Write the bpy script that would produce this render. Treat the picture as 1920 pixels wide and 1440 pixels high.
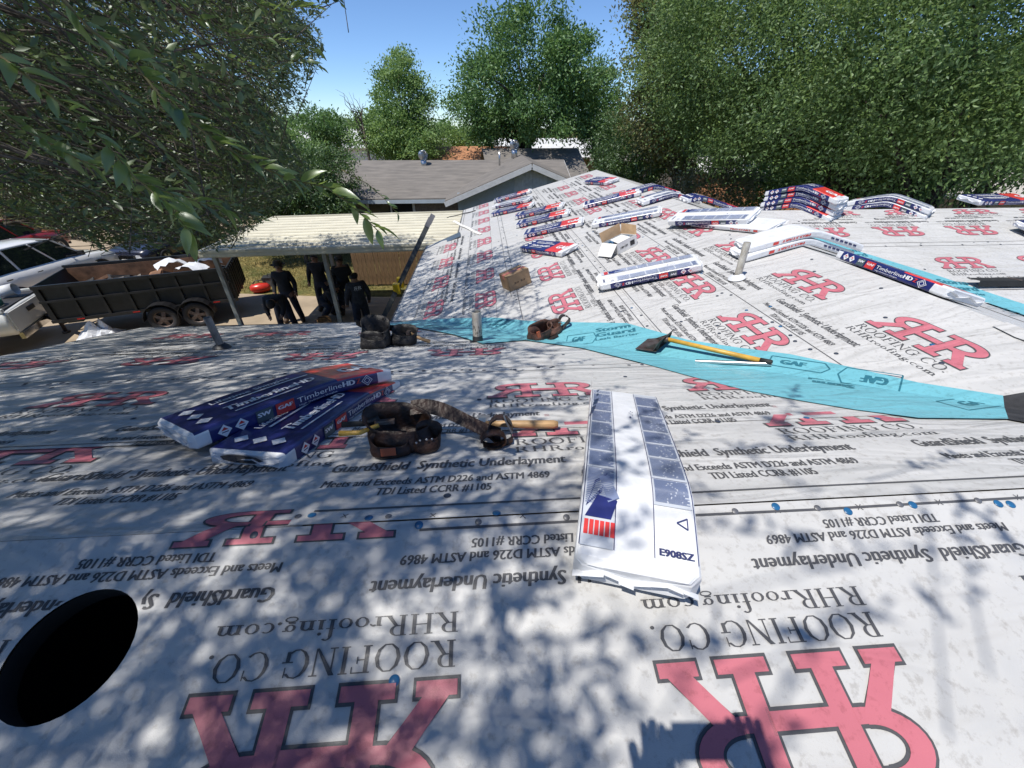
import bpy, bmesh, math, random
import numpy as np
from mathutils import Matrix, Vector, noise

random.seed(7)
RNG = np.random.default_rng(7)
for o in list(bpy.data.objects):
    bpy.data.objects.remove(o)
scene = bpy.context.scene
COL = scene.collection

# ------------------------------------------------------------------ camera, sky, sun, exposure
CAMZ = 4.9
PITCH, YAW, FPX = 0.5687, 0.0629, 754.2
cam_d = bpy.data.cameras.new('camera')
cam_d.sensor_width = 36.0
cam_d.lens = 36.0 * FPX / 1920.0
cam_d.clip_start = 0.02
cam_d.clip_end = 3000
cam = bpy.data.objects.new('camera', cam_d)
cam.location = (0, 0, CAMZ)
cam.rotation_euler = (math.pi / 2 - PITCH, 0, -YAW)
COL.objects.link(cam)
scene.camera = cam

SUN_DIR = Vector((0.40, 0.31, -1.11)).normalized()       # the way the light travels
SUN_EL = math.asin(-SUN_DIR.z)
SUN_AZ = math.atan2(-SUN_DIR.x, -SUN_DIR.y)               # clockwise from +Y, towards the sun
world = bpy.data.worlds.new('World')
scene.world = world
world.use_nodes = True
wn = world.node_tree
wn.nodes.clear()
sky = wn.nodes.new('ShaderNodeTexSky')
sky.sky_type = 'NISHITA'
sky.sun_disc = False
sky.sun_elevation = SUN_EL
sky.sun_rotation = SUN_AZ
sky.altitude = 2500
sky.air_density = 1.0
sky.dust_density = 0.0
sky.ozone_density = 8.0
bg = wn.nodes.new('ShaderNodeBackground')
bg.inputs['Strength'].default_value = 0.098
wo = wn.nodes.new('ShaderNodeOutputWorld')
wn.links.new(sky.outputs[0], bg.inputs[0])
wn.links.new(bg.outputs[0], wo.inputs[0])

sun_d = bpy.data.lights.new('sun', 'SUN')
sun_d.energy = 3.3
sun_d.angle = math.radians(0.53)
sun_d.color = (1.0, 0.955, 0.88)
sun = bpy.data.objects.new('sun', sun_d)
sun.rotation_euler = SUN_DIR.to_track_quat('-Z', 'Y').to_euler()
sun.location = (-6, -5, 20)
COL.objects.link(sun)

scene.view_settings.view_transform = 'Standard'
scene.view_settings.look = 'None'
scene.view_settings.exposure = 0.72
scene.view_settings.gamma = 1.0
scene.view_settings.use_curve_mapping = False

# ------------------------------------------------------------------ helpers
def ray(u, v):
    a, b = (u - 960) / FPX, (v - 720) / FPX
    cp, sp = math.cos(PITCH), math.sin(PITCH)
    fw, d = cp - sp * b, sp + cp * b
    cy, sy = math.cos(YAW), math.sin(YAW)
    return Vector((a * cy + fw * sy, -a * sy + fw * cy, -d))

def project(p):
    x, y, z = p[0], p[1], p[2] - CAMZ
    cy, sy = math.cos(YAW), math.sin(YAW)
    a, fw = x * cy - y * sy, x * sy + y * cy
    cp, sp = math.cos(PITCH), math.sin(PITCH)
    zc, yc = fw * cp - z * sp, -z * cp - fw * sp
    return a, yc, zc

def on_ground(u, v, h=0.0):
    r = ray(u, v)
    t = (h - CAMZ) / r.z
    return Vector((r.x * t, r.y * t, h))

def at_dist(u, v, d):
    return Vector((0, 0, CAMZ)) + ray(u, v).normalized() * d

def link(o, parent=None):
    COL.objects.link(o)
    if parent is not None:
        o.parent = parent
    return o

def tag(o, label=None, cat=None, group=None, kind=None):
    for k, v in (('label', label), ('category', cat), ('group', group), ('kind', kind)):
        if v:
            o[k] = v
    return o

def empty(name, loc=(0, 0, 0), rz=0.0, label=None, cat=None, group=None):
    o = bpy.data.objects.new(name, None)
    o.empty_display_size = 0.2
    o.location = loc
    o.rotation_euler = (0, 0, rz)
    link(o)
    return tag(o, label, cat, group)

class MB:
    """collects faces of one mesh"""
    def __init__(self):
        self.v, self.f, self.m, self.sm = [], [], [], []
    def add(self, vs, fs, mi=0, smooth=False):
        n = len(self.v)
        self.v += [tuple(p) for p in vs]
        for f in fs:
            self.f.append(tuple(i + n for i in f))
            self.m.append(mi)
            self.sm.append(smooth)
        return self
    def box(self, lo, hi, mi=0, M=None):
        x0, y0, z0 = lo
        x1, y1, z1 = hi
        vs = [Vector(p) for p in ((x0,y0,z0),(x1,y0,z0),(x1,y1,z0),(x0,y1,z0),(x0,y0,z1),(x1,y0,z1),(x1,y1,z1),(x0,y1,z1))]
        if M is not None:
            vs = [M @ p for p in vs]
        return self.add(vs, [(0,3,2,1),(4,5,6,7),(0,1,5,4),(1,2,6,5),(2,3,7,6),(3,0,4,7)], mi)
    def bar(self, a, b, w, h=None, mi=0, up=(0, 0, 1)):
        h = h or w
        a, b = Vector(a), Vector(b)
        d = (b - a).normalized()
        up = Vector(up)
        if abs(d.dot(up)) > 0.99:
            up = Vector((0, 1, 0))
        s = d.cross(up).normalized() * w / 2
        t = s.cross(d).normalized() * h / 2
        vs = [a-s-t, a+s-t, a+s+t, a-s+t, b-s-t, b+s-t, b+s+t, b-s+t]
        return self.add(vs, [(0,1,2,3),(7,6,5,4),(0,4,5,1),(1,5,6,2),(2,6,7,3),(3,7,4,0)], mi)
    def tube(self, pts, rads, n=8, mi=0, cap=True, smooth=True):
        pts = [Vector(p) for p in pts]
        if not hasattr(rads, '__len__'):
            rads = [rads] * len(pts)
        rings, prev = [], None
        for i, p in enumerate(pts):
            d = (pts[min(i + 1, len(pts) - 1)] - pts[max(i - 1, 0)])
            d = d.normalized() if d.length > 1e-9 else Vector((0, 0, 1))
            ref = prev if prev is not None else (Vector((1, 0, 0)) if abs(d.x) < 0.9 else Vector((0, 1, 0)))
            s = ref - d * ref.dot(d)
            s = s.normalized() if s.length > 1e-6 else d.orthogonal().normalized()
            prev = s
            t = d.cross(s)
            rings.append([p + (s * math.cos(2*math.pi*k/n) + t * math.sin(2*math.pi*k/n)) * rads[i] for k in range(n)])
        vs = [q for r in rings for q in r]
        fs = [(i*n+k, i*n+(k+1) % n, (i+1)*n+(k+1) % n, (i+1)*n+k) for i in range(len(pts)-1) for k in range(n)]
        self.add(vs, fs, mi, smooth)
        if cap:
            base = len(self.v) - len(vs)
            self.f.append(tuple(base + k for k in reversed(range(n)))); self.m.append(mi); self.sm.append(False)
            e = base + (len(pts)-1)*n
            self.f.append(tuple(e + k for k in range(n))); self.m.append(mi); self.sm.append(False)
        return self
    def ribbon(self, pts, normals, w, th, mi=0):
        """flat strap following pts, width along the given side vectors"""
        vs, fs = [], []
        for i, p in enumerate(pts):
            p = Vector(p)
            d = (Vector(pts[min(i+1, len(pts)-1)]) - Vector(pts[max(i-1, 0)])).normalized()
            s = Vector(normals[i]).normalized()
            t = d.cross(s).normalized() * th / 2
            s = s * w / 2
            vs += [p-s-t, p+s-t, p+s+t, p-s+t]
        for i in range(len(pts)-1):
            for k in range(4):
                fs.append((i*4+k, i*4+(k+1) % 4, (i+1)*4+(k+1) % 4, (i+1)*4+k))
        fs += [(3,2,1,0), tuple(4*(len(pts)-1)+k for k in range(4))]
        return self.add(vs, fs, mi, False)
    def lathe(self, prof, n=16, mi=0, M=None, smooth=True):
        vs = []
        for r, z in prof:
            for k in range(n):
                p = Vector((r*math.cos(2*math.pi*k/n), r*math.sin(2*math.pi*k/n), z))
                vs.append(M @ p if M is not None else p)
        fs = [(i*n+k, i*n+(k+1) % n, (i+1)*n+(k+1) % n, (i+1)*n+k) for i in range(len(prof)-1) for k in range(n)]
        return self.add(vs, fs, mi, smooth)
    def loft(self, rings, mi=0, smooth=True, cap=True):
        n = len(rings[0])
        base = len(self.v)
        vs = [p for r in rings for p in r]
        fs = [(i*n+k, i*n+(k+1) % n, (i+1)*n+(k+1) % n, (i+1)*n+k) for i in range(len(rings)-1) for k in range(n)]
        self.add(vs, fs, mi, smooth)
        if cap:
            self.f.append(tuple(base + k for k in reversed(range(n)))); self.m.append(mi); self.sm.append(False)
            e = base + (len(rings)-1)*n
            self.f.append(tuple(e + k for k in range(n))); self.m.append(mi); self.sm.append(False)
        return self
    def xform(self, fn):
        self.v = [tuple(fn(Vector(p))) for p in self.v]
        return self
    def mesh(self, name, mats):
        me = bpy.data.meshes.new(name)
        me.from_pydata(self.v, [], self.f)
        for m in (mats if isinstance(mats, (list, tuple)) else [mats]):
            me.materials.append(m)
        me.polygons.foreach_set('material_index', self.m)
        me.polygons.foreach_set('use_smooth', self.sm)
        me.update()
        return me
    def build(self, name, mats, parent=None, M=None):
        o = bpy.data.objects.new(name, self.mesh(name, mats))
        if M is not None:
            o.matrix_local = M
        return link(o, parent)

def put(name, me, parent=None, M=None):
    o = bpy.data.objects.new(name, me)
    if M is not None:
        o.matrix_local = M
    return link(o, parent)

# ------------------------------------------------------------------ materials
MATS = {}
def mat(name, col, rough=0.7, metal=0.0, var=0.12, scale=6.0, bump=0.0, bscale=40.0, spec=0.5, col2=None, stretch=None, coat=0.0, trans=0.0, detail=4.0):
    if name in MATS:
        return MATS[name]
    m = bpy.data.materials.new(name)
    m.use_nodes = True
    nt = m.node_tree
    N, L = nt.nodes, nt.links
    b = N['Principled BSDF']
    tc = N.new('ShaderNodeTexCoord')
    src = tc.outputs['Object']
    if stretch:
        mp = N.new('ShaderNodeMapping')
        mp.inputs['Scale'].default_value = stretch
        L.new(src, mp.inputs[0])
        src = mp.outputs[0]
    nz = N.new('ShaderNodeTexNoise')
    nz.inputs['Scale'].default_value = scale
    nz.inputs['Detail'].default_value = detail
    nz.inputs['Roughness'].default_value = 0.6
    L.new(src, nz.inputs['Vector'])
    rp = N.new('ShaderNodeValToRGB')
    c2 = col2 or tuple(c * (1 - 2 * var) for c in col)
    c1 = tuple(min(1, c * (1 + var)) for c in col) if not col2 else col
    rp.color_ramp.elements[0].position = 0.32
    rp.color_ramp.elements[1].position = 0.68
    rp.color_ramp.elements[0].color = (*c2, 1)
    rp.color_ramp.elements[1].color = (*c1, 1)
    L.new(nz.outputs['Fac'], rp.inputs[0])
    L.new(rp.outputs[0], b.inputs['Base Color'])
    b.inputs['Roughness'].default_value = rough
    b.inputs['Metallic'].default_value = metal
    b.inputs['Specular IOR Level'].default_value = spec
    b.inputs['Coat Weight'].default_value = coat
    if bump:
        n2 = N.new('ShaderNodeTexNoise')
        n2.inputs['Scale'].default_value = bscale
        n2.inputs['Detail'].default_value = 3
        L.new(src, n2.inputs['Vector'])
        bp = N.new('ShaderNodeBump')
        bp.inputs['Strength'].default_value = bump
        bp.inputs['Distance'].default_value = 0.01
        L.new(n2.outputs['Fac'], bp.inputs['Height'])
        L.new(bp.outputs[0], b.inputs['Normal'])
    MATS[name] = m
    return m

def sheet_mat(name, col, rough=0.42, weave=0.25, spec=0.35):
    """synthetic sheet: long soft wrinkles, fine weave and grime, in world space so the print shares the relief"""
    m = bpy.data.materials.new(name)
    m.use_nodes = True
    nt = m.node_tree
    N, L = nt.nodes, nt.links
    b = N['Principled BSDF']
    geo = N.new('ShaderNodeNewGeometry')
    n1 = N.new('ShaderNodeTexNoise'); n1.inputs['Scale'].default_value = 1.6; n1.inputs['Detail'].default_value = 5
    n1.inputs['Roughness'].default_value = 0.65
    L.new(geo.outputs['Position'], n1.inputs['Vector'])
    rp = N.new('ShaderNodeValToRGB')
    rp.color_ramp.elements[0].position = 0.3; rp.color_ramp.elements[1].position = 0.72
    rp.color_ramp.elements[0].color = (*[c * 0.90 for c in col], 1)
    rp.color_ramp.elements[1].color = (*[min(1, c * 1.04) for c in col], 1)
    L.new(n1.outputs['Fac'], rp.inputs[0])
    # scuffs and dust specks
    n3 = N.new('ShaderNodeTexNoise'); n3.inputs['Scale'].default_value = 38; n3.inputs['Detail'].default_value = 6
    n3.inputs['Roughness'].default_value = 0.7
    L.new(geo.outputs['Position'], n3.inputs['Vector'])
    r3 = N.new('ShaderNodeValToRGB')
    r3.color_ramp.elements[0].position = 0.34; r3.color_ramp.elements[1].position = 0.47
    r3.color_ramp.elements[0].color = (0.74, 0.72, 0.70, 1); r3.color_ramp.elements[1].color = (1, 1, 1, 1)
    L.new(n3.outputs['Fac'], r3.inputs[0])
    mx = N.new('ShaderNodeMixRGB'); mx.blend_type = 'MULTIPLY'; mx.inputs[0].default_value = 0.8
    L.new(rp.outputs[0], mx.inputs[1]); L.new(r3.outputs[0], mx.inputs[2])
    L.new(mx.outputs[0], b.inputs['Base Color'])
    b.inputs['Roughness'].default_value = rough
    b.inputs['Specular IOR Level'].default_value = spec
    mp = N.new('ShaderNodeMapping'); mp.inputs['Scale'].default_value = (0.9, 3.2, 1.0); mp.inputs['Rotation'].default_value = (0, 0, 0.5)
    L.new(geo.outputs['Position'], mp.inputs[0])
    n2 = N.new('ShaderNodeTexNoise'); n2.inputs['Scale'].default_value = 2.2; n2.inputs['Detail'].default_value = 2
    n2.inputs['Distortion'].default_value = 0.8
    L.new(mp.outputs[0], n2.inputs['Vector'])
    b1 = N.new('ShaderNodeBump'); b1.inputs['Strength'].default_value = 0.65; b1.inputs['Distance'].default_value = 0.06
    L.new(n2.outputs['Fac'], b1.inputs['Height'])
    wv = N.new('ShaderNodeTexNoise'); wv.inputs['Scale'].default_value = 420; wv.inputs['Detail'].default_value = 1
    L.new(geo.outputs['Position'], wv.inputs['Vector'])
    b2 = N.new('ShaderNodeBump'); b2.inputs['Strength'].default_value = weave; b2.inputs['Distance'].default_value = 0.002
    L.new(wv.outputs['Fac'], b2.inputs['Height']); L.new(b1.outputs[0], b2.inputs['Normal'])
    L.new(b2.outputs[0], b.inputs['Normal'])
    return m

def leaf_mat(name, c_dark, c_light, trans=0.45, rough=0.45, glossy=0.10):
    m = bpy.data.materials.new(name)
    m.use_nodes = True
    nt = m.node_tree
    N, L = nt.nodes, nt.links
    for n in list(N):
        N.remove(n)
    out = N.new('ShaderNodeOutputMaterial')
    geo = N.new('ShaderNodeNewGeometry')
    rp = N.new('ShaderNodeValToRGB')
    rp.color_ramp.elements[0].color = (*c_dark, 1)
    rp.color_ramp.elements[1].color = (*c_light, 1)
    e = rp.color_ramp.elements.new(0.96); e.color = (*c_light, 1)
    rp.color_ramp.elements[-1].color = (c_light[0]*1.7, c_light[1]*1.25, c_light[2]*0.9, 1)
    pz = N.new('ShaderNodeTexNoise'); pz.inputs['Scale'].default_value = 0.75; pz.inputs['Detail'].default_value = 3
    L.new(geo.outputs['Position'], pz.inputs['Vector'])
    mr = N.new('ShaderNodeMapRange'); mr.inputs['From Min'].default_value = 0.34; mr.inputs['From Max'].default_value = 0.66
    L.new(pz.outputs['Fac'], mr.inputs['Value'])
    mm = N.new('ShaderNodeMath'); mm.operation = 'MULTIPLY_ADD'; mm.inputs[1].default_value = 0.5
    m5 = N.new('ShaderNodeMath'); m5.operation = 'MULTIPLY'; m5.inputs[1].default_value = 0.5
    L.new(mr.outputs[0], m5.inputs[0]); L.new(geo.outputs['Random Per Island'], mm.inputs[0]); L.new(m5.outputs[0], mm.inputs[2])
    L.new(mm.outputs[0], rp.inputs[0])
    d = N.new('ShaderNodeBsdfDiffuse'); t = N.new('ShaderNodeBsdfTranslucent')
    hs = N.new('ShaderNodeHueSaturation'); hs.inputs['Hue'].default_value = 0.485; hs.inputs['Value'].default_value = 1.4
    L.new(rp.outputs[0], d.inputs[0]); L.new(rp.outputs[0], hs.inputs['Color']); L.new(hs.outputs[0], t.inputs[0])
    mx = N.new('ShaderNodeMixShader'); mx.inputs[0].default_value = trans
    L.new(d.outputs[0], mx.inputs[1]); L.new(t.outputs[0], mx.inputs[2])
    g = N.new('ShaderNodeBsdfGlossy'); g.inputs['Roughness'].default_value = rough
    g.inputs['Color'].default_value = (0.8, 0.85, 0.85, 1)
    m2 = N.new('ShaderNodeMixShader'); m2.inputs[0].default_value = glossy
    L.new(mx.outputs[0], m2.inputs[1]); L.new(g.outputs[0], m2.inputs[2])
    L.new(m2.outputs[0], out.inputs[0])
    return m

M_SHEET = sheet_mat('underlayment_grey', (0.515, 0.51, 0.50))
M_PINK = sheet_mat('print_red', (0.51, 0.155, 0.19))
M_INK = sheet_mat('print_dark_grey', (0.085, 0.085, 0.09))
M_CYAN = sheet_mat('leak_barrier_cyan', (0.15, 0.42, 0.49))
M_CYINK = sheet_mat('leak_barrier_print', (0.03, 0.15, 0.20))
M_FELT = mat('black_felt', (0.03, 0.03, 0.032), 0.75, var=0.3, scale=14, bump=0.4, bscale=200)
M_WOOD = mat('deck_wood', (0.30, 0.22, 0.14), 0.8, scale=10, stretch=(1, 8, 8))
M_FASCIA = mat('painted_fascia', (0.10, 0.10, 0.10), 0.6)
M_WALLB = mat('house_wall_paint', (0.42, 0.40, 0.36), 0.8)

# ------------------------------------------------------------------ lettering
TXT = {}
def text_geo(s):
    if s in TXT:
        return TXT[s]
    cu = bpy.data.curves.new('t', 'FONT')
    cu.body = s
    cu.resolution_u = 2
    ob = bpy.data.objects.new('t', cu)
    me = bpy.data.meshes.new_from_object(ob)
    vs = np.array([v.co[:2] for v in me.vertices]) if len(me.vertices) else np.zeros((0, 2))
    fs = [tuple(p.vertices) for p in me.polygons]
    bpy.data.objects.remove(ob); bpy.data.curves.remove(cu); bpy.data.meshes.remove(me)
    TXT[s] = (vs, fs)
    return TXT[s]
CAPH = None
def sans(mb, s, x, y, w, h, mi=0, shear=0.0, bold=0.0, z=0.0):
    """text in width w and cap height h with its lower left corner at x, y; bold repeats it slightly shifted"""
    global CAPH
    if CAPH is None:
        g = text_geo('H')[0]
        CAPH = g[:, 1].max() - g[:, 1].min()
    vs, fs = text_geo(s)
    if not len(vs):
        return
    x0, x1 = vs[:, 0].min(), vs[:, 0].max()
    k = h / CAPH
    sx = (w - bold) / (x1 - x0)
    reps = [0.0] if not bold else [0.0, bold * 0.5, bold]
    for i, dx in enumerate(reps):
        pts = [(x + dx + (vx - x0) * sx + shear * vy * k, y + vy * k, z + i * 0.00015) for vx, vy in vs]
        mb.add(pts, fs, mi)

def poly(mb, pts, mi, z):
    mb.add([(px, py, z) for px, py in pts], [tuple(range(len(pts)))], mi)
def rect(mb, x0, y0, x1, y1, mi, z, e=0.0):
    poly(mb, [(x0-e, y0-e), (x1+e, y0-e), (x1+e, y1+e), (x0-e, y1+e)], mi, z)
def arc(mb, cx, cy, rx, ry, ix, iy, a0, a1, mi, z, e=0.0, n=14, ox=0.0):
    """part of a ring between an outer and an inner ellipse"""
    vs, fs = [], []
    for i in range(n + 1):
        a = math.radians(a0 + (a1 - a0) * i / n)
        c, s = math.cos(a), math.sin(a)
        vs += [(cx + (rx+e)*c, cy + (ry+e)*s, z), (cx + ox + (ix-e)*c, cy + (iy-e)*s, z)]
    for i in range(n):
        fs.append((2*i, 2*i+1, 2*i+3, 2*i+2) if a1 < a0 else (2*i+1, 2*i, 2*i+2, 2*i+3))
    mb.add(vs, fs, mi)

SW_, SH_ = 0.135, 0.045      # serif stem and hairline, in cap heights
def glyph(mb, ch, x, y, k, kx, mi, z):
    """a book serif letter; returns its advance (in x units)"""
    zz = [z]
    def R(a, b, c, d):
        rect(mb, x+a*kx, y+b*k, x+c*kx, y+d*k, mi, zz[0]); zz[0] += 0.00012
    def Q(*pts):
        poly(mb, [(x+a*kx, y+b*k) for a, b in pts], mi, zz[0]); zz[0] += 0.00012
    def AR(cx, cy, rx, ry, tx, ty, a0, a1):
        arc(mb, x+cx*kx, y+cy*k, rx*kx, ry*k, (rx-tx)*kx, (ry-ty)*k, a0, a1, mi, zz[0], n=10); zz[0] += 0.00012
    def stem(cx, y0, y1, top=True, bot=True, w=0.12):
        R(cx-SW_/2, y0, cx+SW_/2, y1)
        if bot: R(cx-w-0.03, y0, cx+w+0.03, y0+SH_)
        if top: R(cx-w-0.03, y1-SH_, cx+w+0.03, y1)
    if ch == 'R':
        stem(0.2, 0, 1, top=False); R(0.05, 1-SH_, 0.4, 1)
        AR(0.4, 0.75, 0.26, 0.25, SW_*0.95, SH_, -90, 90); R(0.2, 0.5, 0.4, 0.5+SH_)
        Q((0.36, 0.52), (0.50, 0.52), (0.84, 0.0), (0.66, 0.0)); R(0.62, 0, 0.93, SH_); return 0.93
    if ch == 'O':
        AR(0.46, 0.5, 0.44, 0.53, SW_, SH_, 0, 360); return 0.98
    if ch == 'C':
        AR(0.46, 0.5, 0.44, 0.53, SW_, SH_, 42, 318); R(0.76, 0.62, 0.80, 0.98); return 0.92
    if ch == 'G':
        AR(0.46, 0.5, 0.44, 0.53, SW_, SH_, 42, 312); R(0.76, 0.62, 0.80, 0.98); R(0.68, 0.06, 0.68+SW_, 0.42); R(0.56, 0.42, 0.92, 0.42+SH_); return 1.0
    if ch == 'F':
        stem(0.2, 0, 1, top=False); R(0.05, 1-SH_, 0.68, 1); R(0.64, 0.76, 0.68, 1); R(0.2, 0.5, 0.5, 0.5+SH_); R(0.48, 0.4, 0.52, 0.66); return 0.74
    if ch == 'I':
        stem(0.2, 0, 1); return 0.42
    if ch == 'H':
        stem(0.2, 0, 1); stem(0.74, 0, 1); R(0.2, 0.49, 0.74, 0.49+SH_); return 0.96
    if ch == 'N':
        R(0.16, 0, 0.16+SH_*1.2, 1); R(0.05, 0, 0.33, SH_); R(0.74, 0, 0.74+SH_*1.2, 1); R(0.62, 1-SH_, 0.9, 1)
        Q((0.05, 1), (0.24, 1), (0.79, 0.0), (0.70, 0.0)); return 0.95
    if ch == '.':
        AR(0.12, 0.06, 0.08, 0.075, 0.079, 0.074, 0, 360); return 0.26
    X = 0.47
    if ch == 'r':
        stem(0.17, 0, X, top=False); R(0.05, X-SH_, 0.17, X); AR(0.35, X-0.17, 0.15, 0.19, 0.05, 0.09, 20, 130); return 0.5
    if ch == 'o':
        AR(0.28, X/2, 0.26, X/2+0.02, SW_*0.85, SH_, 0, 360); return 0.6
    if ch == 'c':
        AR(0.28, X/2, 0.26, X/2+0.02, SW_*0.85, SH_, 50, 310); return 0.54
    if ch == 'f':
        stem(0.17, 0, 0.84, top=False); AR(0.31, 0.80, 0.20, 0.22, SW_*0.8, SH_*1.4, 40, 170); R(0.04, X-SH_, 0.36, X); return 0.42
    if ch == 'i':
        stem(0.15, 0, X, top=False); R(0.04, X-SH_, 0.15, X); AR(0.15, 0.68, 0.075, 0.075, 0.074, 0.074, 0, 360); return 0.34
    if ch == 'n':
        stem(0.16, 0, X, top=False); R(0.04, X-SH_, 0.16, X); stem(0.48, 0, X-0.14, top=False); AR(0.34, X-0.17, 0.21, 0.19, SW_*0.9, SH_*1.4, 0, 160); return 0.66
    if ch == 'm':
        stem(0.16, 0, X, top=False); R(0.04, X-SH_, 0.16, X)
        for cx in (0.48, 0.80):
            stem(cx, 0, X-0.14, top=False); AR(cx-0.14, X-0.17, 0.21, 0.19, SW_*0.9, SH_*1.4, 0, 160)
        return 0.98
    if ch == 'g':
        AR(0.25, X-0.16, 0.2, 0.18, SW_*0.8, SH_, 0, 360); AR(0.27, -0.11, 0.25, 0.15, SH_*1.5, SH_*1.3, 0, 360); R(0.10, 0.03, 0.36, 0.03+SH_*1.5); R(0.38, X-0.06, 0.52, X); return 0.55
    return 0.35

def serif(mb, s, x, y, w, h, mi=0, z=0.0):
    probe = MB()
    adv = sum(glyph(probe, c, 0, 0, 1, 1, 0, 0) for c in s)
    kx = w / adv
    for c in s:
        x += glyph(mb, c, x, y, h, kx, mi, z) * kx

LW, LH = 0.64, 0.24
def logo_shape(mb, mi, z, e, W=LW, H=LH):
    """two R back to back whose stems are joined by the bar of an H"""
    zz = [z]
    def X(s, t): return W/2 + s * t * W
    for s in (1, -1):
        def R(a, b, c, d):
            xa, xb = sorted((X(s, a), X(s, c)))
            rect(mb, xa, b*H, xb, d*H, mi, zz[0], e); zz[0] += 0.0001
        R(0.115, 0.0, 0.205, 1.0)                        # stem
        R(0.055, 0.0, 0.265, 0.13)                       # foot
        R(0.045, 0.87, 0.24, 1.0)                        # head serif
        a0, a1 = (90, -90) if s == 1 else (90, 270)
        arc(mb, X(s, 0.235), 0.72*H, 0.195*W, 0.28*H, 0.105*W, 0.145*H, a0, a1, mi, zz[0], e, 16); zz[0] += 0.0001
        R(0.2, 0.87, 0.24, 1.0); R(0.2, 0.44, 0.24, 0.57)
        pts = [(X(s, 0.235), 0.50*H), (X(s, 0.335), 0.52*H), (X(s, 0.475), 0.10*H), (X(s, 0.375), 0.10*H)]
        cx, cy = sum(p[0] for p in pts)/4, sum(p[1] for p in pts)/4
        q = [(p[0] + math.copysign(e*1.3, p[0]-cx), p[1] + math.copysign(e*0.6, p[1]-cy)) for p in pts]
        poly(mb, q if s == 1 else q[::-1], mi, zz[0]); zz[0] += 0.0001
        R(0.34, 0.0, 0.5, 0.13)
    rect(mb, X(1, -0.12), 0.42*H, X(1, 0.12), 0.57*H, mi, zz[0], e)

def logo_mesh(name='logo'):
    mb = MB()
    logo_shape(mb, 1, 0.0, 0.0065)
    logo_shape(mb, 0, 0.0016, -0.001)
    serif(mb, 'ROOFING CO.', 0.005, -0.077, 0.63, 0.055, 1, 0.0005)
    serif(mb, 'RHRroofing.com', 0.0, -0.138, 0.64, 0.045, 1, 0.0005)
    return mb
def spec_mesh():
    mb = MB()
    sans(mb, 'GuardShield  Synthetic Underlayment', 0, 0, 0.86, 0.058, 0, 0.10, 0.0045)
    sans(mb, 'Meets and Exceeds ASTM D226 and ASTM 4869', 0.005, -0.1, 0.78, 0.041, 0, 0.08, 0.003)
    sans(mb, 'TDI Listed CCRR #1105', 0.20, -0.16, 0.38, 0.041, 0, 0.08, 0.003)
    return mb
ME_LOGO = logo_mesh().mesh('logo', [M_PINK, M_INK])
ME_SPEC = spec_mesh().mesh('lettering', [M_INK])

# ------------------------------------------------------------------ the roof
T = 0.269
CT = 1 / math.sqrt(1 + T * T)
ST = T * CT
ZR = CAMZ - 0.979
YR, XB, YD = 0.798, 3.044, 5.75
XL, YE, XC, XE2, YJ, YN = -4.13, 4.6335, -1.25, -0.58, 8.9, 12.1
class Plane:
    """a roof slope: (a, s) = along the ridge, down the slope"""
    def __init__(self, o, ax, dn):
        self.o, self.ax, self.dn = Vector(o), Vector(ax), Vector(dn)
        self.n = self.ax.cross(self.dn)
        if self.n.z < 0:
            self.n = -self.n
    def P(self, a, s, z=0.0):
        return self.o + self.ax * a + self.dn * s + self.n * z
    def hit(self, u, v):
        r = ray(u, v)
        t = (self.o - Vector((0, 0, CAMZ))).dot(self.n) / r.dot(self.n)
        p = Vector((0, 0, CAMZ)) + r * t
        return (p - self.o).dot(self.ax), (p - self.o).dot(self.dn)
    def M(self, a, s, z, up):
        """frame for print; up=+1: letters' tops down the slope, -1: towards the ridge"""
        y = self.dn * up
        x = y.cross(self.n)
        m = Matrix((x, y, self.n)).transposed().to_4x4()
        m.translation = self.P(a, s, z)
        return m
    def frame(self, a, s, z, ang):
        """frame whose x axis is turned ang from the ridge direction"""
        x = self.ax * math.cos(ang) + self.n.cross(self.ax) * math.sin(ang)
        y = self.n.cross(x)
        m = Matrix((x, y, self.n)).transposed().to_4x4()
        m.translation = self.P(a, s, z)
        return m
PA = Plane((0, YR, ZR), (1, 0, 0), (0, CT, -ST))
PS = Plane((0, YR, ZR), (1, 0, 0), (0, -CT, -ST))
PB = Plane((XB, 0, ZR), (0, 1, 0), (-CT, 0, -ST))
PC = Plane((XB, 0, ZR), (0, 1, 0), (CT, 0, -ST))
PD = Plane((0, YD, ZR), (1, 0, 0), (0, -CT, -ST))
PN = Plane((0, YD, ZR), (1, 0, 0), (0, CT, -ST))

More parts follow.
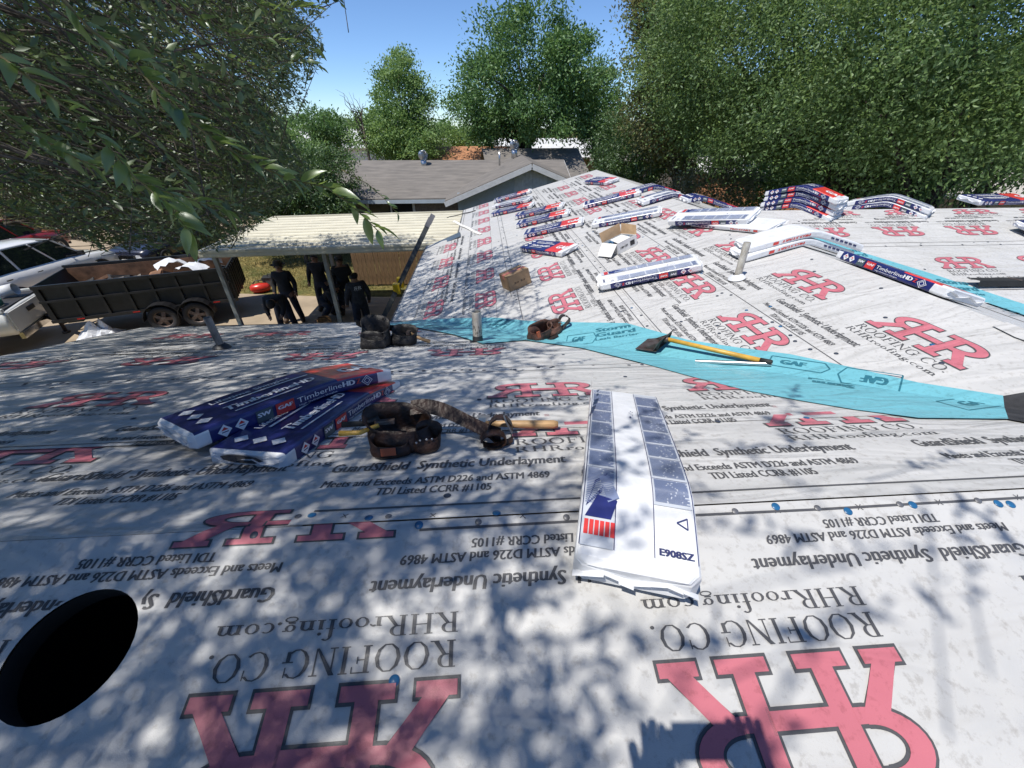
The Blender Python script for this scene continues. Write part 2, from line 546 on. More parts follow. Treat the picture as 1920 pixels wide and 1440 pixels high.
house = empty('house', (0, 4, 0), 0, 'single storey house whose shallow roof is wrapped in printed grey underlayment', 'house')
HOUSE_INV = Matrix.Translation((0, -4, 0))
def hput(name, me, M=None, parent=None):
    o = bpy.data.objects.new(name, me)
    link(o, parent or house)
    o.matrix_local = (HOUSE_INV if parent is None else Matrix.Identity(4)) @ (M or Matrix.Identity(4))
    return o
def clip(pts, f):
    """keep the side where f >= 0"""
    out = []
    for i, p in enumerate(pts):
        q = pts[(i+1) % len(pts)]
        a, b = f(p), f(q)
        if a >= 0:
            out.append(p)
        if a * b < 0:
            t = a / (a - b)
            out.append((p[0] + (q[0]-p[0])*t, p[1] + (q[1]-p[1])*t))
    return out
k = 1 / CT
SLOPES = {   # polygons in (a, s)
    'A': (PA, [(XL, 0), (XB, 0), (XB-(YE-YR), (YE-YR)*k), (XL, (YE-YR)*k)]),
    'S': (PS, [(XL, 0), (XB, 0), (XB-3.8, 3.8*k), (XL, 3.8*k)]),
    'B': (PB, [(YR, 0), (YN, 0), (YN, (XB-XE2)*k), (YJ, (XB-XE2)*k), (YJ, (XB-XC)*k), (4.75, (XB-XC)*k), (YE, (YE-YR)*k)]),
    'C': (PC, [(-3, 0), (YD, 0), (YD-3.2, 3.2*k), (-3, 3.2*k)]),
    'D': (PD, [(XB, 0), (13.5, 0), (13.5, 3.2*k), (XB+3.2, 3.2*k)]),
    'N': (PN, [(XB, 0), (13.5, 0), (13.5, 3.2*k), (XB+3.2, 3.2*k)]),
    'E': (PC, [(YD, 0), (YN, 0), (YN, 3.2*k), (YD+3.2, 3.2*k)]),
    'W': (PB, [(-3, 0), (YR, 0), (YR-3.8, 3.8*k), (-3, 3.8*k)]),
}
def slab(pl, pts, z0, z1):
    mb = MB()
    n = len(pts)
    top = [pl.P(a, s, z1) for a, s in pts]
    bot = [pl.P(a, s, z0) for a, s in pts]
    area = sum(pts[i][0]*pts[(i+1) % n][1] - pts[(i+1) % n][0]*pts[i][1] for i in range(n))
    nrm = (top[1]-top[0]).cross(top[2]-top[1])
    tf = tuple(range(n))
    flip = sum(((top[i]-top[0]).cross(top[(i+1) % n]-top[0])).dot(pl.n) for i in range(1, n-1)) < 0
    mb.add(top + bot, [tf if not flip else tf[::-1], tuple(n+i for i in (tf[::-1] if not flip else tf))] +
           [((i, n+i, n+(i+1) % n, (i+1) % n) if not flip else (i, (i+1) % n, n+(i+1) % n, n+i)) for i in range(n)])
    return mb
HOLE_A, HOLE_S, HOLE_R = PS.hit(133, 1222)[0], PS.hit(133, 1222)[1], 0.137
STRIPS = {}
def strip(key, s0, s1, z, a0=-99, a1=99):
    pl, pts = SLOPES[key]
    q = clip(clip(clip(clip(pts, lambda p: p[1]-s0), lambda p: s1-p[1]), lambda p: p[0]-a0), lambda p: a1-p[0])
    if len(q) < 3:
        return None
    if key == 'S' and s0 <= HOLE_S <= s1 and a0 < HOLE_A < a1:
        # a sheet cut round the open vent hole
        mb = MB()
        n = 40
        angs = [2*math.pi*i/n for i in range(n)]
        inner = [(HOLE_A + HOLE_R*math.cos(t), HOLE_S + HOLE_R*math.sin(t)) for t in angs]
        A0, A1 = min(p[0] for p in q), max(p[0] for p in q)
        S0, S1 = min(p[1] for p in q), max(p[1] for p in q)
        outer = []
        for t in angs:
            c, s_ = math.cos(t), math.sin(t)
            tt = min([((A1 if c > 0 else A0)-HOLE_A)/c if abs(c) > 1e-6 else 1e9, ((S1 if s_ > 0 else S0)-HOLE_S)/s_ if abs(s_) > 1e-6 else 1e9])
            outer.append((HOLE_A + c*tt, HOLE_S + s_*tt))
        vs = [pl.P(a, s, z) for a, s in inner + outer]
        fs = [(i, n+i, n+(i+1) % n, (i+1) % n) for i in range(n)]
        for ca, cs in ((A0, S0), (A1, S0), (A0, S1), (A1, S1)):
            j = min(range(n), key=lambda i: abs(math.atan2(cs-HOLE_S, ca-HOLE_A) % (2*math.pi) - (angs[i]+math.pi/n) % (2*math.pi)))
            vs.append(pl.P(ca, cs, z)); fs.append((n+j, len(vs)-1, n+(j+1) % n))
        mb.add(vs, fs)
    else:
        mb = slab(pl, q, z-0.0008, z)
    o = hput('underlayment_strip', mb.mesh('underlayment_strip', [M_SHEET]))
    STRIPS.setdefault(key, []).append((s0, s1, a0, a1, z, o))
    return o
def owner(key, a, s):
    best = None
    for s0, s1, a0, a1, z, o in STRIPS[key]:
        if s0 <= s <= s1 and a0 <= a <= a1 and (best is None or z > best[0]):
            best = (z, o)
    return best
SUBINV = Matrix.Translation((0, 4, 0)) @ Matrix.Translation((0, -4, 0))
def inside(pts, a, s):
    c = False
    n = len(pts)
    for i in range(n):
        x0, y0 = pts[i]; x1, y1 = pts[(i+1) % n]
        if (y0 > s) != (y1 > s) and a < (x1-x0)*(s-y0)/(y1-y0)+x0:
            c = not c
    return c
def pr(key, kind, a, s, up, sx=1.0, sy=1.0, lay=None):
    """one printed block on the strip that carries it"""
    pl, pts = SLOPES[key]
    me = ME_LOGO if kind == 'logo' else ME_SPEC
    m = pl.M(a, s, 0, up)
    w = (LW if kind == 'logo' else 0.86) * sx
    for px, py in ((0.0, 0.0), (w, 0.0), (w/2, 0.1), (w/2, -0.1)):
        q = m @ Vector((px, py, 0)) - pl.o
        if not inside(pts, q.dot(pl.ax), q.dot(pl.dn)):
            return
    q = m @ Vector((w/2, 0.02 if up else 0.02, 0)) - pl.o
    ow = lay or owner(key, q.dot(pl.ax), q.dot(pl.dn))
    if ow is None:
        return
    z, so = ow
    m = pl.M(a, s, z + 0.0012, up) @ Matrix.Diagonal((sx, sy, 1, 1))
    o = tag(bpy.data.objects.new('logo' if kind == 'logo' else 'lettering', me), kind='stuff')
    link(o, so)
    o.matrix_local = m
    return o
def seam_line(key, s, a0, a1, w=0.009, dz=0.0012):
    pl, pts = SLOPES[key]
    ow = owner(key, (a0+a1)/2, s)
    if ow is None:
        return
    z, so = ow
    mb = MB()
    n = max(2, int((a1-a0)/0.5))
    xs = [a0 + (a1-a0)*i/n for i in range(n+1)]
    sv = [s + 0.006*noise.noise((x*0.9, s*3, 1.3)) for x in xs]
    vs = [pl.P(x, c-w/2, z+dz) for x, c in zip(xs, sv)] + [pl.P(x, c+w/2, z+dz) for x, c in zip(xs, sv)]
    mb.add(vs, [(i, i+1, n+1+i+1, n+1+i) for i in range(n)])
    o = bpy.data.objects.new('lap_line', mb.mesh('lap_line', [M_INK]))
    link(o, so)

# decks, then the sheets
for key, (pl, pts) in SLOPES.items():
    if key == 'S':
        continue
    hput('roof_deck', slab(pl, pts, -0.05, -0.003).mesh('roof_deck', [M_WOOD]))
pl, pts = SLOPES['S']
HR2 = HOLE_R+0.03
for a0, a1, s0, s1 in ((XL, HOLE_A-HR2, 0, 99), (HOLE_A+HR2, 99, 0, 99), (HOLE_A-HR2, HOLE_A+HR2, 0, HOLE_S-HR2), (HOLE_A-HR2, HOLE_A+HR2, HOLE_S+HR2, 99)):
    q = clip(clip(clip(clip(pts, lambda p: p[0]-a0), lambda p: a1-p[0]), lambda p: p[1]-s0), lambda p: s1-p[1])
    hput('roof_deck', slab(pl, q, -0.05, -0.003).mesh('roof_deck', [M_WOOD]))
mb = MB()      # the open shaft of the missing roof vent
mb.lathe([(HOLE_R+0.002, -0.004), (HOLE_R+0.002, -0.06), (0.26, -0.07), (0.26, -0.95), (0.001, -0.95)], 32, 0, PS.frame(HOLE_A, HOLE_S, 0, 0))
o = hput('vent_shaft', mb.mesh('vent_shaft', [mat('shaft_shade_black', (0.006, 0.006, 0.007), 0.95)]))  # near-black colour paints in the shade inside the shaft, even where sun enters
o['label'] = 'open black round vent hole in the sheet'

# A, the slope falling away in front
strip('A', 1.62, 2.62, 0.008); strip('A', 2.60, 9, 0.004)
strip('A', 0.60, 1.64, 0.012); strip('A', 0.0, 0.62, 0.008, -0.60)
strip('A', 0.0, 0.62, 0.004, -99, -0.56)
strip('S', 0.0, 1.10, 0.004); strip('S', 1.08, 2.1, 0.008); strip('S', 2.08, 9, 0.004)
# B, rising to the right; C behind its ridge; D beyond; the others out of sight
for s0, s1, z in ((0, 0.96, 0.004), (0.94, 1.72, 0.008), (1.70, 2.80, 0.004), (2.78, 3.48, 0.008), (3.46, 9, 0.004)):
    strip('B', s0, s1, z)
for key in 'CENW':
    for s0, s1, z in ((0, 1.0, 0.004), (0.98, 2.0, 0.008), (1.98, 9, 0.004)):
        strip(key, s0, s1, z)
for s0, s1, z in ((0, 0.98, 0.004), (0.96, 1.95, 0.008), (1.93, 9, 0.004)):
    strip('D', s0, s1, z)

# print on A (upright rows read from the ridge)
LA2 = (0.008, STRIPS['A'][3][5])
for x in (1.214, 0.084):
    pr('A', 'logo', x, 0.53, 1, lay=LA2)
pr('A', 'logo', -1.07, 0.50, 1)
pr('A', 'logo', -2.2, 0.47, 1)
for x in (-0.59, 0.54, 1.66):
    pr('A', 'spec', x, 0.295, 1, lay=LA2)
for x in (-1.62, -2.75, -3.9):
    pr('A', 'spec', x, 0.33, 1)
for x in (1.10, -0.018, -1.15):
    pr('A', 'logo', x, 1.02, 1)
pr('A', 'logo', -2.47, 1.12, 1); pr('A', 'logo', -3.6, 1.12, 1)
for x in (0.53, -0.63, 1.66, -1.72, -2.85):
    pr('A', 'spec', x, 0.755, 1)
for x in (0.134, -1.0, -2.2, -3.33):
    pr('A', 'logo', x, 2.29, -1)
for x in (-0.2, -1.3, -2.45):
    pr('A', 'spec', x, 2.49, -1)
for x in (-1.35, -2.5, -3.4):
    pr('A', 'logo', x, 3.2, 1)
for x in (-1.2, -2.3, -3.4):
    pr('A', 'spec', x, 2.98, 1)
# print on the near slope, upside down from here
for x in (-0.098, 0.963, -1.165, 2.02):
    pr('S', 'logo', x, 0.385, 1, 0.93, 1.0)
for x in (0.483, 1.525, -0.575, -1.62):
    pr('S', 'spec', x, 0.162, 1, 0.95, 0.62)
HC = PS.P(HOLE_A, HOLE_S)
for so in [x[5] for x in STRIPS['S']]:
    for ch in so.children:
        mw = ch.matrix_basis
        if any((mw @ v.co - HC).length < HOLE_R for v in ch.data.vertices):
            bm = bmesh.new(); bm.from_mesh(ch.data)
            bad = [f for f in bm.faces if any((mw @ v.co - HC).length < HOLE_R*1.01 for v in f.verts)]
            bmesh.ops.delete(bm, geom=bad, context='FACES')
            me2 = ch.data.copy(); bm.to_mesh(me2); bm.free(); ch.data = me2
for i in range(4):
    pr('S', 'logo', 1.6-1.1*i, 1.5, -1)
# print on B
for i in range(-1, 11):
    pr('B', 'logo', 2.36+1.05*i, 0.52, -1)
    pr('B', 'spec', 2.95+1.05*i, 0.765, -1, 0.95)
    pr('B', 'logo', 2.92+1.03*i, 1.245, -1)
    pr('B', 'spec', 3.32+1.03*i, 1.455, -1, 0.95)
    pr('B', 'logo', 3.73+1.03*i, 2.17, 1, 1.0, 1.2)
    pr('B', 'spec', 3.05+1.03*i, 1.97, 1, 0.95)
    pr('B', 'logo', 5.06+1.0*i, 3.31, -1, 0.95, 1.1)
    pr('B', 'spec', 4.80+1.0*i, 3.66, -1, 0.9)
    pr('B', 'logo', 6.33+1.05*i, 3.99, -1)
# print on D
for i in range(9):
    pr('D', 'logo', 4.68+1.01*i, 0.52, 1)
    pr('D', 'spec', 4.95+1.01*i, 0.36, 1, 0.9, 0.8)
    pr('D', 'logo', 4.18+1.04*i, 1.53, -1)
    pr('D', 'spec', 4.3+1.04*i, 1.76, -1, 0.9)
    pr('D', 'logo', 4.5+1.01*i, 0.17, -1, 1, 0.55)
# a half covered logo on the strip at the left, lying across the ridge
for a_0, full in ((-0.90, True), (-2.03, True)):
    src = MB()
    logo_shape(src, 1, 0.0, 0.0065); logo_shape(src, 0, 0.0016, -0.001)
    bm = bmesh.new(); tmp = src.mesh('logo', [M_PINK, M_INK]); bm.from_mesh(tmp); bpy.data.meshes.remove(tmp)
    for v_ in bm.verts:
        v_.co = Vector((a_0+v_.co.x*0.95, v_.co.y*0.52-0.045, v_.co.z))
    bmesh.ops.bisect_plane(bm, geom=bm.verts[:]+bm.edges[:]+bm.faces[:], plane_co=(0, 0, 0), plane_no=(0, 1, 0))
    for v_ in bm.verts:
        x_, y_, z_ = v_.co
        v_.co = PA.P(x_, y_, 0.0052+z_*0.6) if y_ > 0 else PS.P(x_, -y_, 0.0052+z_*0.6)
    me = bpy.data.meshes.new('logo'); bm.to_mesh(me); bm.free(); me.materials.append(M_PINK); me.materials.append(M_INK)
    link(bpy.data.objects.new('logo', me), STRIPS['A'][4][5])
# printed lap lines
seam_line('A', 0.062, -0.55, 2.6); seam_line('S', 0.028, -0.22, 2.2, 0.008)
seam_line('A', 1.555, XL+0.1, 1.3, 0.006); seam_line('A', 1.66, XL+0.1, 1.2, 0.006); seam_line('A', 2.62, XL+0.1, 0.2, 0.006)
seam_line('A', 0.625, XL+0.1, -0.6, 0.007)
for s, y0 in ((0.95, 1.9), (1.70, 2.6), (1.785, 2.7), (2.78, 3.75), (2.86, 4.6), (3.05, 4.0), (3.47, 4.5), (3.88, 4.8)):
    seam_line('B', s, y0, YN-0.05 if s < 3.7 else YJ-0.1, 0.007 if s != 3.05 else 0.004)
seam_line('D', 0.93, XB+1.2, 13, 0.007); seam_line('D', 1.02, XB+1.3, 13, 0.007); seam_line('D', 1.95, XB+2.2, 13, 0.007)

# plastic cap nails
M_CAPB = mat('nail_cap_blue', (0.02, 0.12, 0.27), 0.35, var=0.2)
M_CAPG = mat('nail_cap_grey', (0.16, 0.16, 0.17), 0.45, metal=0.3)
M_CAPD = mat('nail_cap_dark', (0.035, 0.045, 0.07), 0.5)
def cap_mesh(m, r=0.0125):
    mb = MB()
    mb.lathe([(r, 0.0), (r*0.97, 0.0008), (r*0.5, 0.0011), (r*0.36, 0.0018), (0.0002, 0.0020)], 14)
    return mb.mesh('cap_nail', [m])
CAPS = {'b': cap_mesh(M_CAPB), 'g': cap_mesh(M_CAPG, 0.010), 'd': cap_mesh(M_CAPD)}
def nail(key, a, s, kind):
    pl, pts = SLOPES[key]
    if not inside(pts, a, s):
        return
    ow = owner(key, a, s)
    if ow is None:
        return
    o = bpy.data.objects.new('cap_nail', CAPS[kind])
    link(o, ow[1])
    o.matrix_local = pl.frame(a, s, ow[0]+0.0018, random.random()*6)
for u, v, c in ((586,971,'b'),(692,976,'b'),(729,973,'g'),(787,975,'b'),(897,971,'g'),(931,967,'b'),(1061,968,'g'),(839,934,'d'),(1292,960,'b'),(1377,960,'g'),(1449,944,'b'),(1531,954,'g'),(1588,960,'b'),(1685,947,'g'),(1709,948,'b'),(1831,940,'g'),(1869,946,'b'),(1892,947,'b'),(1030,818,'d'),(1120,795,'b'),(1345,795,'d'),(1511,788,'b'),(1645,788,'b'),(1712,785,'b'),(1780,783,'b'),(1815,783,'b'),(560,973,'g')):
    a, s = PA.hit(u, v)
    if s > 0.004:
        nail('A', a, s, c)
    else:
        a, s = PS.hit(u, v); nail('S', a, max(s, 0.015), c)
for u, v, c in ((740,1277,'b'),(197,1005,'b'),(478,1005,'d')):
    nail('S', *PS.hit(u, v), c)
for i in range(60):
    nail('A', random.uniform(XL+0.2, 1.4), 1.605+random.uniform(-0.03, 0.03), random.choice('dddg'))
for i in range(22):
    nail('A', random.uniform(XL+0.2, 1.0), random.uniform(0.7, 3.6), 'd')
for sc in (0.99, 1.74, 2.82, 3.44):
    for i in range(34):
        nail('B', random.uniform(2.2, YN-0.2), sc+random.uniform(-0.03, 0.03), random.choice('ddb'))
for i in range(75):
    nail('B', random.uniform(1.5, 9), random.uniform(0.08, 3.6), random.choice('dddb'))
for i in range(40):
    nail('D', random.uniform(4, 12), random.choice((0.975, 0.3, 1.5))+random.uniform(-0.04, 0.04), 'd')
# pencilled crosses between the ridge nails
for u, v in ((647,972),(812,971),(980,968),(1297,972),(1455,958),(1609,952),(1758,943),(1905,934)):
    a, s = PA.hit(u, v)
    key, pl = ('A', PA) if s > 0 else ('S', PS)
    if s <= 0:
        a, s = PS.hit(u, v)
    ow = owner(key, a, abs(s))
    mb = MB()
    for ang in (0.75, -0.9):
        m = pl.frame(a, abs(s), ow[0]+0.0014, ang+random.uniform(-0.1, 0.1))
        mb.add([m @ Vector(p) for p in ((-0.012,-0.0012,0),(0.012,-0.0012,0),(0.012,0.0012,0),(-0.012,0.0012,0))], [(0,1,2,3)])
    link(bpy.data.objects.new('pencil_cross', mb.mesh('pencil_cross', [M_INK])), ow[1])

# blue leak barrier in the two valleys
def barrier(name, sides, mat_, z=0.018):
    mb = MB()
    for pl, ridge_pts, edge_pts in sides:
        # both lists in plan (x, y), same length
        for i in range(len(ridge_pts)-1):
            quad = [ridge_pts[i], ridge_pts[i+1], edge_pts[i+1], edge_pts[i]]
            vs = []
            for x, y in quad:
                r = pl.o
                d = Vector((x, y, 0)) - Vector((r.x, r.y, 0))
                s = d.dot(Vector((pl.dn.x, pl.dn.y, 0))) / (CT*CT)
                vs.append(pl.P(Vector((x, y, 0)).dot(pl.ax) - r.dot(pl.ax), s, z))
            if ((vs[1]-vs[0]).cross(vs[2]-vs[1])).z < 0:
                vs = vs[::-1]
            mb.add(vs, [(0,1,2,3)])
    o = hput(name, mb.mesh(name, [mat_]))
    return o
def xy(pl, u, v):
    p = pl.P(*pl.hit(u, v)); return (p.x, p.y)
VS = XB + YR
def vpt(x): return (x, VS - x)
eA = [xy(PA, u, v) for u, v in ((705,611),(768,614),(850,630),(905,648),(985,641),(1090,656),(1200,684),(1300,712),(1400,738),(1500,757),(1600,774),(1720,790),(1888,792))]
eB = [xy(PB, u, v) for u, v in ((722,607),(790,602),(860,599),(930,598),(985,604),(1065,607),(1175,609),(1290,641),(1380,655),(1480,668),(1600,694),(1720,722),(1878,747))]
vx = [-0.79, -0.62, -0.42, -0.15, 0.12, 0.45, 0.8, 1.12, 1.38, 1.62, 1.88, 2.14, 2.44]
vr = [vpt(x) for x in vx]
cy1 = barrier('leak_barrier', [(PA, vr, eA), (PB, vr, eB)], M_CYAN)
cy1['label'] = 'bright blue leak barrier sheet lining the near valley'
fe = [vpt(2.44), vpt(2.72), vpt(XB-0.005)]
barrier('valley_felt', [(PA, fe, [eA[-1], (2.5, 1.0), (2.65, YR+0.01)]), (PB, fe, [eB[-1], (2.75, 1.45), (XB-0.01, 1.3)])], M_FELT, 0.016)
VD = XB - YD      # x - y = VD ... the valley between C and D runs x + y = const the other way
def vpt2(x): return (x, YD - (x - XB))
xs2 = [XB+0.02, 3.4, 3.8, 4.3, 4.8, 5.3, 5.8, 6.24]
vr2 = [vpt2(x) for x in xs2]
edD = [(x+0.17+0.02*math.sin(7*x), y+0.17) if y+0.17 < YD else (x+0.15, YD-0.01) for x, y in vr2]
edC = [(x-0.12, y-0.12) if x-0.12 > XB else (XB+0.01, y-0.11) for x, y in vr2]
cy2 = barrier('leak_barrier', [(PD, vr2, edD), (PC, vr2, edC)], M_CYAN)
cy2['label'] = 'bright blue leak barrier sheet lining the far valley'
def barrier_text(owner_o, pl, u0, v0, u1, v1, kind, h=0.07, z=0.0195):
    a0, s0 = pl.hit(u0, v0); a1, s1 = pl.hit(u1, v1)
    p0, p1 = pl.P(a0, s0, z), pl.P(a1, s1, z)
    x = (p1-p0); L_ = x.length; x.normalize()
    y = pl.n.cross(x)
    m = Matrix((x, y, pl.n)).transposed().to_4x4(); m.translation = p0
    mb = MB()
    if kind == 'storm':
        sans(mb, 'Storm', 0, h*1.25, L_*0.72, h*0.95, 0, 0, 0.012)
        sans(mb, 'Guard', 0, 0, L_*0.8, h*0.95, 0, 0, 0.012)
        sans(mb, 'Leak Barrier', 0.0, -h*0.85, L_*0.85, h*0.5, 0, 0, 0.004)
    else:
        sans(mb, 'GAF', L_*0.2, h*0.15, L_*0.5, h*0.8, 0, 0, 0.012)
        w = 0.008
        pts = [(0, -h*0.4), (L_, -h*0.4), (L_*1.12, h*0.5), (L_, h*1.4), (0, h*1.4)]
        for i in range(5):
            p, q = Vector((*pts[i], 0)), Vector((*pts[(i+1) % 5], 0))
            d = (q-p).normalized(); n_ = Vector((-d.y, d.x, 0))*w/2
            mb.add([p-n_, q-n_, q+n_, p+n_], [(0,1,2,3)])
    o = tag(bpy.data.objects.new('lettering', mb.mesh('lettering', [M_CYINK])), kind='stuff')
    link(o, owner_o)
    o.matrix_local = m
barrier_text(cy1, PB, 1117, 636, 1212, 622, 'storm')
barrier_text(cy1, PB, 1062, 648, 1112, 642, 'gaf', 0.10)
barrier_text(cy1, PA, 1246, 661, 1160, 652, 'storm', 0.06)
barrier_text(cy1, PA, 1340, 668, 1262, 655, 'gaf', 0.08)
barrier_text(cy1, PB, 1440, 684, 1540, 700, 'gaf', 0.06)
barrier_text(cy1, PA, 1600, 722, 1495, 708, 'storm', 0.07)
barrier_text(cy1, PB, 1690, 716, 1585, 700, 'gaf', 0.09)
barrier_text(cy1, PA, 1800, 772, 1890, 760, 'gaf', 0.07)
barrier_text(cy1, PA, 845, 618, 790, 613, 'storm', 0.06)
barrier_text(cy1, PB, 895, 612, 855, 612, 'gaf', 0.10)
barrier_text(cy1, PB, 935, 618, 965, 600, 'storm', 0.08)
barrier_text(cy2, PD, 1572, 482, 1640, 484, 'storm', 0.08)
barrier_text(cy2, PD, 1772, 545, 1850, 550, 'storm', 0.09)
barrier_text(cy2, PD, 1420, 430, 1455, 436, 'storm', 0.08)
barrier_text(cy2, PC, 1880, 590, 1930, 592, 'gaf', 0.08)

# the grey cap strip lying along B's ridge, towards the front
mb = MB()
for side, pl in ((1, PB), (2, PC)):
    n = 8
    for i in range(n):
        y0, y1 = 0.9+1.1*i/n, 0.9+1.1*(i+1)/n
        w0, w1 = 0.09+0.012*math.sin(i*2.1), 0.09+0.012*math.sin((i+1)*2.1)
        vs = [pl.P(y0, 0, 0.013), pl.P(y1, 0, 0.013), pl.P(y1, w1, 0.013), pl.P(y0, w0, 0.013)]
        if ((vs[1]-vs[0]).cross(vs[2]-vs[1])).z < 0:
            vs = vs[::-1]
        mb.add(vs, [(0,1,2,3)])
hput('ridge_wrap', mb.mesh('ridge_wrap', [M_SHEET]))

# fascia, drip edge and walls
mb = MB()
zA, zB1, zB2 = PA.P(0, (YE-YR)*k).z, PB.P(0, (XB-XC)*k).z, PB.P(0, (XB-XE2)*k).z
for nm, a, b in (('n', (XL, YE+0.012, zA-0.07), (XB-(YE-YR), YE+0.012, zA-0.07)), ('b', (XC-0.012, 4.75, zB1-0.07), (XC-0.012, YJ, zB1-0.07)), ('c', (XE2-0.012, YJ, zB2-0.07), (XE2-0.012, YN, zB2-0.07))):
    mb = MB(); mb.bar(a, b, 0.022, 0.15)
    hput('fascia_board', mb.mesh('fascia_board', [M_FASCIA]))
for pl, a in ((PA, XL-0.012), (PS, XL-0.012)):
    mb = MB(); mb.bar(pl.P(a, 0.02, -0.07), pl.P(a, 3.9, -0.07), 0.022, 0.15)
    hput('rake_board', mb.mesh('rake_board', [M_FASCIA]))
mb = MB(); mb.bar(PB.P(YN+0.012, 0.02, -0.07), PB.P(YN+0.012, (XB-XE2)*k, -0.07), 0.022, 0.15)
hput('rake_board', mb.mesh('rake_board', [M_FASCIA]))
def wall(x0, y0, x1, y1, z1):
    mb = MB(); mb.box((x0, y0, 0), (x1, y1, z1))
    return hput('wall', mb.mesh('wall', [M_WALLB]))
wall(XL+0.45, -2.6, XB+2.2, YE-0.45, zA-0.12)
wall(XC+0.5, YE-0.2, XB+2.2, YJ-0.3, zB1-0.12)
wall(XE2+0.4, YJ-0.4, XB+2.3, YN-0.4, zB2-0.14)
wall(XB+2.0, YD-2.7, 13.2, YD+2.7, zA-0.02)

# ------------------------------------------------------------------ shingle bundles
M_NAVY = mat('wrap_navy', (0.018, 0.024, 0.13), 0.28, var=0.15, scale=9, bump=0.35, bscale=14, spec=0.6)
M_RED = mat('wrap_red', (0.62, 0.045, 0.04), 0.28, var=0.1, scale=9, bump=0.35, bscale=14, spec=0.6)
M_WRAP = mat('wrap_white', (0.70, 0.71, 0.73), 0.30, var=0.05, scale=8, bump=0.6, bscale=16, spec=0.6)
M_PALE = mat('wrap_pale_print', (0.20, 0.24, 0.37), 0.30, var=0.1, scale=9, bump=0.3, bscale=14)
M_WTXT = mat('wrap_white_print', (0.78, 0.78, 0.80), 0.35, var=0.03)
M_GREEN = mat('wrap_grey_green', (0.08, 0.11, 0.12), 0.35)
M_NTXT = mat('wrap_navy_print', (0.03, 0.035, 0.12), 0.4)
M_ASPH = mat('shingle_edge', (0.045, 0.045, 0.05), 0.9, var=0.3, scale=60)
BL, BW, BT = 0.97, 0.335, 0.072
M_PANEL = mat('wrap_grey_panel', (0.50, 0.53, 0.58), 0.30, var=0.06, scale=8, bump=0.5, bscale=16, spec=0.6)
WM = [M_NAVY, M_RED, M_WRAP, M_PALE, M_WTXT, M_GREEN, M_NTXT, M_ASPH, M_PANEL]
def sub_rect(mb, x0, y0, x1, y1, mi, z, n=6):
    for i in range(n):
        a, b = x0+(x1-x0)*i/n, x0+(x1-x0)*(i+1)/n
        rect(mb, a, y0, b, y1, mi, z)

def wrap_geo(kind, seed=0, L=BL, W=BW, T_=BT):
    """one wrapped bundle lying flat: x along, y across (0 = the side with the name), z up"""
    rnd = random.Random(seed)
    mb = MB()
    nx = 20
    prof = []     # closed cross section (y, z)
    r = 0.016
    for cy, cz, a0 in ((W-r, r, -90), (W-r, T_-r, 0), (r, T_-r, 90), (r, r, 180)):
        for j in range(4):
            a = math.radians(a0 + 30*j)
            prof.append((cy + r*math.cos(a), cz + r*math.sin(a)))
    m = len(prof)
    rings, xs = [], []
    for i in range(nx+1):
        x = -L/2 + L*i/nx
        xs.append(x)
        puff = 1 - 0.06*math.exp(-((L/2-abs(x))/0.03)**2)
        ring = []
        for y, z in prof:
            w = 0.003*noise.noise((x*7+seed, y*9, z*9))
            ring.append(Vector((x, W/2+(y-W/2)*(1+w*2), T_/2+(z-T_/2)*puff+w)))
        rings.append(ring)
    for i in range(nx):
        for j in range(m):
            j2 = (j+1) % m
            q = (rings[i][j], rings[i+1][j], rings[i+1][j2], rings[i][j2])
            c = (q[0]+q[1]+q[2]+q[3])/4
            top, side = c.z > T_*0.86, c.y < W*0.1
            mi = 2
            if kind == 'brand':
                mi = 0
                if c.x > L/2-0.12 and not top: mi = 2
                if top and c.x > L*0.16: mi = 1
                if top and c.x > L/2-0.03: mi = 2
                if c.x < -L/2+0.05: mi = 2 if not top else 0
            elif kind == 'back':
                mi = 2
                if not top and -L/2+0.10 < c.x < L/2-0.10: mi = 0
            elif kind == 'starter':
                mi = 2
            mb.add(q, [(0,1,2,3)], mi, True)
    # gathered film at the ends
    for sgn in (-1, 1):
        R0 = rings[0] if sgn < 0 else rings[-1]
        cen = Vector((sgn*(L/2+0.012), W/2, T_/2))
        mid = [Vector((sgn*(L/2+0.014+0.006*rnd.random()), W/2+(p.y-W/2)*0.86, T_/2+(p.z-T_/2)*(0.72+0.12*rnd.random()))) for p in R0]
        for j in range(m):
            j2 = (j+1) % m
            f = (R0[j], R0[j2], mid[j2], mid[j])
            g = (mid[j], mid[j2], cen)
            mb.add(f if sgn < 0 else f[::-1], [(0,1,2,3)], 2, False)
            mb.add(g if sgn < 0 else g[::-1], [(0,1,2)], 2, False)
    # a loose pinched seam of film standing off each end
    for sgn in (-1, 1):
        pts = [Vector((sgn*(L/2+0.012), y, T_*0.5+0.012*math.sin(y*40+seed))) for y in [W*t/8 for t in range(9)]]
        for a, b in zip(pts, pts[1:]):
            ln = 0.014+0.012*rnd.random()
            mb.add([a, b, b+Vector((sgn*ln, 0, 0.006)), a+Vector((sgn*ln, 0, 0.004))], [(0,1,2,3)], 2)
    return mb

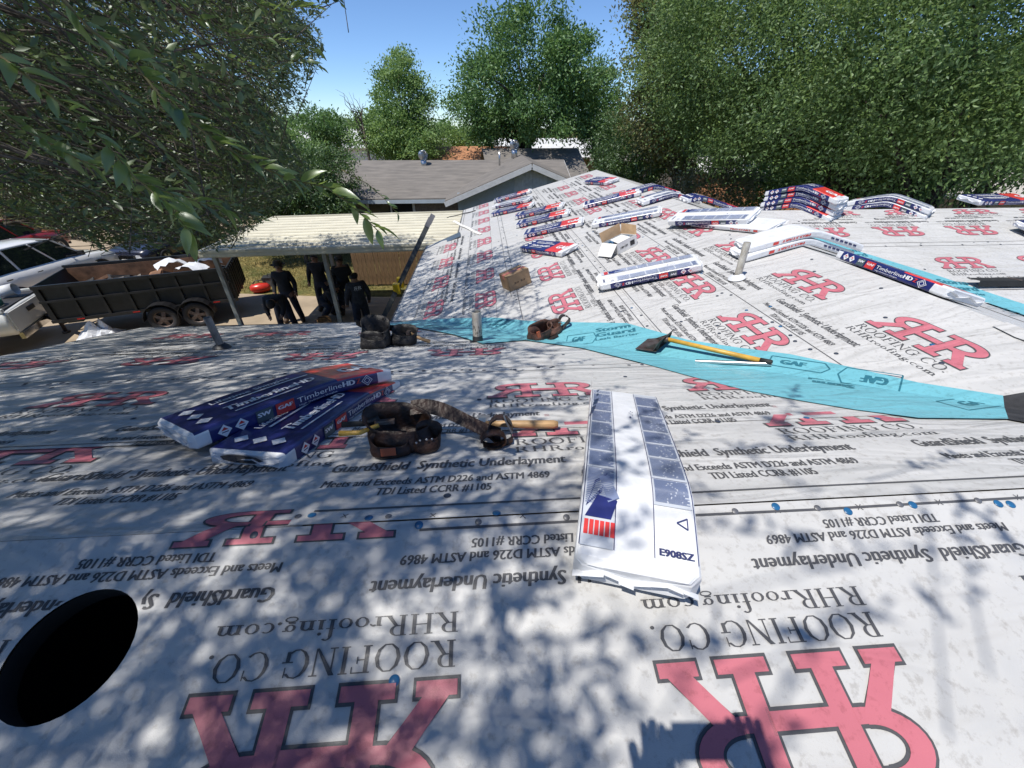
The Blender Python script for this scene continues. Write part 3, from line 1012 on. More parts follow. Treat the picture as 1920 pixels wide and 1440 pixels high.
def wrap_print(kind, flip=False, L=BL, W=BW, T_=BT):
    """printing on one wrap, flat coordinates"""
    side = MB()         # designed in x, y(up) then stood on the y = 0 side
    z = 0.0
    h = T_
    x0 = -L/2
    if kind in ('brand', 'back'):
        for cx in (0.10, 0.165):
            c = 0.027
            poly(side, [(x0+cx-c, h*0.5), (x0+cx, h*0.5-c), (x0+cx+c, h*0.5), (x0+cx, h*0.5+c)], 4, z)
            poly(side, [(x0+cx-c*0.5, h*0.5+c*0.1), (x0+cx+c*0.5, h*0.5+c*0.1), (x0+cx, h*0.5+c*0.6)], 1, z+0.0004)
            sub_rect(side, x0+cx-c*0.45, h*0.5-c*0.25, x0+cx+c*0.45, h*0.5-c*0.1, 6, z+0.0004, 1)
        rect(side, x0+0.225, h*0.12, x0+0.295, h*0.86, 5, z)
        sans(side, 'SW', x0+0.23, h*0.46, 0.058, h*0.24, 4, 0, 0.004, z+0.0005)
        rect(side, x0+0.31, h*0.14, x0+0.395, h*0.86, 1, z)
        sans(side, 'GAF', x0+0.318, h*0.46, 0.07, h*0.22, 4, 0, 0.004, z+0.0005)
        sans(side, 'Timberline', x0+0.41, h*0.40, 0.235, h*0.34, 4, 0, 0.0, z+0.0002)
        sans(side, 'HD', x0+0.65, h*0.40, 0.075, h*0.36, 4, 0, 0.006, z+0.0002)
        sans(side, 'Z', x0+0.732, h*0.40, 0.028, h*0.36, 1, 0, 0.005, z+0.0002)
        sans(side, 'High Definition Shingles', x0+0.415, h*0.18, 0.2, h*0.10, 4, 0, 0.0, z+0.0002)
        cx, c = x0+0.80, 0.03
        for e_, mi in ((0, 4), (0.004, 0), (0.012, 4), (0.016, 0)):
            cc = c - e_
            poly(side, [(cx-cc*1.2, h*0.5), (cx, h*0.5-cc), (cx+cc*1.2, h*0.5), (cx, h*0.5+cc)], mi, z+0.0003*(1+e_*60))
    if kind == 'starter':
        sans(side, 'PRO-START', x0+0.58, h*0.35, 0.26, h*0.32, 1, 0.15, 0.006, z)
        rect(side, x0+0.87, h*0.3, x0+0.92, h*0.75, 1, z)
        for i in range(6):
            rect(side, x0+0.08+0.05*i, h*0.35, x0+0.115+0.05*i, h*0.6, 6, z)
    if flip:
        side.xform(lambda p: Vector((-p.x, h-p.y, p.z)))
    side.xform(lambda p: Vector((p.x, -0.0035-p.z, p.y)))
    top = MB()
    if kind == 'brand':
        sans(top, 'TimberlineHD', x0+0.16, W*0.30, 0.42, W*0.16, 4, 0.15, 0.006)
        sans(top, 'GAF', x0+0.74, W*0.30, 0.22, W*0.30, 4, 0, 0.014)
        sub_rect(top, x0+0.18, W*0.62, x0+0.60, W*0.66, 4, 0.0, 8)
        sub_rect(top, x0+0.18, W*0.18, x0+0.48, W*0.21, 4, 0.0, 8)
        for i in range(3):
            c = 0.032
            cx, cy = x0+0.07, W*(0.25+0.25*i)
            poly(top, [(cx-c, cy), (cx, cy-c), (cx+c, cy), (cx, cy+c)], 4, 0.0)
        sans(top, 'Lifetime Shingles', x0+0.16, W*0.72, 0.36, W*0.1, 4, 0, 0.002)
    elif kind == 'back':
        rnd = random.Random(3)
        for band in ((0.03, 0.30), (0.64, 0.96)):
            y0, y1 = W*band[0], W*band[1]
            sub_rect(top, x0+0.17 if band[0] > 0.1 else x0+0.02, y0, L/2-0.02, y1, 8, -0.0012, 16)
            x = x0+(0.03 if band[0] < 0.1 else 0.175)
            j = 0
            while x < L/2-0.06:
                wd = rnd.choice((0.10, 0.12, 0.15))
                xe = min(x+wd, L/2-0.03)
                if not (band[0] < 0.1 and j == 0):
                    for r_ in range(22):                    # columns of fine print
                        xa = x+0.006+(xe-x-0.01)*r_/22
                        yc = y0+0.004
                        while yc < y1-0.012:
                            yl_ = yc+rnd.uniform(0.03, 0.09)
                            sub_rect(top, xa, yc, xa+(xe-x)*0.026, min(yl_, y1-0.004), 3, 0.0, 1)
                            yc = yl_+rnd.uniform(0.002, 0.005)
                    rect(top, xe-0.0025, y0, xe-0.001, y1, 6, 0.0003)
                x = xe+0.006
                j += 1
            for yy in (y0-0.003, y1+0.002):
                sub_rect(top, x0+0.02, yy, L/2-0.02, yy+0.0022, 6, 0.0, 16)
        # the little roof picture with its red key
        x = x0+0.05
        yb = W*0.05
        poly(top, [(x+0.05, yb), (x+0.05, yb+0.07), (x+0.11, yb+0.085), (x+0.12, yb+0.03)], 0, 0.0006)
        poly(top, [(x+0.08, yb+0.0), (x+0.17, yb+0.02), (x+0.21, yb+0.055), (x+0.13, yb+0.04)], 0, 0.0009)
        poly(top, [(x+0.10, yb+0.06), (x+0.19, yb+0.03), (x+0.20, yb+0.06), (x+0.12, yb+0.09)], 3, 0.0011)
        for i in range(6):
            rect(top, x, yb+0.014*i, x+0.042, yb+0.011+0.014*i, 1, 0.0006)
        top.xform(lambda p: Vector((p.x, W-p.y, p.z)))
        lab = MB()
        sans(lab, 'E908SZ', 0, 0, 0.085, 0.017, 6, 0, 0.003)
        lab.xform(lambda p: Vector((x0+0.03+p.y, W*0.33-p.x, p.z)))
        top.v, off = top.v + lab.v, len(top.v)
        top.f += [tuple(i+off for i in f) for f in lab.f]; top.m += lab.m; top.sm += lab.sm
        tri = MB()
        for i in range(3):
            a, b = math.radians(90+120*i), math.radians(210+120*i)
            tri.bar((0.018*math.cos(a), 0.018*math.sin(a), 0), (0.018*math.cos(b), 0.018*math.sin(b), 0), 0.003, 0.0005, 6)
        tri.xform(lambda p: Vector((x0+0.125+p.x, W*0.12+p.y, p.z)))
        off = len(top.v); top.v += tri.v; top.f += [tuple(i+off for i in f) for f in tri.f]; top.m += tri.m; top.sm += tri.sm
        poly(top, [(0.19, W*0.47), (0.2, W*0.455), (0.212, W*0.47), (0.2, W*0.485)], 6, 0.0002)
        for i in range(5):
            rect(top, 0.225+0.01*i, W*(0.43+0.02*(i % 3)), 0.232+0.01*i, W*(0.44+0.02*(i % 3)), 6, 0.0002)
    top.xform(lambda p: Vector((p.x, p.y, T_+0.004+p.z)))
    return side, top

def softabs(x, r=0.07):
    return math.sqrt(x*x+r*r)-r
def bend_fn(t1, t2, x0=0.0, lift=0.0):
    """sag over a ridge at x0: falls t1 per metre on the low side and t2 on the high side"""
    def f(p):
        d = p.x-x0
        t = t1 if d < 0 else t2
        return Vector((x0+d*(1-0.5*t*t*0.9), p.y, p.z - t*softabs(d) + lift))
    return f
FLAT = {}
def flat_bundle(kind, flip):
    if (kind, flip) not in FLAT:
        s, t = wrap_print(kind, flip)
        FLAT[(kind, flip)] = (wrap_geo(kind, 1+len(FLAT)).mesh('wrap', WM), s.mesh('side_print', WM), t.mesh('top_print', WM) if t.v else None)
    return FLAT[(kind, flip)]
def bundle(M, label, kind='brand', flip=False, bend=None, seed=0, group=None, L=BL, W=BW, T_=BT, name='shingle_bundle'):
    o = empty(name, (0, 0, 0), 0, label, 'bundle', group)
    o.matrix_world = M
    if bend is None and L == BL and T_ == BT:
        a, b, c = flat_bundle(kind, flip)
    else:
        g = wrap_geo(kind, seed, L, W, T_)
        s, t = wrap_print(kind, flip, L, W, T_)
        if bend:
            for q in (g, s, t):
                q.xform(bend)
        a, b, c = g.mesh('wrap', WM), s.mesh('side_print', WM), t.mesh('top_print', WM) if t.v else None
    put('wrap', a, o)
    tag(put('side_print', b, o), kind='stuff')
    if c:
        tag(put('top_print', c, o), kind='stuff')
    return o
def px_bundle(pl, u0, v0, u1, v1, label, z=0.014, tilt=0.0, **kw):
    """a bundle whose near lower edge runs between two points of a slope"""
    a0, s0 = pl.hit(u0, v0); a1, s1 = pl.hit(u1, v1)
    p0, p1 = pl.P(a0, s0, z), pl.P(a1, s1, z)
    x = (p1-p0).normalized()
    y = pl.n.cross(x)
    m = Matrix((x, y, pl.n)).transposed().to_4x4()
    m.translation = (p0+p1)/2
    if tilt:
        m = m @ Matrix.Rotation(tilt, 4, 'X')
    return bundle(m, label, **kw)

def ridge_M(p, x, z_up=(0, 0, 1)):
    x = Vector(x).normalized(); z = Vector(z_up)
    y = z.cross(x).normalized()
    z = x.cross(y)
    m = Matrix((x, y, z)).transposed().to_4x4()
    m.translation = p
    return m

# the white one lying over the near ridge, its end towards us
PSt = Plane(PS.o+Vector((0, 0, 0.09)), PS.ax, PS.dn); PAt = Plane(PA.o+Vector((0, 0, 0.09)), PA.ax, PA.dn)
q0, q1 = PSt.P(*PSt.hit(1192, 1082)), PAt.P(*PAt.hit(1168, 735))
dx_ = Vector((q1.x-q0.x, q1.y-q0.y, 0)).normalized()
tt = (YR-q0.y)/(q1.y-q0.y)
yl = Vector((-dx_.y, dx_.x, 0))
m = ridge_M(Vector((q0.x+(q1.x-q0.x)*tt, YR, ZR+0.012)) - yl*0.156, dx_)
LNEAR, LFAR = PSt.hit(1192, 1080)[1], PAt.hit(1168, 735)[1]
XOFF = (LFAR-LNEAR)/2
print('bundle length', LNEAR+LFAR)
g = bundle(m @ Matrix.Translation((XOFF, 0, 0)), 'white wrapped shingle bundle draped over the near ridge with its printed back up', 'back', False, bend_fn(T, T, -XOFF), 11, None, min(1.08, LNEAR+LFAR), 0.312, 0.09)
for ch in list(g.children):
    if ch.name.startswith('side_print'):
        for v in ch.data.vertices:
            v.co.y = 0.312 - v.co.y; v.co.x = -v.co.x
# two crossed ones at the left
m1 = PA.P(-0.60, 0.53, 0.014)
def pair(u0, v0, u1, v1, z0, z1, lab, seed, roll=0.0):
    pa, pb = PA.P(*PA.hit(u0, v0), z0), PA.P(*PA.hit(u1, v1), z1)
    x = (pb-pa).normalized()
    y = PA.n.cross(x).normalized()
    n = x.cross(y)
    mm = Matrix((x, y, n)).transposed().to_4x4(); mm.translation = (pa+pb)/2
    return bundle(mm @ Matrix.Rotation(roll, 4, 'X'), lab, 'brand', False, bend_fn(0.05, 0.12, 0.1), seed)
lowb = pair(578, 850, 735, 738, 0.015, 0.012, 'dark blue shingle bundle with an open carry slot, underneath a crossed one by the pouch', 21)
mb = MB(); sl = [(0.08, 0.5), (0.11, 0.68), (0.17, 0.75), (0.23, 0.72), (0.265, 0.62), (0.255, 0.42), (0.20, 0.30), (0.12, 0.30)]
mb.add([(-BL/2-0.024, y_, z_*BT-0.02) for y_, z_ in sl], [tuple(range(len(sl)))]); mb.build('carry_slot', M_ASPH, lowb)
pair(425, 846, 715, 742, 0.072, 0.10, 'dark blue and red shingle bundle lying crosswise on top of another one', 22)

gB = 'shingle bundles set out on the far slope'
LB = 'blue and red shingle bundle lying across the far slope between the cardboard boxes and the gable edge'
px_bundle(PB, 978, 474, 1050, 484, 'blue and red shingle bundle lying flat between the two cardboard boxes', group=gB)
px_bundle(PB, 994, 447, 1080, 428, 'blue shingle bundle with red end, the middle one of three nearest the open box', group=gB)
px_bundle(PB, 978, 428, 1056, 410, 'blue shingle bundle with red far end, second up the slope from the open cardboard box', group=gB)
px_bundle(PB, 974, 412, 1047, 395, 'blue shingle bundle with red near end and a brown glove on its far end', group=gB, flip=False)
px_bundle(PB, 928, 407, 990, 393, 'blue shingle bundle with red near end beside the upright blue pair at the eave', group=gB)
px_bundle(PB, 924, 394, 989, 381, 'white backed shingle bundle lying between two blue ones near the eave', kind='back', flip=True, group=gB)
px_bundle(PB, 936, 380, 986, 366, 'farthest blue and red shingle bundle at the gable edge near the eave', group=gB)
px_bundle(PB, 1105, 392, 1192, 371, 'blue shingle bundle with red near end lying alone in mid slope beyond the open box', group=gB)
px_bundle(PB, 1116, 430, 1232, 409, 'white backed shingle bundle lying just behind the open cardboard box', kind='back', flip=True, group=gB)
px_bundle(PB, 1128, 551, 1316, 514, 'white backed shingle bundle with upside down brand side in front of the open box', kind='back', flip=True, group=gB, z=0.03)
px_bundle(PB, 1102, 347, 1130, 349, 'small looking blue and red shingle bundle at the far gable peak', group=gB)
# a glove dropped on one
# over B's ridge
def ridge_bundle(y, ang, z, label, kind='brand', flip=False, seed=0, x0=0.0, off=0.0, group=None):
    """draped east-west over B's ridge"""
    m = ridge_M(Vector((XB+off, y, ZR+z)), (math.cos(ang), math.sin(ang), 0))
    return bundle(m, label, kind, flip, bend_fn(T*1.02, T*1.02, x0), seed, group)
def ridge_y(u, v):
    return PB.hit(u, v)[0]
ridge_bundle(ridge_y(1243, 378), 0.0, 0.016, 'white backed shingle bundle bent over the far ridge, nearest the big white one', 'back', True, 31, 0.02, 0.0, gB)
ridge_bundle(ridge_y(1206, 362), 0.05, 0.016, 'dark blue shingle bundle bent over the far ridge behind a white one', 'brand', False, 32, 0.0, 0.1, gB)
ridge_bundle(ridge_y(1256, 372)-0.5, -0.05, 0.02, 'dark blue shingle bundle mostly behind the far ridge beside the big white one', 'brand', False, 33, -0.3, 0.55, gB)
px_bundle(PB, 1262, 431, 1388, 431, 'large white shingle bundle lying flat with its printed back up just below the ridge', z=0.05, tilt=0.10, kind='back', flip=True, group=gB)
px_bundle(PB, 1300, 428, 1426, 441, 'bundle poking out from under the large flat white one', kind='starter', group=gB, T_=0.05, L=1.0)
yps = ridge_y(1490, 460)
for j, (dz, da, off) in enumerate(((0.016, 0.02, 0.0), (0.09, -0.05, 0.03))):
    m = ridge_M(Vector((XB+0.02+off, yps-0.10, ZR+dz)), (math.cos(da), math.sin(da), 0))
    bundle(m, ('lower' if j == 0 else 'upper')+' of two white starter strip bundles bent over the ridge by the white pipe', 'starter', True, bend_fn(T*1.05, T*1.05, 0.02), 41+j, None, 1.12, 0.33, 0.066, 'starter_bundle')
ya = ridge_y(1566, 482); yb = ridge_y(1813, 553)
m = PC.frame((ya+yb)/2, 0.0, 0.014, math.pi)
bundle(m, 'blue shingle bundle lying lengthwise along the ridge, white film end towards the black flashing', 'brand', False, None, 43)
# on the far ridge D
def d_bundle(x, z, label, seed, kind='brand', ang=0.0, group=None, off=0.0, flip=False):
    m = ridge_M(Vector((x, YD+off, ZR+z)), (math.sin(ang), -math.cos(ang), 0))
    return bundle(m, label, kind, flip, bend_fn(T*1.05, T*1.05, 0.0), seed, group)
gD = 'shingle bundles on the ridge by the black flashing'
xs_ = PD.P(*PD.hit(1500, 400)).x
for j in range(4):
    d_bundle(xs_+0.02+0.012*((j*7) % 3), 0.016+0.073*j, ('bottom', 'second', 'third', 'top')[j]+' dark blue bundle of the stack of four draped over a ridge', 51+j, 'brand', 0.50+0.05*((j*5) % 3), gD, 0.08)
xs_ = PD.P(*PD.hit(1672, 396)).x
for j in range(2):
    d_bundle(xs_+0.02*j, 0.016+0.073*j, ('lower', 'upper')[j]+' white backed bundle of the pair draped over the ridge by the black flashing', 57+j, 'back', 0.62+0.06*j, gD, 0.08, True)
xs_ = PD.P(*PD.hit(1890, 388)).x
m = ridge_M(Vector((xs_, YD+0.05, ZR+0.03)), (1, 0.06, 0), (0, -0.12, 1))
bundle(m, 'dark blue shingle bundle lying lengthwise on the ridge beyond both draped stacks', 'brand', False, None, 60, gD)
bundle(ridge_M(PD.P(PD.hit(1935, 448)[0]+0.42, PD.hit(1935, 448)[1], 0.016), (0.96, 0.2, -0.05), PD.n), 'dark blue bundle on the slope above the black flashing', 'brand', False, None, 61, gD)

# ------------------------------------------------------------------ boxes
M_CARD = mat('cardboard', (0.40, 0.26, 0.145), 0.85, var=0.12, scale=5, bump=0.1, bscale=80)
M_CARDIN = mat('cardboard_inside', (0.46, 0.31, 0.18), 0.85, var=0.1)
M_CARDW = mat('white_board', (0.72, 0.71, 0.68), 0.6, var=0.05)
M_TAPE = mat('printed_tape', (0.62, 0.20, 0.12), 0.4)
def plane_empty(name, pl, u, v, ang, label, cat, z=0.010):
    a, s = pl.hit(u, v)
    o = empty(name, (0, 0, 0), 0, label, cat)
    o.matrix_world = pl.frame(a, s, z, ang)
    return o
bx = plane_empty('cardboard_box', PB, 970, 536, -1.15, 'closed brown cardboard box with printed tape standing on the far slope', 'box')
mb = MB()
w_, d_, h_ = 0.30, 0.24, 0.185
mb.box((-w_/2, -d_/2, 0), (w_/2, d_/2, h_-0.004))
mb.build('carton', M_CARD, bx)
for sgn in (-1, 1):
    mb = MB(); mb.box((-w_/2-0.002, 0.002 if sgn > 0 else -d_/2-0.002, h_-0.0025), (w_/2+0.002, d_/2+0.002 if sgn > 0 else -0.002, h_+0.002+0.001*sgn))
    mb.build('flap', M_CARD, bx)
mb = MB(); mb.box((-w_/2-0.004, -0.035, h_+0.0035), (w_/2+0.004, 0.035, h_+0.0045)); mb.box((-w_/2-0.0045, -0.035, h_-0.05), (-w_/2-0.003, 0.035, h_+0.004))
mb.build('tape', M_TAPE, bx)
mb = MB()
for i, t in enumerate((0.05, 0.11)):
    sans(mb, '25 LB', -0.08+0.09*i, 0.07, 0.06, 0.02, 0, 0, 0.002)
mb.xform(lambda p: Vector((p.x, -d_/2-0.003, p.y)))
mb.build('lettering', M_FELT, bx)

ob = plane_empty('open_carton', PB, 1163, 468, -1.05, 'open cardboard box of nails with its flaps up', 'box')
w_, d_, h_ = 0.34, 0.26, 0.13
mb = MB()
for lo, hi in (((-w_/2, -d_/2, 0), (w_/2, d_/2, 0.008)), ((-w_/2, -d_/2, 0.008), (-w_/2+0.006, d_/2, h_)), ((w_/2-0.006, -d_/2, 0.008), (w_/2, d_/2, h_)), ((-w_/2+0.006, -d_/2, 0.008), (w_/2-0.006, -d_/2+0.006, h_)), ((-w_/2+0.006, d_/2-0.006, 0.008), (w_/2-0.006, d_/2, h_))):
    mb.box(lo, hi)
mb.build('carton', M_CARDW, ob)
def flap(pts, th=0.005, m_=M_CARDIN):
    mb = MB()
    p = [Vector(q) for q in pts]
    n = (p[1]-p[0]).cross(p[2]-p[1]).normalized()*th
    mb.add(p+[q+n for q in p], [(0,3,2,1),(4,5,6,7),(0,1,5,4),(1,2,6,5),(2,3,7,6),(3,0,4,7)])
    mb.build('flap', m_, ob)
flap([(-w_/2, d_/2, h_), (w_/2, d_/2, h_), (w_/2+0.01, d_/2+0.02, h_+0.13), (-w_/2, d_/2+0.03, h_+0.12)])
flap([(w_/2, -d_/2, h_), (w_/2, d_/2, h_), (w_/2+0.045, d_/2+0.02, h_+0.12), (w_/2+0.05, -d_/2+0.04, h_+0.10)])
flap([(-w_/2, -d_/2, h_), (-w_/2-0.14, -d_/2-0.02, h_*0.1+0.01), (-w_/2-0.15, d_/2-0.05, h_*0.1+0.01), (-w_/2, d_/2, h_)], m_=M_CARDW)
flap([(-w_/2+0.02, -d_/2, h_), (w_/2-0.1, -d_/2, h_), (w_/2-0.13, -d_/2+0.12, h_+0.035), (-w_/2+0.02, -d_/2+0.13, h_+0.035)], m_=M_CARDW)
mb = MB()
for i in range(40):
    x, y = random.uniform(-0.1, 0.15), random.uniform(-0.1, 0.1)
    mb.lathe([(0.03, 0), (0.03, 0.012), (0.001, 0.013)], 8, 0, Matrix.Translation((x, y, h_-0.045+random.random()*0.03)) @ Matrix.Rotation(random.uniform(-0.7, 0.7), 4, 'X'))
tag(mb.build('nail_coil', M_CAPB, ob), kind='stuff')
mb = MB()
sans(mb, '1,000 CAPS', -0.12, 0.05, 0.13, 0.025, 0, 0, 0.002); rect(mb, 0.05, 0.03, 0.13, 0.09, 0, 0)
mb.xform(lambda p: Vector((p.x, -d_/2-0.002-p.z, p.y)))
mb.build('side_print', M_FELT, ob)

# ------------------------------------------------------------------ pipes through the roof
M_PVC = mat('pvc_weathered', (0.62, 0.60, 0.54), 0.5, col2=(0.34, 0.31, 0.26), scale=22, stretch=(1, 1, 0.5))
M_PIPEW = mat('pipe_rusty_grey', (0.34, 0.32, 0.29), 0.7, col2=(0.13, 0.12, 0.11), scale=30, stretch=(1, 1, 0.3))
M_LEAD = mat('pipe_boot', (0.035, 0.035, 0.038), 0.5, bump=0.3, bscale=40)
M_TAR = mat('tar_stains', (0.03, 0.03, 0.03), 0.7)
def pipe(pl, u, v, h, r, label, m_, lean=(0, 0), boot=True, boot_m=None):
    a, s = pl.hit(u, v)
    p = pl.P(a, s, 0.0)
    o = empty('vent_pipe', p, 0, label, 'vent pipe')
    mb = MB()
    d = Vector((lean[0], lean[1], 1)).normalized()
    top = d*h
    n = 20
    mb.tube([d*-0.12, d*0.02, d*h*0.5, top], [r, r, r, r], n, 0, cap=False)
    mb.tube([top, d*(h*0.55)], [r*0.86, r*0.86], n, 0, cap=False)
    sx = d.orthogonal().normalized(); sy = d.cross(sx)
    ring = [(sx*math.cos(2*math.pi*i/n)+sy*math.sin(2*math.pi*i/n)) for i in range(n)]
    vs = [top+q*r for q in ring]+[top+q*r*0.86 for q in ring]
    mb.add(vs, [(i, (i+1) % n, n+(i+1) % n, n+i) for i in range(n)])
    mb.build('tube', m_, o)
    if boot:
        mb = MB()
        R = pl.n.to_track_quat('Z', 'Y').to_matrix().to_4x4()
        if boot == 'tar':
            mb.tube([d*0.012, d*0.05, d*0.075], [r+0.006, r+0.004, r+0.001], 16, 0, cap=False)
            pts = [(0.075*math.cos(i*0.7)*(1+0.3*math.sin(i*2.3)), 0.075*math.sin(i*0.7)*(1+0.3*math.cos(i*1.7))) for i in range(9)]
            vs = [R @ Vector((x, y, 0.016)) for x, y in pts]
            mb.add(vs, [tuple(range(9))])
        else:
            mb.lathe([(r+0.045, 0.014), (r+0.03, 0.035), (r+0.004, 0.055)], 16, 0, R)
        mb.build('boot', boot_m or M_LEAD, o)
    return o
p1 = pipe(PA, 896, 642, 0.30, 0.042, 'white plastic vent pipe spattered with dark paint beside the blue valley sheet', M_PVC, (0.0, 0.0), 'tar')
mb = MB()      # paint drips on the pipe
for i in range(26):
    a, z0, hh = random.uniform(-2.6, 0.4), random.uniform(0.04, 0.17), random.uniform(0.01, 0.04)
    w = random.uniform(0.05, 0.16)
    r = 0.0428
    mb.add([(r*math.cos(a), r*math.sin(a), z0), (r*math.cos(a+w), r*math.sin(a+w), z0+0.004), (r*math.cos(a+w*0.8), r*math.sin(a+w*0.8), z0+hh), (r*math.cos(a+w*0.2), r*math.sin(a+w*0.2), z0+hh*0.9)], [(0,1,2,3)])
mb.build('paint_drip', M_TAR, p1)
pipe(PA, 417, 655, 0.30, 0.030, 'thin rusty grey vent pipe standing near the eave above the trailer', M_PIPEW, (-0.05, 0.02), 'lead')
pipe(PB, 1381, 524, 0.33, 0.030, 'grimy white vent pipe with a torn paper collar in front of the starter bundles', M_PVC, (0.0, 0.02), 'lead', M_WRAP)

# ------------------------------------------------------------------ tools
M_LEATH = mat('brown_leather', (0.034, 0.016, 0.010), 0.48, var=0.35, scale=12, bump=0.5, bscale=60, spec=0.4)
M_LEATD = mat('black_leather', (0.016, 0.014, 0.014), 0.55, var=0.3, scale=12, bump=0.5, bscale=60)
M_LEATR = mat('worn_red_brown_leather', (0.115, 0.052, 0.035), 0.6, var=0.4, scale=14, bump=0.6, bscale=50)
M_ORANGE = mat('faded_orange', (0.5, 0.12, 0.05), 0.6)
M_STEEL = mat('bare_steel', (0.42, 0.42, 0.43), 0.32, metal=0.9, var=0.15, scale=20)
M_STEELD = mat('worn_dark_steel', (0.16, 0.14, 0.13), 0.55, metal=0.7, col2=(0.09, 0.055, 0.045), scale=22, bump=0.3)
M_HANDLE = mat('hickory_handle', (0.46, 0.29, 0.14), 0.5, var=0.2, scale=8, stretch=(1, 14, 14))
M_YEL = mat('yellow_fibreglass', (0.62, 0.36, 0.06), 0.42, var=0.12, scale=14, bump=0.15)
M_BLK = mat('black_rubber', (0.018, 0.018, 0.018), 0.7)
M_ALU = mat('galvanised', (0.55, 0.56, 0.57), 0.30, metal=0.95, var=0.08, scale=12)
def sack(mb, w, d, h, mi=0, lean=0.0, seed=0, open_in=0.75, flat=0.65, n=18):
    """an open leather pouch: bellied below, thin rolled lip, hollow inside"""
    rings = []
    prof = [(0.55, 0.0), (0.92, 0.02), (1.0, 0.18), (0.98, 0.5), (0.9, 0.8), (0.96, 1.0), (0.90, 1.0), (0.82, 0.8), (0.86, 0.4), (0.5, 0.22)]
    for k_, z in prof:
        ring = []
        for i in range(n):
            a = 2*math.pi*i/n
            ca, sa = math.cos(a), math.sin(a)
            ex = 0.75
            x = math.copysign(abs(ca)**ex, ca)*w/2*k_
            y = math.copysign(abs(sa)**ex, sa)*d/2*k_*(1.0 if sa < 0 else flat)
            zz = z*h*(1.0+0.34*sa*z-0.10*ca*z)
            wob = 0.05*w*noise.noise((ca*1.6+seed, sa*1.6, z*2.2))+0.02*w*noise.noise((ca*5+seed, sa*5, z*6))
            y *= 1-0.30*max(0, z-0.35)
            ring.append(Vector((x+wob+lean*zz, y+wob, zz)))
        rings.append(ring)
    mb.loft(rings, mi, True)
def rivets(parent, pts, nrm, r=0.005):
    mb = MB()
    R = Vector(nrm).to_track_quat('Z', 'Y').to_matrix().to_4x4()
    for p in pts:
        mb.lathe([(r, 0), (r*0.7, r*0.5), (0.0003, r*0.7)], 8, 0, Matrix.Translation(p) @ R)
    mb.build('rivets', M_STEEL, parent)

# brown pouch with its belt, at the near ridge
a, s = PA.hit(765, 838)
tb = empty('tool_belt', (0, 0, 0), 0, 'brown leather tool pouch on a belt beside the two crossed bundles', 'tool belt')
tb.matrix_world = PA.frame(a, s, 0.014, 0.10)
mb = MB(); sack(mb, 0.27, 0.19, 0.125, 0, -0.25, 2.0); mb.build('pouch', M_LEATH, tb)
mb = MB(); sack(mb, 0.16, 0.10, 0.065, 0, -0.1, 5.0)
mb.xform(lambda p: p + Vector((-0.05, -0.075, 0.0))); mb.build('front_pocket', M_LEATH, tb)
mb = MB(); mb.box((-0.085, -0.131, 0.018), (-0.03, -0.127, 0.048)); mb.build('patch', M_ORANGE, tb)
mb = MB(); sack(mb, 0.11, 0.09, 0.085, 0, 0.2, 7.0)
mb.xform(lambda p: p + Vector((0.075, -0.062, 0.0))); mb.build('side_pocket', M_LEATH, tb)
rivets(tb, [(0.06, -0.109, 0.060), (0.085, -0.109, 0.062), (0.045, -0.106, 0.05), (0.105, -0.10, 0.058)], (0, -1, 0.1))
pts = []
for i in range(17):
    t = i/16
    pts.append(Vector((0.02+0.36*t, 0.045-0.07*t+0.015*math.sin(t*5), 0.125+0.045*math.sin(t*3.3+0.3)*(1-t)-0.10*t**1.2)))
mb = MB(); mb.ribbon(pts, [(0.1, 0.55, 0.9-0.5*i/16) for i in range(17)], 0.062, 0.005); mb.build('belt', M_LEATH, tb)
mb = MB()
loop = [Vector((0.375+0.055*math.cos(t)+0.02*t/6, -0.035+0.03*math.sin(t), 0.045+0.045*math.sin(t))) for t in [2*math.pi*i/14 for i in range(13)]]
mb.ribbon(loop, [(0.15, 1, 0)]*13, 0.05, 0.005)
lp2 = [Vector((0.345-0.05*math.cos(t), -0.085+0.01*math.sin(t), 0.028+0.026*math.sin(t))) for t in [2*math.pi*i/12 for i in range(12)]]
mb.ribbon(lp2, [(0, 1, 0.1)]*12, 0.045, 0.005)
mb.build('belt_loop', M_LEATH, tb)
mb = MB()
for y0, y1 in ((-0.055, -0.045), (-0.01, 0.0)):
    mb.bar((0.40, y0, 0.09), (0.425, y0, 0.035), 0.006)
mb.bar((0.40, -0.055, 0.09), (0.40, 0.0, 0.09), 0.006); mb.bar((0.425, -0.055, 0.035), (0.425, 0.0, 0.035), 0.006); mb.bar((0.40, -0.028, 0.09), (0.425, -0.028, 0.035), 0.006)
mb.build('buckle', M_STEEL, tb)
# pliers and a knife out of the pouch mouth
pk = empty('pliers', (0, 0, 0), 0, 'yellow and black handled pliers sticking out of the brown pouch', 'pliers')
pk.matrix_world = tb.matrix_world.copy()
mb = MB(); mb.tube([(-0.10, 0.0, 0.12), (-0.16, -0.005, 0.105), (-0.24, -0.01, 0.11)], [0.011, 0.011, 0.013], 8); mb.build('grip', M_BLK, pk)
mb = MB(); mb.tube([(-0.10, -0.02, 0.10), (-0.17, -0.045, 0.085), (-0.245, -0.045, 0.088)], [0.009, 0.010, 0.012], 8); mb.build('grip', M_YEL, pk)
mb = MB(); mb.box((-0.115, -0.02, 0.10), (-0.04, 0.005, 0.115)); mb.build('jaw', M_STEELD, pk)
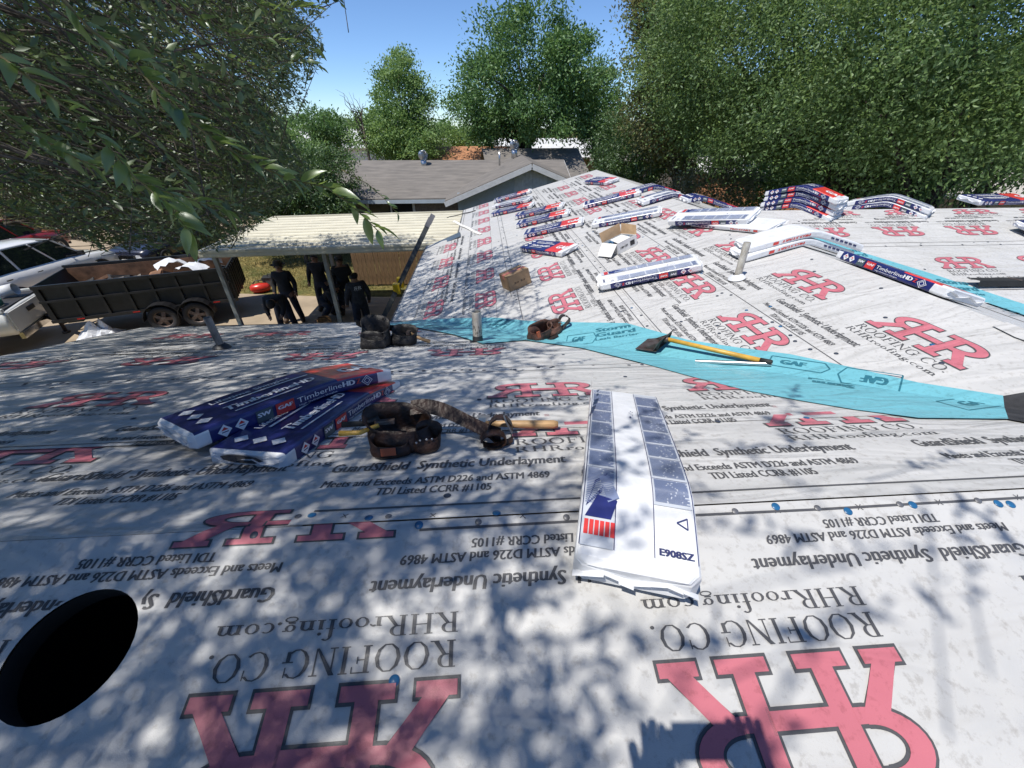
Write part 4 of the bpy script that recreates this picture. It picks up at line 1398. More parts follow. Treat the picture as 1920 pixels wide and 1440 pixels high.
# hammer beside it
hm = plane_empty('hammer', PA, 905, 812, -0.06, 'roofing hammer with tan wooden handle lying beside the belt buckle', 'hammer', 0.013)
mb = MB(); mb.tube([(0.0, 0, 0.03), (0.10, 0, 0.03), (0.16, -0.004, 0.028), (0.31, -0.006, 0.026), (0.33, -0.006, 0.026)], [0.013, 0.015, 0.018, 0.019, 0.014], 12); mb.build('handle', M_HANDLE, hm)
mb = MB()
mb.loft([[Vector((x+dx, y, 0.03+dz)) for dx, dz in ((-0.016, -0.016), (0.016, -0.016), (0.016, 0.016), (-0.016, 0.016))] for x, y in ((-0.002, -0.062), (-0.002, -0.03), (0.0, 0.03))], 0, False)
mb.add([Vector(p) for p in ((-0.016, 0.03, 0.02), (0.016, 0.03, 0.02), (0.016, 0.03, 0.04), (-0.016, 0.03, 0.04), (-0.03, 0.10, 0.028), (0.03, 0.10, 0.028), (0.03, 0.10, 0.032), (-0.03, 0.10, 0.032))], [(0,1,5,4),(1,2,6,5),(2,3,7,6),(3,0,4,7),(4,5,6,7)])
mb.tube([(0, -0.06, 0.03), (0, -0.075, 0.03)], [0.02, 0.02], 10)
mb.build('head', M_STEEL, hm)

# black pouch by the eave, with a hammer in it
tb2 = plane_empty('tool_pouch', PA, 707, 651, 0.0, 'black leather tool pouch standing by the eave above the workers', 'tool pouch', 0.010)
mb = MB(); sack(mb, 0.26, 0.18, 0.20, 0, 0.05, 9.0); mb.build('pouch', M_LEATD, tb2)
mb = MB(); sack(mb, 0.22, 0.07, 0.11, 0, 0.03, 3.0); mb.xform(lambda p: p+Vector((0.0, -0.09, 0.0))); mb.build('front_pocket', M_LEATD, tb2)
mb = MB(); sack(mb, 0.24, 0.16, 0.13, 0, 0.2, 12.0); mb.xform(lambda p: p+Vector((0.22, 0.05, 0.0))); mb.build('second_pouch', M_LEATD, tb2)
mb = MB(); mb.ribbon([Vector((-0.16, 0.02, 0.21)), Vector((-0.11, 0.05, 0.17)), Vector((0.0, 0.09, 0.16)), Vector((0.2, 0.09, 0.13)), Vector((0.34, 0.05, 0.1))], [(0, 0, 1)]*5, 0.05, 0.006); mb.build('belt', M_LEATD, tb2)
hm2 = plane_empty('hammer', PA, 707, 651, 0.0, 'hammer with a brown wooden handle poking out of the black pouch', 'hammer', 0.010)
mb = MB(); mb.tube([(0.28, 0.05, 0.10), (0.38, 0.03, 0.05), (0.46, 0.02, 0.022)], [0.013, 0.015, 0.017], 10); mb.build('handle', M_HANDLE, hm2)
mb = MB(); mb.box((0.262, 0.0, 0.088), (0.292, 0.10, 0.118)); mb.build('head', M_STEELD, hm2)

# worn reddish pouch on the blue sheet, belt end looped up
tb3 = plane_empty('tool_bag', PB, 1018, 634, -1.2, 'worn reddish brown leather tool bag slumped on the blue sheet with a strap looped up', 'tool bag', 0.020)
mb = MB(); sack(mb, 0.26, 0.19, 0.14, 0, 0.06, 4.0)
mb.xform(lambda p: Vector((p.x-0.03, p.y*0.9-0.35*p.z, p.z*0.95))); mb.build('pouch', M_LEATR, tb3)
mb = MB(); sack(mb, 0.15, 0.10, 0.10, 0, 0.2, 14.0); mb.xform(lambda p: p+Vector((0.10, -0.05, 0.0))); mb.build('side_pocket', M_LEATR, tb3)
mb = MB(); sack(mb, 0.10, 0.07, 0.12, 0, -0.2, 15.0); mb.xform(lambda p: p+Vector((-0.07, -0.08, 0.01))); mb.build('front_pocket', M_LEATR, tb3)
mb = MB(); mb.box((-0.09, -0.115, 0.06), (-0.06, -0.10, 0.12)); mb.build('patch', M_ORANGE, tb3)
lp = [Vector((0.17+0.13*t+0.0, -0.02+0.02*math.sin(3*t), 0.05+0.06*math.sin(math.pi*t*0.9))) for t in [i/10 for i in range(11)]]
lp += [Vector((0.30-0.12*t, -0.05, 0.07-0.06*t+0.0)) for t in [i/6 for i in range(1, 7)]]
mb = MB(); mb.ribbon(lp, [(0.1, 1, 0.2)]*len(lp), 0.04, 0.005); mb.build('belt_loop', M_LEATD, tb3)
rivets(tb3, [lp[7]+Vector((0, -0.022, 0)), lp[9]+Vector((0, -0.022, 0))], (0, -1, 0.3))
mb = MB(); mb.ribbon([Vector((-0.30, -0.06, 0.006)), Vector((-0.2, -0.09, 0.008)), Vector((-0.05, -0.13, 0.008)), Vector((0.1, -0.12, 0.008))], [(0.2, 1, 0)]*4, 0.045, 0.006); mb.build('strap', M_LEATD, tb3)
mb = MB()
for dz in (0.0, 0.02):
    mb.bar((0.16, -0.06, 0.07+dz), (0.20, -0.05, 0.06+dz), 0.008)
mb.build('buckle', M_STEEL, tb3)

# tear-off scraper with a long yellow handle
pa = PB.P(*PB.hit(1195, 655), 0.018); pb_ = PB.P(*PB.hit(1447, 692), 0.02)
sc_ = empty('roof_scraper', (0, 0, 0), 0, 'tear off shovel with worn steel head and long yellow handle lying across the blue sheet', 'shovel')
p0 = PB.P(*PB.hit(1243, 655), 0.018); p1_ = PB.P(*PB.hit(1440, 690), 0.018)
x = (p1_-p0).normalized(); zz = Vector((0, 0, 1)) + PB.n; zz = (zz - x*zz.dot(x)).normalized(); y = zz.cross(x)
m = Matrix((x, y, zz)).transposed().to_4x4(); m.translation = p0
sc_.matrix_world = m
hl = (p1_-p0).length
mb = MB(); mb.tube([(0.03, 0, 0.075), (hl*0.5, 0, 0.05), (hl-0.05, 0, 0.028)], [0.016, 0.0165, 0.017], 12); mb.build('handle', M_YEL, sc_)
mb = MB(); mb.tube([(hl-0.05, 0, 0.028), (hl+0.015, 0, 0.0255), (hl+0.02, 0, 0.025)], [0.0185, 0.0185, 0.014], 12); mb.build('grip', M_BLK, sc_)
mb = MB()
W2 = 0.11
def plate(pts, th):
    p = [Vector(q) for q in pts]
    n = (p[1]-p[0]).cross(p[2]-p[1]).normalized()*th
    mb.add(p+[q+n for q in p], [(0,3,2,1),(4,5,6,7),(0,1,5,4),(1,2,6,5),(2,3,7,6),(3,0,4,7)])
plate([(-0.17, -W2, 0.004), (0.0, -W2, 0.012), (0.0, W2, 0.012), (-0.17, W2, 0.004)], 0.004)
mb.build('blade', M_STEELD, sc_)
mb = MB(); plate([(-0.02, -W2, 0.018), (0.035, -W2, 0.105), (0.035, W2, 0.105), (-0.02, W2, 0.018)], 0.005)
mb.build('back_plate', M_STEELD, sc_)
mb = MB()
for yy in (-W2*0.8, W2*0.8):
    mb.add([Vector(p) for p in ((-0.12, yy, 0.012), (0.005, yy, 0.02), (0.032, yy, 0.09))], [(0, 1, 2)])
mb.tube([(-0.02, 0, 0.06), (0.05, 0, 0.075)], [0.022, 0.019], 10)
mb.build('socket', M_STEELD, sc_)
pa, pb_ = PB.P(*PB.hit(1304, 685), 0.034), PB.P(*PB.hit(1446, 691), 0.034)
tu = empty('metal_tube', pa, 0, 'short shiny galvanised metal tube lying in front of the yellow handle', 'metal tube')
mb = MB(); d = pb_-pa
mb.tube([Vector((0,0,0)), d], [0.013, 0.013], 14, cap=False); mb.tube([d, Vector((0,0,0))], [0.011, 0.011], 14, cap=False); mb.build('tube', M_ALU, tu)
mb = MB(); mb.bar(Vector((0,0,0.0135)), d+Vector((0,0,0.0135)), 0.004, 0.002); mb.build('seam', M_STEELD, tu)

# black drip edge lengths on the right hand slope
mb0 = empty('drip_edge', (0, 0, 0), 0, 'long black metal flashing lying beside the second blue valley, one end lifted', 'flashing')
pa = PD.P(*PD.hit(1802, 531), 0.07)
mb = MB()
dirx = (PD.P(PD.hit(1802, 531)[0]+2.2, PD.hit(1802, 531)[1]+0.02, 0.03)-pa)
side = Vector((0.05, -0.10, 0.0)); side2 = Vector((0.0, -0.01, -0.06))
for off, th in ((Vector((0,0,0)), 0.0),):
    vs = [pa, pa+dirx, pa+dirx+side, pa+side, pa+side+side2, pa+dirx+side+side2]
    vs2 = [q+Vector((0, 0, -0.003)) for q in vs]
    mb.add(vs+vs2, [(0,1,2,3),(3,2,5,4),(6,9,8,7),(9,10,11,8),(0,3,9,6),(3,4,10,9),(1,7,8,2),(2,8,11,5),(0,6,7,1),(4,5,11,10)])
mb.build('channel', M_BLK, mb0)
mb = MB(); mb.bar(pa+dirx*0.22+side*0.0+Vector((0,0,0.002)), pa+dirx*0.22+side+Vector((0,0,0.002)), 0.05, 0.004); mb.build('joint_sleeve', M_STEELD, mb0)
# white film strip lying over the eave onto the carport, and a dark one
pf = PB.P(*PB.hit(905, 440), 0.02)
def film_strip(name, u0, v0, u1, v1, w, m_, label, z0=0.02, z1=0.02, hgt=0.012):
    pa, pb = PB.P(*PB.hit(u0, v0), z0), PB.P(*PB.hit(u1, v1), z1)
    o = empty(name, pa, 0, label, 'offcut')
    mb = MB()
    n = 8
    pts = [(pb-pa)*i/n + Vector((0, 0, 0.006*math.sin(i*1.7))) for i in range(n+1)]
    mb.ribbon(pts, [PB.n.cross(pb-pa).normalized()]*(n+1), w, hgt)
    mb.build('strip', m_, o)
    return o
film_strip('trim_strip', 851, 417, 902, 441, 0.06, M_CARDW, 'pale straight trim strip lying from the carport onto the sheet', 0.03, 0.015)
film_strip('flashing_strip', 839, 411, 892, 396, 0.05, M_BLK, 'thin dark flashing strip poking over the eave beyond the pale trim', 0.04, 0.015)

# ------------------------------------------------------------------ ground, street, paving
def ground_mat():
    m = bpy.data.materials.new('dry_lawn'); m.use_nodes = True
    N, L = m.node_tree.nodes, m.node_tree.links
    b = N['Principled BSDF']; b.inputs['Roughness'].default_value = 0.95; b.inputs['Specular IOR Level'].default_value = 0.1
    g = N.new('ShaderNodeNewGeometry')
    n1 = N.new('ShaderNodeTexNoise'); n1.inputs['Scale'].default_value = 0.35; n1.inputs['Detail'].default_value = 6; n1.inputs['Roughness'].default_value = 0.7
    n2 = N.new('ShaderNodeTexNoise'); n2.inputs['Scale'].default_value = 9; n2.inputs['Detail'].default_value = 6
    L.new(g.outputs['Position'], n1.inputs['Vector']); L.new(g.outputs['Position'], n2.inputs['Vector'])
    r = N.new('ShaderNodeValToRGB'); r.color_ramp.elements[0].position = 0.36; r.color_ramp.elements[1].position = 0.62
    r.color_ramp.elements[0].color = (0.055, 0.085, 0.025, 1); r.color_ramp.elements[1].color = (0.30, 0.225, 0.09, 1)
    L.new(n1.outputs['Fac'], r.inputs[0])
    r2 = N.new('ShaderNodeValToRGB'); r2.color_ramp.elements[0].position = 0.3; r2.color_ramp.elements[1].position = 0.7
    r2.color_ramp.elements[0].color = (0.45, 0.45, 0.45, 1); r2.color_ramp.elements[1].color = (1.15, 1.15, 1.15, 1)
    L.new(n2.outputs['Fac'], r2.inputs[0])
    mx = N.new('ShaderNodeMixRGB'); mx.blend_type = 'MULTIPLY'; mx.inputs[0].default_value = 1
    L.new(r.outputs[0], mx.inputs[1]); L.new(r2.outputs[0], mx.inputs[2]); L.new(mx.outputs[0], b.inputs['Base Color'])
    bp = N.new('ShaderNodeBump'); bp.inputs['Strength'].default_value = 0.8; bp.inputs['Distance'].default_value = 0.04
    L.new(n2.outputs['Fac'], bp.inputs['Height']); L.new(bp.outputs[0], b.inputs['Normal'])
    return m
M_LAWN = ground_mat()
M_CONC = mat('tan_concrete', (0.36, 0.285, 0.20), 0.9, var=0.12, scale=1.2, bump=0.2, bscale=60, detail=8)
M_KERB = mat('pale_kerb', (0.45, 0.38, 0.29), 0.9, var=0.1, scale=4)
def sheet(name, pts, z, m_):
    mb = MB(); mb.add([(x, y, z) for x, y in pts], [tuple(range(len(pts)))])
    return tag(mb.build(name, m_), kind='structure')
sheet('ground', [(-900, -400), (900, -400), (900, 1500), (-900, 1500)], 0.0, M_LAWN)
sheet('street', [(-21.4, -60), (-13.2, -60), (-13.2, 200), (-21.4, 200)], 0.004, M_CONC)
sheet('driveway', [(-13.2, 8.9), (-4.6, 10.3), (-0.7, 10.3), (-0.7, 13.2), (-5.6, 13.6), (-13.2, 14.8)], 0.008, M_CONC)
for x0, x1 in ((-21.65, -21.4), (-13.2, -13.0)):
    mb = MB(); mb.box((x0, -60, 0), (x1, 8.8 if x0 > -20 else 200, 0.13))
    tag(mb.build('kerb', M_KERB), kind='structure')
mb = MB(); mb.box((-13.2, 14.95, 0), (-13.0, 200, 0.13)); tag(mb.build('kerb', M_KERB), kind='structure')
sheet('pavement', [(-23.6, -60), (-22.3, -60), (-22.3, 200), (-23.6, 200)], 0.006, M_CONC)
# tufts along the driveway edge
def grass_patch(name, x0, y0, x1, y1, n, hmin, hmax, m_):
    P = np.column_stack([RNG.uniform(x0, x1, n), RNG.uniform(y0, y1, n), np.zeros(n)])
    h = RNG.uniform(hmin, hmax, n); a = RNG.uniform(0, 6.28, n); w = 0.012
    d = np.column_stack([np.cos(a), np.sin(a), np.zeros(n)])
    tip = P + np.column_stack([RNG.normal(0, 0.03, n), RNG.normal(0, 0.03, n), h])
    V = np.stack([P - d*w, P + d*w, tip], 1).reshape(-1, 3)
    me = bpy.data.meshes.new(name)
    me.from_pydata(V.tolist(), [], np.arange(n*3).reshape(-1, 3).tolist())
    me.materials.append(m_)
    o = bpy.data.objects.new(name, me); link(o)
    return tag(o, kind='stuff')
M_GRASS = leaf_mat('grass_blades', (0.07, 0.10, 0.03), (0.36, 0.29, 0.11), 0.3, 0.6, 0.03)
tag(grass_patch('grass', -12, 14.2, -1, 19.5, 14000, 0.03, 0.12, M_GRASS), 'short dry grass behind the carport', 'grass')
tag(grass_patch('grass', -13, 5.2, -7.6, 8.9, 7000, 0.03, 0.10, M_GRASS), 'short dry grass beside the driveway', 'grass')

# ------------------------------------------------------------------ carport
M_CREAM = mat('cream_metal', (0.60, 0.57, 0.46), 0.45, var=0.07, scale=1.5, spec=0.4)
M_POST = mat('galvanised_post', (0.34, 0.36, 0.35), 0.5, metal=0.2, col2=(0.22, 0.21, 0.19), scale=9, stretch=(1, 1, 0.4))
CX0, CX1, CY0, CY1, CZ = -6.35, -0.66, 9.55, 13.35, 2.64
cp = empty('carport', ((CX0+CX1)/2, CY0, 0), 0, 'cream corrugated metal carport roof on slim posts beside the house', 'carport')
def cput(nm, mb, m_):
    o = mb.build(nm, m_, cp); o.matrix_local = Matrix.Translation((-(CX0+CX1)/2, -CY0, 0)); return o
npan = 11
pw = (CY1-CY0)/npan
for i in range(npan):                       # each pan of the deck with its two standing ribs
    mb = MB()
    y = CY0+pw*i
    prof = [(0, 0), (0.018, 0.032), (0.05, 0.032), (0.068, 0.0), (pw*0.5, 0.0), (pw*0.5+0.015, 0.02), (pw*0.5+0.045, 0.02), (pw*0.5+0.06, 0.0), (pw-0.002, 0.0)]
    z0 = CZ+0.05*(i/npan)
    vs = [(CX0, y+a, z0+b-0.10) for a, b in prof]+[(CX1, y+a, z0+b) for a, b in prof]
    n = len(prof)
    mb.add(vs, [(j, n+j, n+j+1, j+1) for j in range(n-1)])
    cput('roof_panel', mb, M_CREAM)
mb = MB(); mb.bar((CX0-0.02, CY0-0.03, CZ-0.13), (CX1, CY0-0.03, CZ-0.03), 0.05, 0.16); mb.bar((CX0-0.02, CY0-0.06, CZ-0.09), (CX1, CY0-0.06, CZ+0.01), 0.02, 0.03); mb.bar((CX0-0.02, CY0-0.06, CZ-0.165), (CX1, CY0-0.06, CZ-0.065), 0.02, 0.03)
cput('gutter', mb, M_CREAM)
mb = MB(); mb.bar((CX0-0.03, CY0-0.04, CZ-0.13), (CX0-0.03, CY1, CZ-0.09), 0.05, 0.14); cput('edge_beam', mb, M_CREAM)
mb = MB(); mb.bar((CX0, CY1+0.03, CZ-0.08), (CX1, CY1+0.03, CZ+0.02), 0.05, 0.14); cput('edge_beam', mb, M_CREAM)
for px_, py_ in ((-6.2, 9.72), (-3.75, 9.72), (-4.9, 13.2), (-1.9, 13.2)):
    mb = MB(); mb.box((px_-0.045, py_-0.045, 0), (px_+0.045, py_+0.045, CZ-0.15)); cput('post', mb, M_POST)
    mb = MB(); mb.box((px_-0.09, py_-0.09, 0.004), (px_+0.09, py_+0.09, 0.02)); cput('post_foot', mb, M_POST)
# metal apron flashings where the carport meets the eave
M_FLASH = mat('dirty_flashing', (0.40, 0.39, 0.36), 0.45, metal=0.4, col2=(0.20, 0.18, 0.15), scale=7)
mb = MB()
zz1 = PB.P(0, (XB-XE2)*k).z
for i in range(7):
    y0, y1 = CY0-0.1+i*0.38, CY0-0.1+(i+1)*0.38
    mb.add([(CX1-0.03, y0, CZ+0.06), (CX1-0.03, y1, CZ+0.07), (XE2+0.05, y1, zz1+0.03), (XE2+0.05, y0, zz1+0.03)], [(0,1,2,3)])
cput('apron_flashing', mb, M_FLASH)
mb = MB(); mb.add([(XC-0.02, YJ-0.25, CZ+0.075), (XE2+0.06, YJ-0.2, zz1+0.05), (XE2+0.03, YJ+0.25, zz1+0.045), (XC-0.02, YJ+0.2, CZ+0.07)], [(0,1,2,3)]); cput('apron_flashing', mb, M_ALU)

# wooden privacy fence behind it, and a grey one farther off
M_CEDAR = mat('weathered_cedar', (0.25, 0.155, 0.075), 0.85, col2=(0.11, 0.065, 0.035), scale=7, stretch=(6, 6, 0.7), bump=0.4, bscale=20)
M_GREYW = mat('grey_fence_wood', (0.20, 0.18, 0.16), 0.9, col2=(0.10, 0.09, 0.08), scale=6, stretch=(5, 5, 0.7))
def fence(p0, p1, h, label, m_, gap=0.008, w=0.14, post_m=None):
    p0, p1 = Vector((*p0, 0)), Vector((*p1, 0))
    d = (p1-p0); L_ = d.length; d.normalize()
    o = empty('fence', p0, math.atan2(d.y, d.x), label, 'fence')
    n = int(L_/(w+gap))
    mb = MB()
    prof = [(0, 0), (w, 0), (w, h-0.03), (w-0.03, h), (0.03, h), (0, h-0.03)]
    mb.add([(x, -0.009, z) for x, z in prof]+[(x, 0.009, z) for x, z in prof], [(0,1,2,3,4,5), (11,10,9,8,7,6)]+[(i, 6+i, 6+(i+1) % 6, (i+1) % 6) for i in range(6)])
    me = mb.mesh('picket', [m_])
    for i in range(n):
        put('picket', me, o, Matrix.Translation((i*(w+gap), random.uniform(-0.006, 0.006), random.uniform(0.02, 0.07))) @ Matrix.Rotation(random.uniform(-0.008, 0.008), 4, 'Y'))
    for z in (0.35, h*0.5, h-0.25):
        mb = MB(); mb.box((0, 0.012, z), (L_, 0.05, z+0.09)); mb.build('rail', m_, o)
    for x in np.arange(0, L_+0.1, 2.4):
        mb = MB(); mb.box((x-0.05, 0.052, 0), (x+0.05, 0.15, h+0.02)); mb.build('post', post_m or m_, o)
    return o
fence((-4.7, 14.6), (1.2, 14.6), 2.05, 'brown weathered wooden privacy fence behind the carport', M_CEDAR)
fence((8.6, 36), (16.5, 33), 1.9, 'grey weathered picket fence far behind beside the neighbouring gable', M_GREYW)

# ------------------------------------------------------------------ ladder against the eave
M_FIBRE = mat('ladder_dark_rail', (0.035, 0.04, 0.04), 0.5)
lx, ly = -1.50, 0
la = PB.P(*PB.hit(775, 470), 0)
lad = empty('ladder', (-2.35, 8.2, 0), 0, 'dark extension ladder leaning on the eave with a yellow rung lock', 'ladder')
tp = Vector((-1.33, 8.75, 2.95))
rq = ray(712, 610); tq = (1.5-CAMZ)/rq.z
qq = Vector((rq.x*tq, rq.y*tq, 1.5))
base = tp+(qq-tp)*(tp.z/(tp.z-qq.z))
topv = tp+(tp-base).normalized()*0.45
dv = topv-base; sd = Vector((0.02, 1, 0)).normalized()*0.19
LI = Matrix.Translation((2.35, -8.2, 0))
for sgn in (-1, 1):
    mb = MB(); mb.bar(base+sd*sgn, topv+sd*sgn, 0.085, 0.035, up=sd)
    mb.build('rail', M_FIBRE, lad, LI)
    mb = MB(); mb.bar(topv+sd*sgn-dv*0.03, topv+sd*sgn+dv*0.015, 0.10, 0.05, up=sd); mb.build('end_cap', M_CAPG, lad, LI)
for i in range(11):
    t = 0.06+0.085*i
    mb = MB(); mb.tube([base+dv*t-sd, base+dv*t+sd], 0.017, 8); mb.build('rung', M_ALU, lad, LI)
mb = MB(); t = 0.66
for sgn in (-1, 1):
    q = base+dv*t+sd*sgn
    mb.box(q-Vector((0.07, 0.06, 0.10)), q+Vector((0.06, 0.06, 0.10)))
mb.build('rung_lock', mat('bright_yellow', (0.75, 0.50, 0.02), 0.4), lad, LI)

# ------------------------------------------------------------------ neighbouring houses
M_SHING = mat('brown_grey_shingles', (0.205, 0.185, 0.165), 0.95, col2=(0.125, 0.115, 0.105), scale=2.5, stretch=(0.5, 2.0, 2.0), bump=0.3, bscale=25, detail=9)
M_SIDING = mat('blue_grey_siding', (0.43, 0.50, 0.56), 0.7, var=0.06, scale=3)
M_SIDING2 = mat('taupe_brick', (0.20, 0.17, 0.155), 0.85, var=0.15, scale=12)
M_TRIM = mat('white_trim', (0.62, 0.63, 0.64), 0.6, var=0.06)
M_GLASS = mat('dark_glass', (0.02, 0.025, 0.03), 0.06, spec=0.8, var=0.02)
def gabled(name, loc, rz, w, d, hw, rise, label, roof_m, wall_m, over=0.45, trim=True, ridge_along='x', boards=True):
    """box with a gable roof, ridge along local x; local y faces us (negative)"""
    o = empty(name, loc, rz, label, 'house')
    mb = MB()
    mb.add([(-w/2, -d/2, 0), (w/2, -d/2, 0), (w/2, d/2, 0), (-w/2, d/2, 0), (-w/2, -d/2, hw), (w/2, -d/2, hw), (w/2, d/2, hw), (-w/2, d/2, hw), (-w/2, 0, hw+rise*0.96), (w/2, 0, hw+rise*0.96)],
           [(0,1,5,4), (2,3,7,6), (1,2,6,9,5), (3,0,4,8,7)])
    mb.build('wall', wall_m, o)
    sl = rise/(d/2)
    for sgn in (-1, 1):
        mb = MB()
        y1 = sgn*(d/2+over)
        z1 = hw-sl*over
        vs = [(-w/2-over, 0, hw+rise), (w/2+over, 0, hw+rise), (w/2+over, y1, z1), (-w/2-over, y1, z1)]
        vs2 = [(x, y, z-0.09) for x, y, z in vs]
        mb.add(vs+vs2, [(0,3,2,1), (4,5,6,7), (0,1,5,4), (1,2,6,5), (2,3,7,6), (3,0,4,7)])
        mb.build('roof', roof_m, o)
        if trim:
            mb = MB(); mb.bar((-w/2-over, y1*1.002, z1-0.12), (w/2+over, y1*1.002, z1-0.12), 0.03, 0.14); mb.build('fascia', M_SIDING, o)
    if trim:
        for sx in (-1, 1):
            for sgn in (-1, 1):
                x = sx*(w/2+over+0.012)
                mb = MB(); mb.bar((x, 0, hw+rise-0.11), (x, sgn*(d/2+over), hw-sl*over-0.11), 0.024, 0.17, up=(0, 0, 1)); mb.build('rake_board', M_TRIM, o)
    return o
def turbine(parent, p, s=1.0):
    o = empty('x', p)
    bpy.data.objects.remove(o)
    mb = MB(); mb.tube([Vector(p)+Vector((0, 0, -0.1)), Vector(p)+Vector((0, 0, 0.28*s))], [0.15*s, 0.14*s], 16)
    b = mb.build('turbine_vent', M_ALU, parent)
    mb = MB()
    n = 22
    for i in range(n):
        a = 2*math.pi*i/n
        col = []
        for j in range(7):
            t = j/6
            r = (0.15+0.085*math.sin(math.pi*t))*s
            aa = a+0.5*t
            col.append([Vector((r*math.cos(aa), r*math.sin(aa), (0.28+0.36*t)*s)), Vector(((r-0.03*s)*math.cos(aa+0.2), (r-0.03*s)*math.sin(aa+0.2), (0.28+0.36*t)*s))])
        for c0, c1 in zip(col, col[1:]):
            mb.add([Vector(p)+q for q in (c0[0], c0[1], c1[1], c1[0])], [(0,1,2,3)])
    mb.tube([Vector(p)+Vector((0, 0, 0.63*s)), Vector(p)+Vector((0, 0, 0.67*s))], [0.16*s, 0.10*s], 16)
    mb.build('turbine_fins', M_ALU, b)
# main block, ridge left to right
nb = gabled('neighbour_house', (-2.0, 23.2, 0), 0.0, 11.2, 7.2, 2.45, 1.05, 'neighbouring house with brown grey shingle roof and a blue grey sided gable facing us', M_SHING, M_SIDING2, 0.5)
# projecting gable wing towards us
GW, GY0, GY1, gx = 6.0, -5.0, 0.0, 3.9
mb = MB()
hw, rs = 2.55, 1.15
mb.add([(gx-GW/2, GY0, 0), (gx+GW/2, GY0, 0), (gx+GW/2, GY0, hw), (gx, GY0, hw+rs*0.95), (gx-GW/2, GY0, hw), (gx-GW/2, GY1, 0), (gx-GW/2, GY1, hw), (gx+GW/2, GY1, 0), (gx+GW/2, GY1, hw)], [(0,1,2,3,4), (5,0,4,6), (1,7,8,2)])
mb.build('wing_wall', M_SIDING, nb)
for i in range(24):                       # lap boards of the gable
    z = 0.05+0.152*i
    if z < hw:
        a, b = -GW/2, GW/2
    else:
        f = 1-(z+0.15-hw)/(rs*0.95)
        if f < 0.04:
            break
        a, b = -GW/2*f, GW/2*f
    mb = MB(); mb.add([(gx+a, GY0-0.008, z+0.15), (gx+b, GY0-0.008, z+0.15), (gx+b, GY0-0.03, z), (gx+a, GY0-0.03, z), (gx+a, GY0-0.001, z), (gx+b, GY0-0.001, z)], [(3,2,1,0), (4,5,2,3)])
    mb.build('siding_board', M_SIDING, nb)
for i in range(9):                        # the vertical boards under the peak
    mb = MB(); x = gx-0.66+0.15*i
    zt = hw+rs*0.93-abs(x-gx+0.07)*rs*0.95/(GW/2)-0.06
    mb.box((x, GY0-0.05, hw-0.45+0.03*(i % 2)), (x+0.14, GY0-0.034, zt)); mb.build('gable_board', mat('pale_blue_boards', (0.52, 0.58, 0.63), 0.7), nb)
ov = 0.5
for sgn in (-1, 1):
    mb = MB()
    sl = rs/(GW/2)
    vs = [(gx, GY0-ov, hw+rs+0.03), (gx, 1.2, hw+rs+0.03), (gx+sgn*(GW/2+ov), 1.2, hw-sl*ov+0.03), (gx+sgn*(GW/2+ov), GY0-ov, hw-sl*ov+0.03)]
    vs2 = [(x, y, z-0.08) for x, y, z in vs]
    mb.add(vs+vs2, [(0,1,2,3), (7,6,5,4), (0,4,5,1), (1,5,6,2), (2,6,7,3), (3,7,4,0)])
    mb.build('wing_roof', M_SHING, nb)
    mb = MB(); mb.bar((gx, GY0-ov-0.015, hw+rs-0.10), (gx+sgn*(GW/2+ov), GY0-ov-0.015, hw-sl*ov-0.10), 0.025, 0.19, up=(0, 0, 1)); mb.build('rake_board', M_TRIM, nb)
turbine(nb, (-0.9, -0.55, 3.28), 1.0)
turbine(nb, (3.55, -0.4, 3.7), 1.0)
mb = MB(); mb.tube([(2.75, -2.2, 3.4), (2.75, -2.2, 3.95)], 0.04, 8); mb.build('vent_pipe', M_ALU, nb)
# its window by the carport
mb = MB(); mb.box((-3.1, -3.62, 0.95), (-1.2, -3.605, 2.15)); wf = mb.build('window_glass', M_GLASS, nb)
for lo, hi in (((-3.2, -3.66, 0.88), (-1.1, -3.60, 0.95)), ((-3.2, -3.66, 2.15), (-1.1, -3.60, 2.24)), ((-3.2, -3.66, 0.95), (-3.1, -3.60, 2.15)), ((-1.2, -3.66, 0.95), (-1.1, -3.60, 2.15)), ((-2.18, -3.65, 0.95), (-2.12, -3.60, 2.15))):
    mb = MB(); mb.box(lo, hi); mb.build('window_frame', M_TRIM, wf)
M_ORROOF = mat('orange_brown_roof', (0.42, 0.20, 0.10), 0.9, var=0.2, scale=3, stretch=(1, 3, 3))
M_TANWALL = mat('tan_wall', (0.40, 0.33, 0.25), 0.85)
M_WHITEROOF = mat('white_metal_roof', (0.62, 0.62, 0.60), 0.5, var=0.08, scale=2)
gabled('far_house', (-1.2, 36, 0), 0.05, 9, 7, 2.5, 1.15, 'house with orange brown roof just over the neighbouring ridge', M_ORROOF, M_TANWALL, 0.5, False)
gabled('far_house', (3.2, 31.0, 0), 0.1, 5.5, 6, 2.45, 1.25, 'small house with a dark brown roof peak right behind the neighbouring ridge', M_SHING, M_SIDING2, 0.5, False)
gabled('far_house', (4.0, 47, 0), 0.0, 15, 8, 2.7, 1.25, 'long low building with a white metal roof behind the big round tree', M_WHITEROOF, M_TANWALL, 0.5, False)
gabled('far_house', (-17.5, 62, 0), 0.2, 12, 8, 3.0, 1.7, 'far house with a pale grey roof beyond the light green tree', M_WHITEROOF, M_TRIM, 0.5, False)
gabled('far_house', (17.0, 41, 0), -0.3, 13, 8, 2.6, 1.0, 'far reddish brown house behind the grey picket fence', M_SHING, mat('red_brick', (0.26, 0.13, 0.09), 0.9), 0.4, False)
gabled('far_house', (18.5, 32.5, 0), -0.4, 5.0, 4.5, 2.3, 0.9, 'small white gabled shed with an orange side beneath the dense trees', M_WHITEROOF, M_ORROOF, 0.25, False)
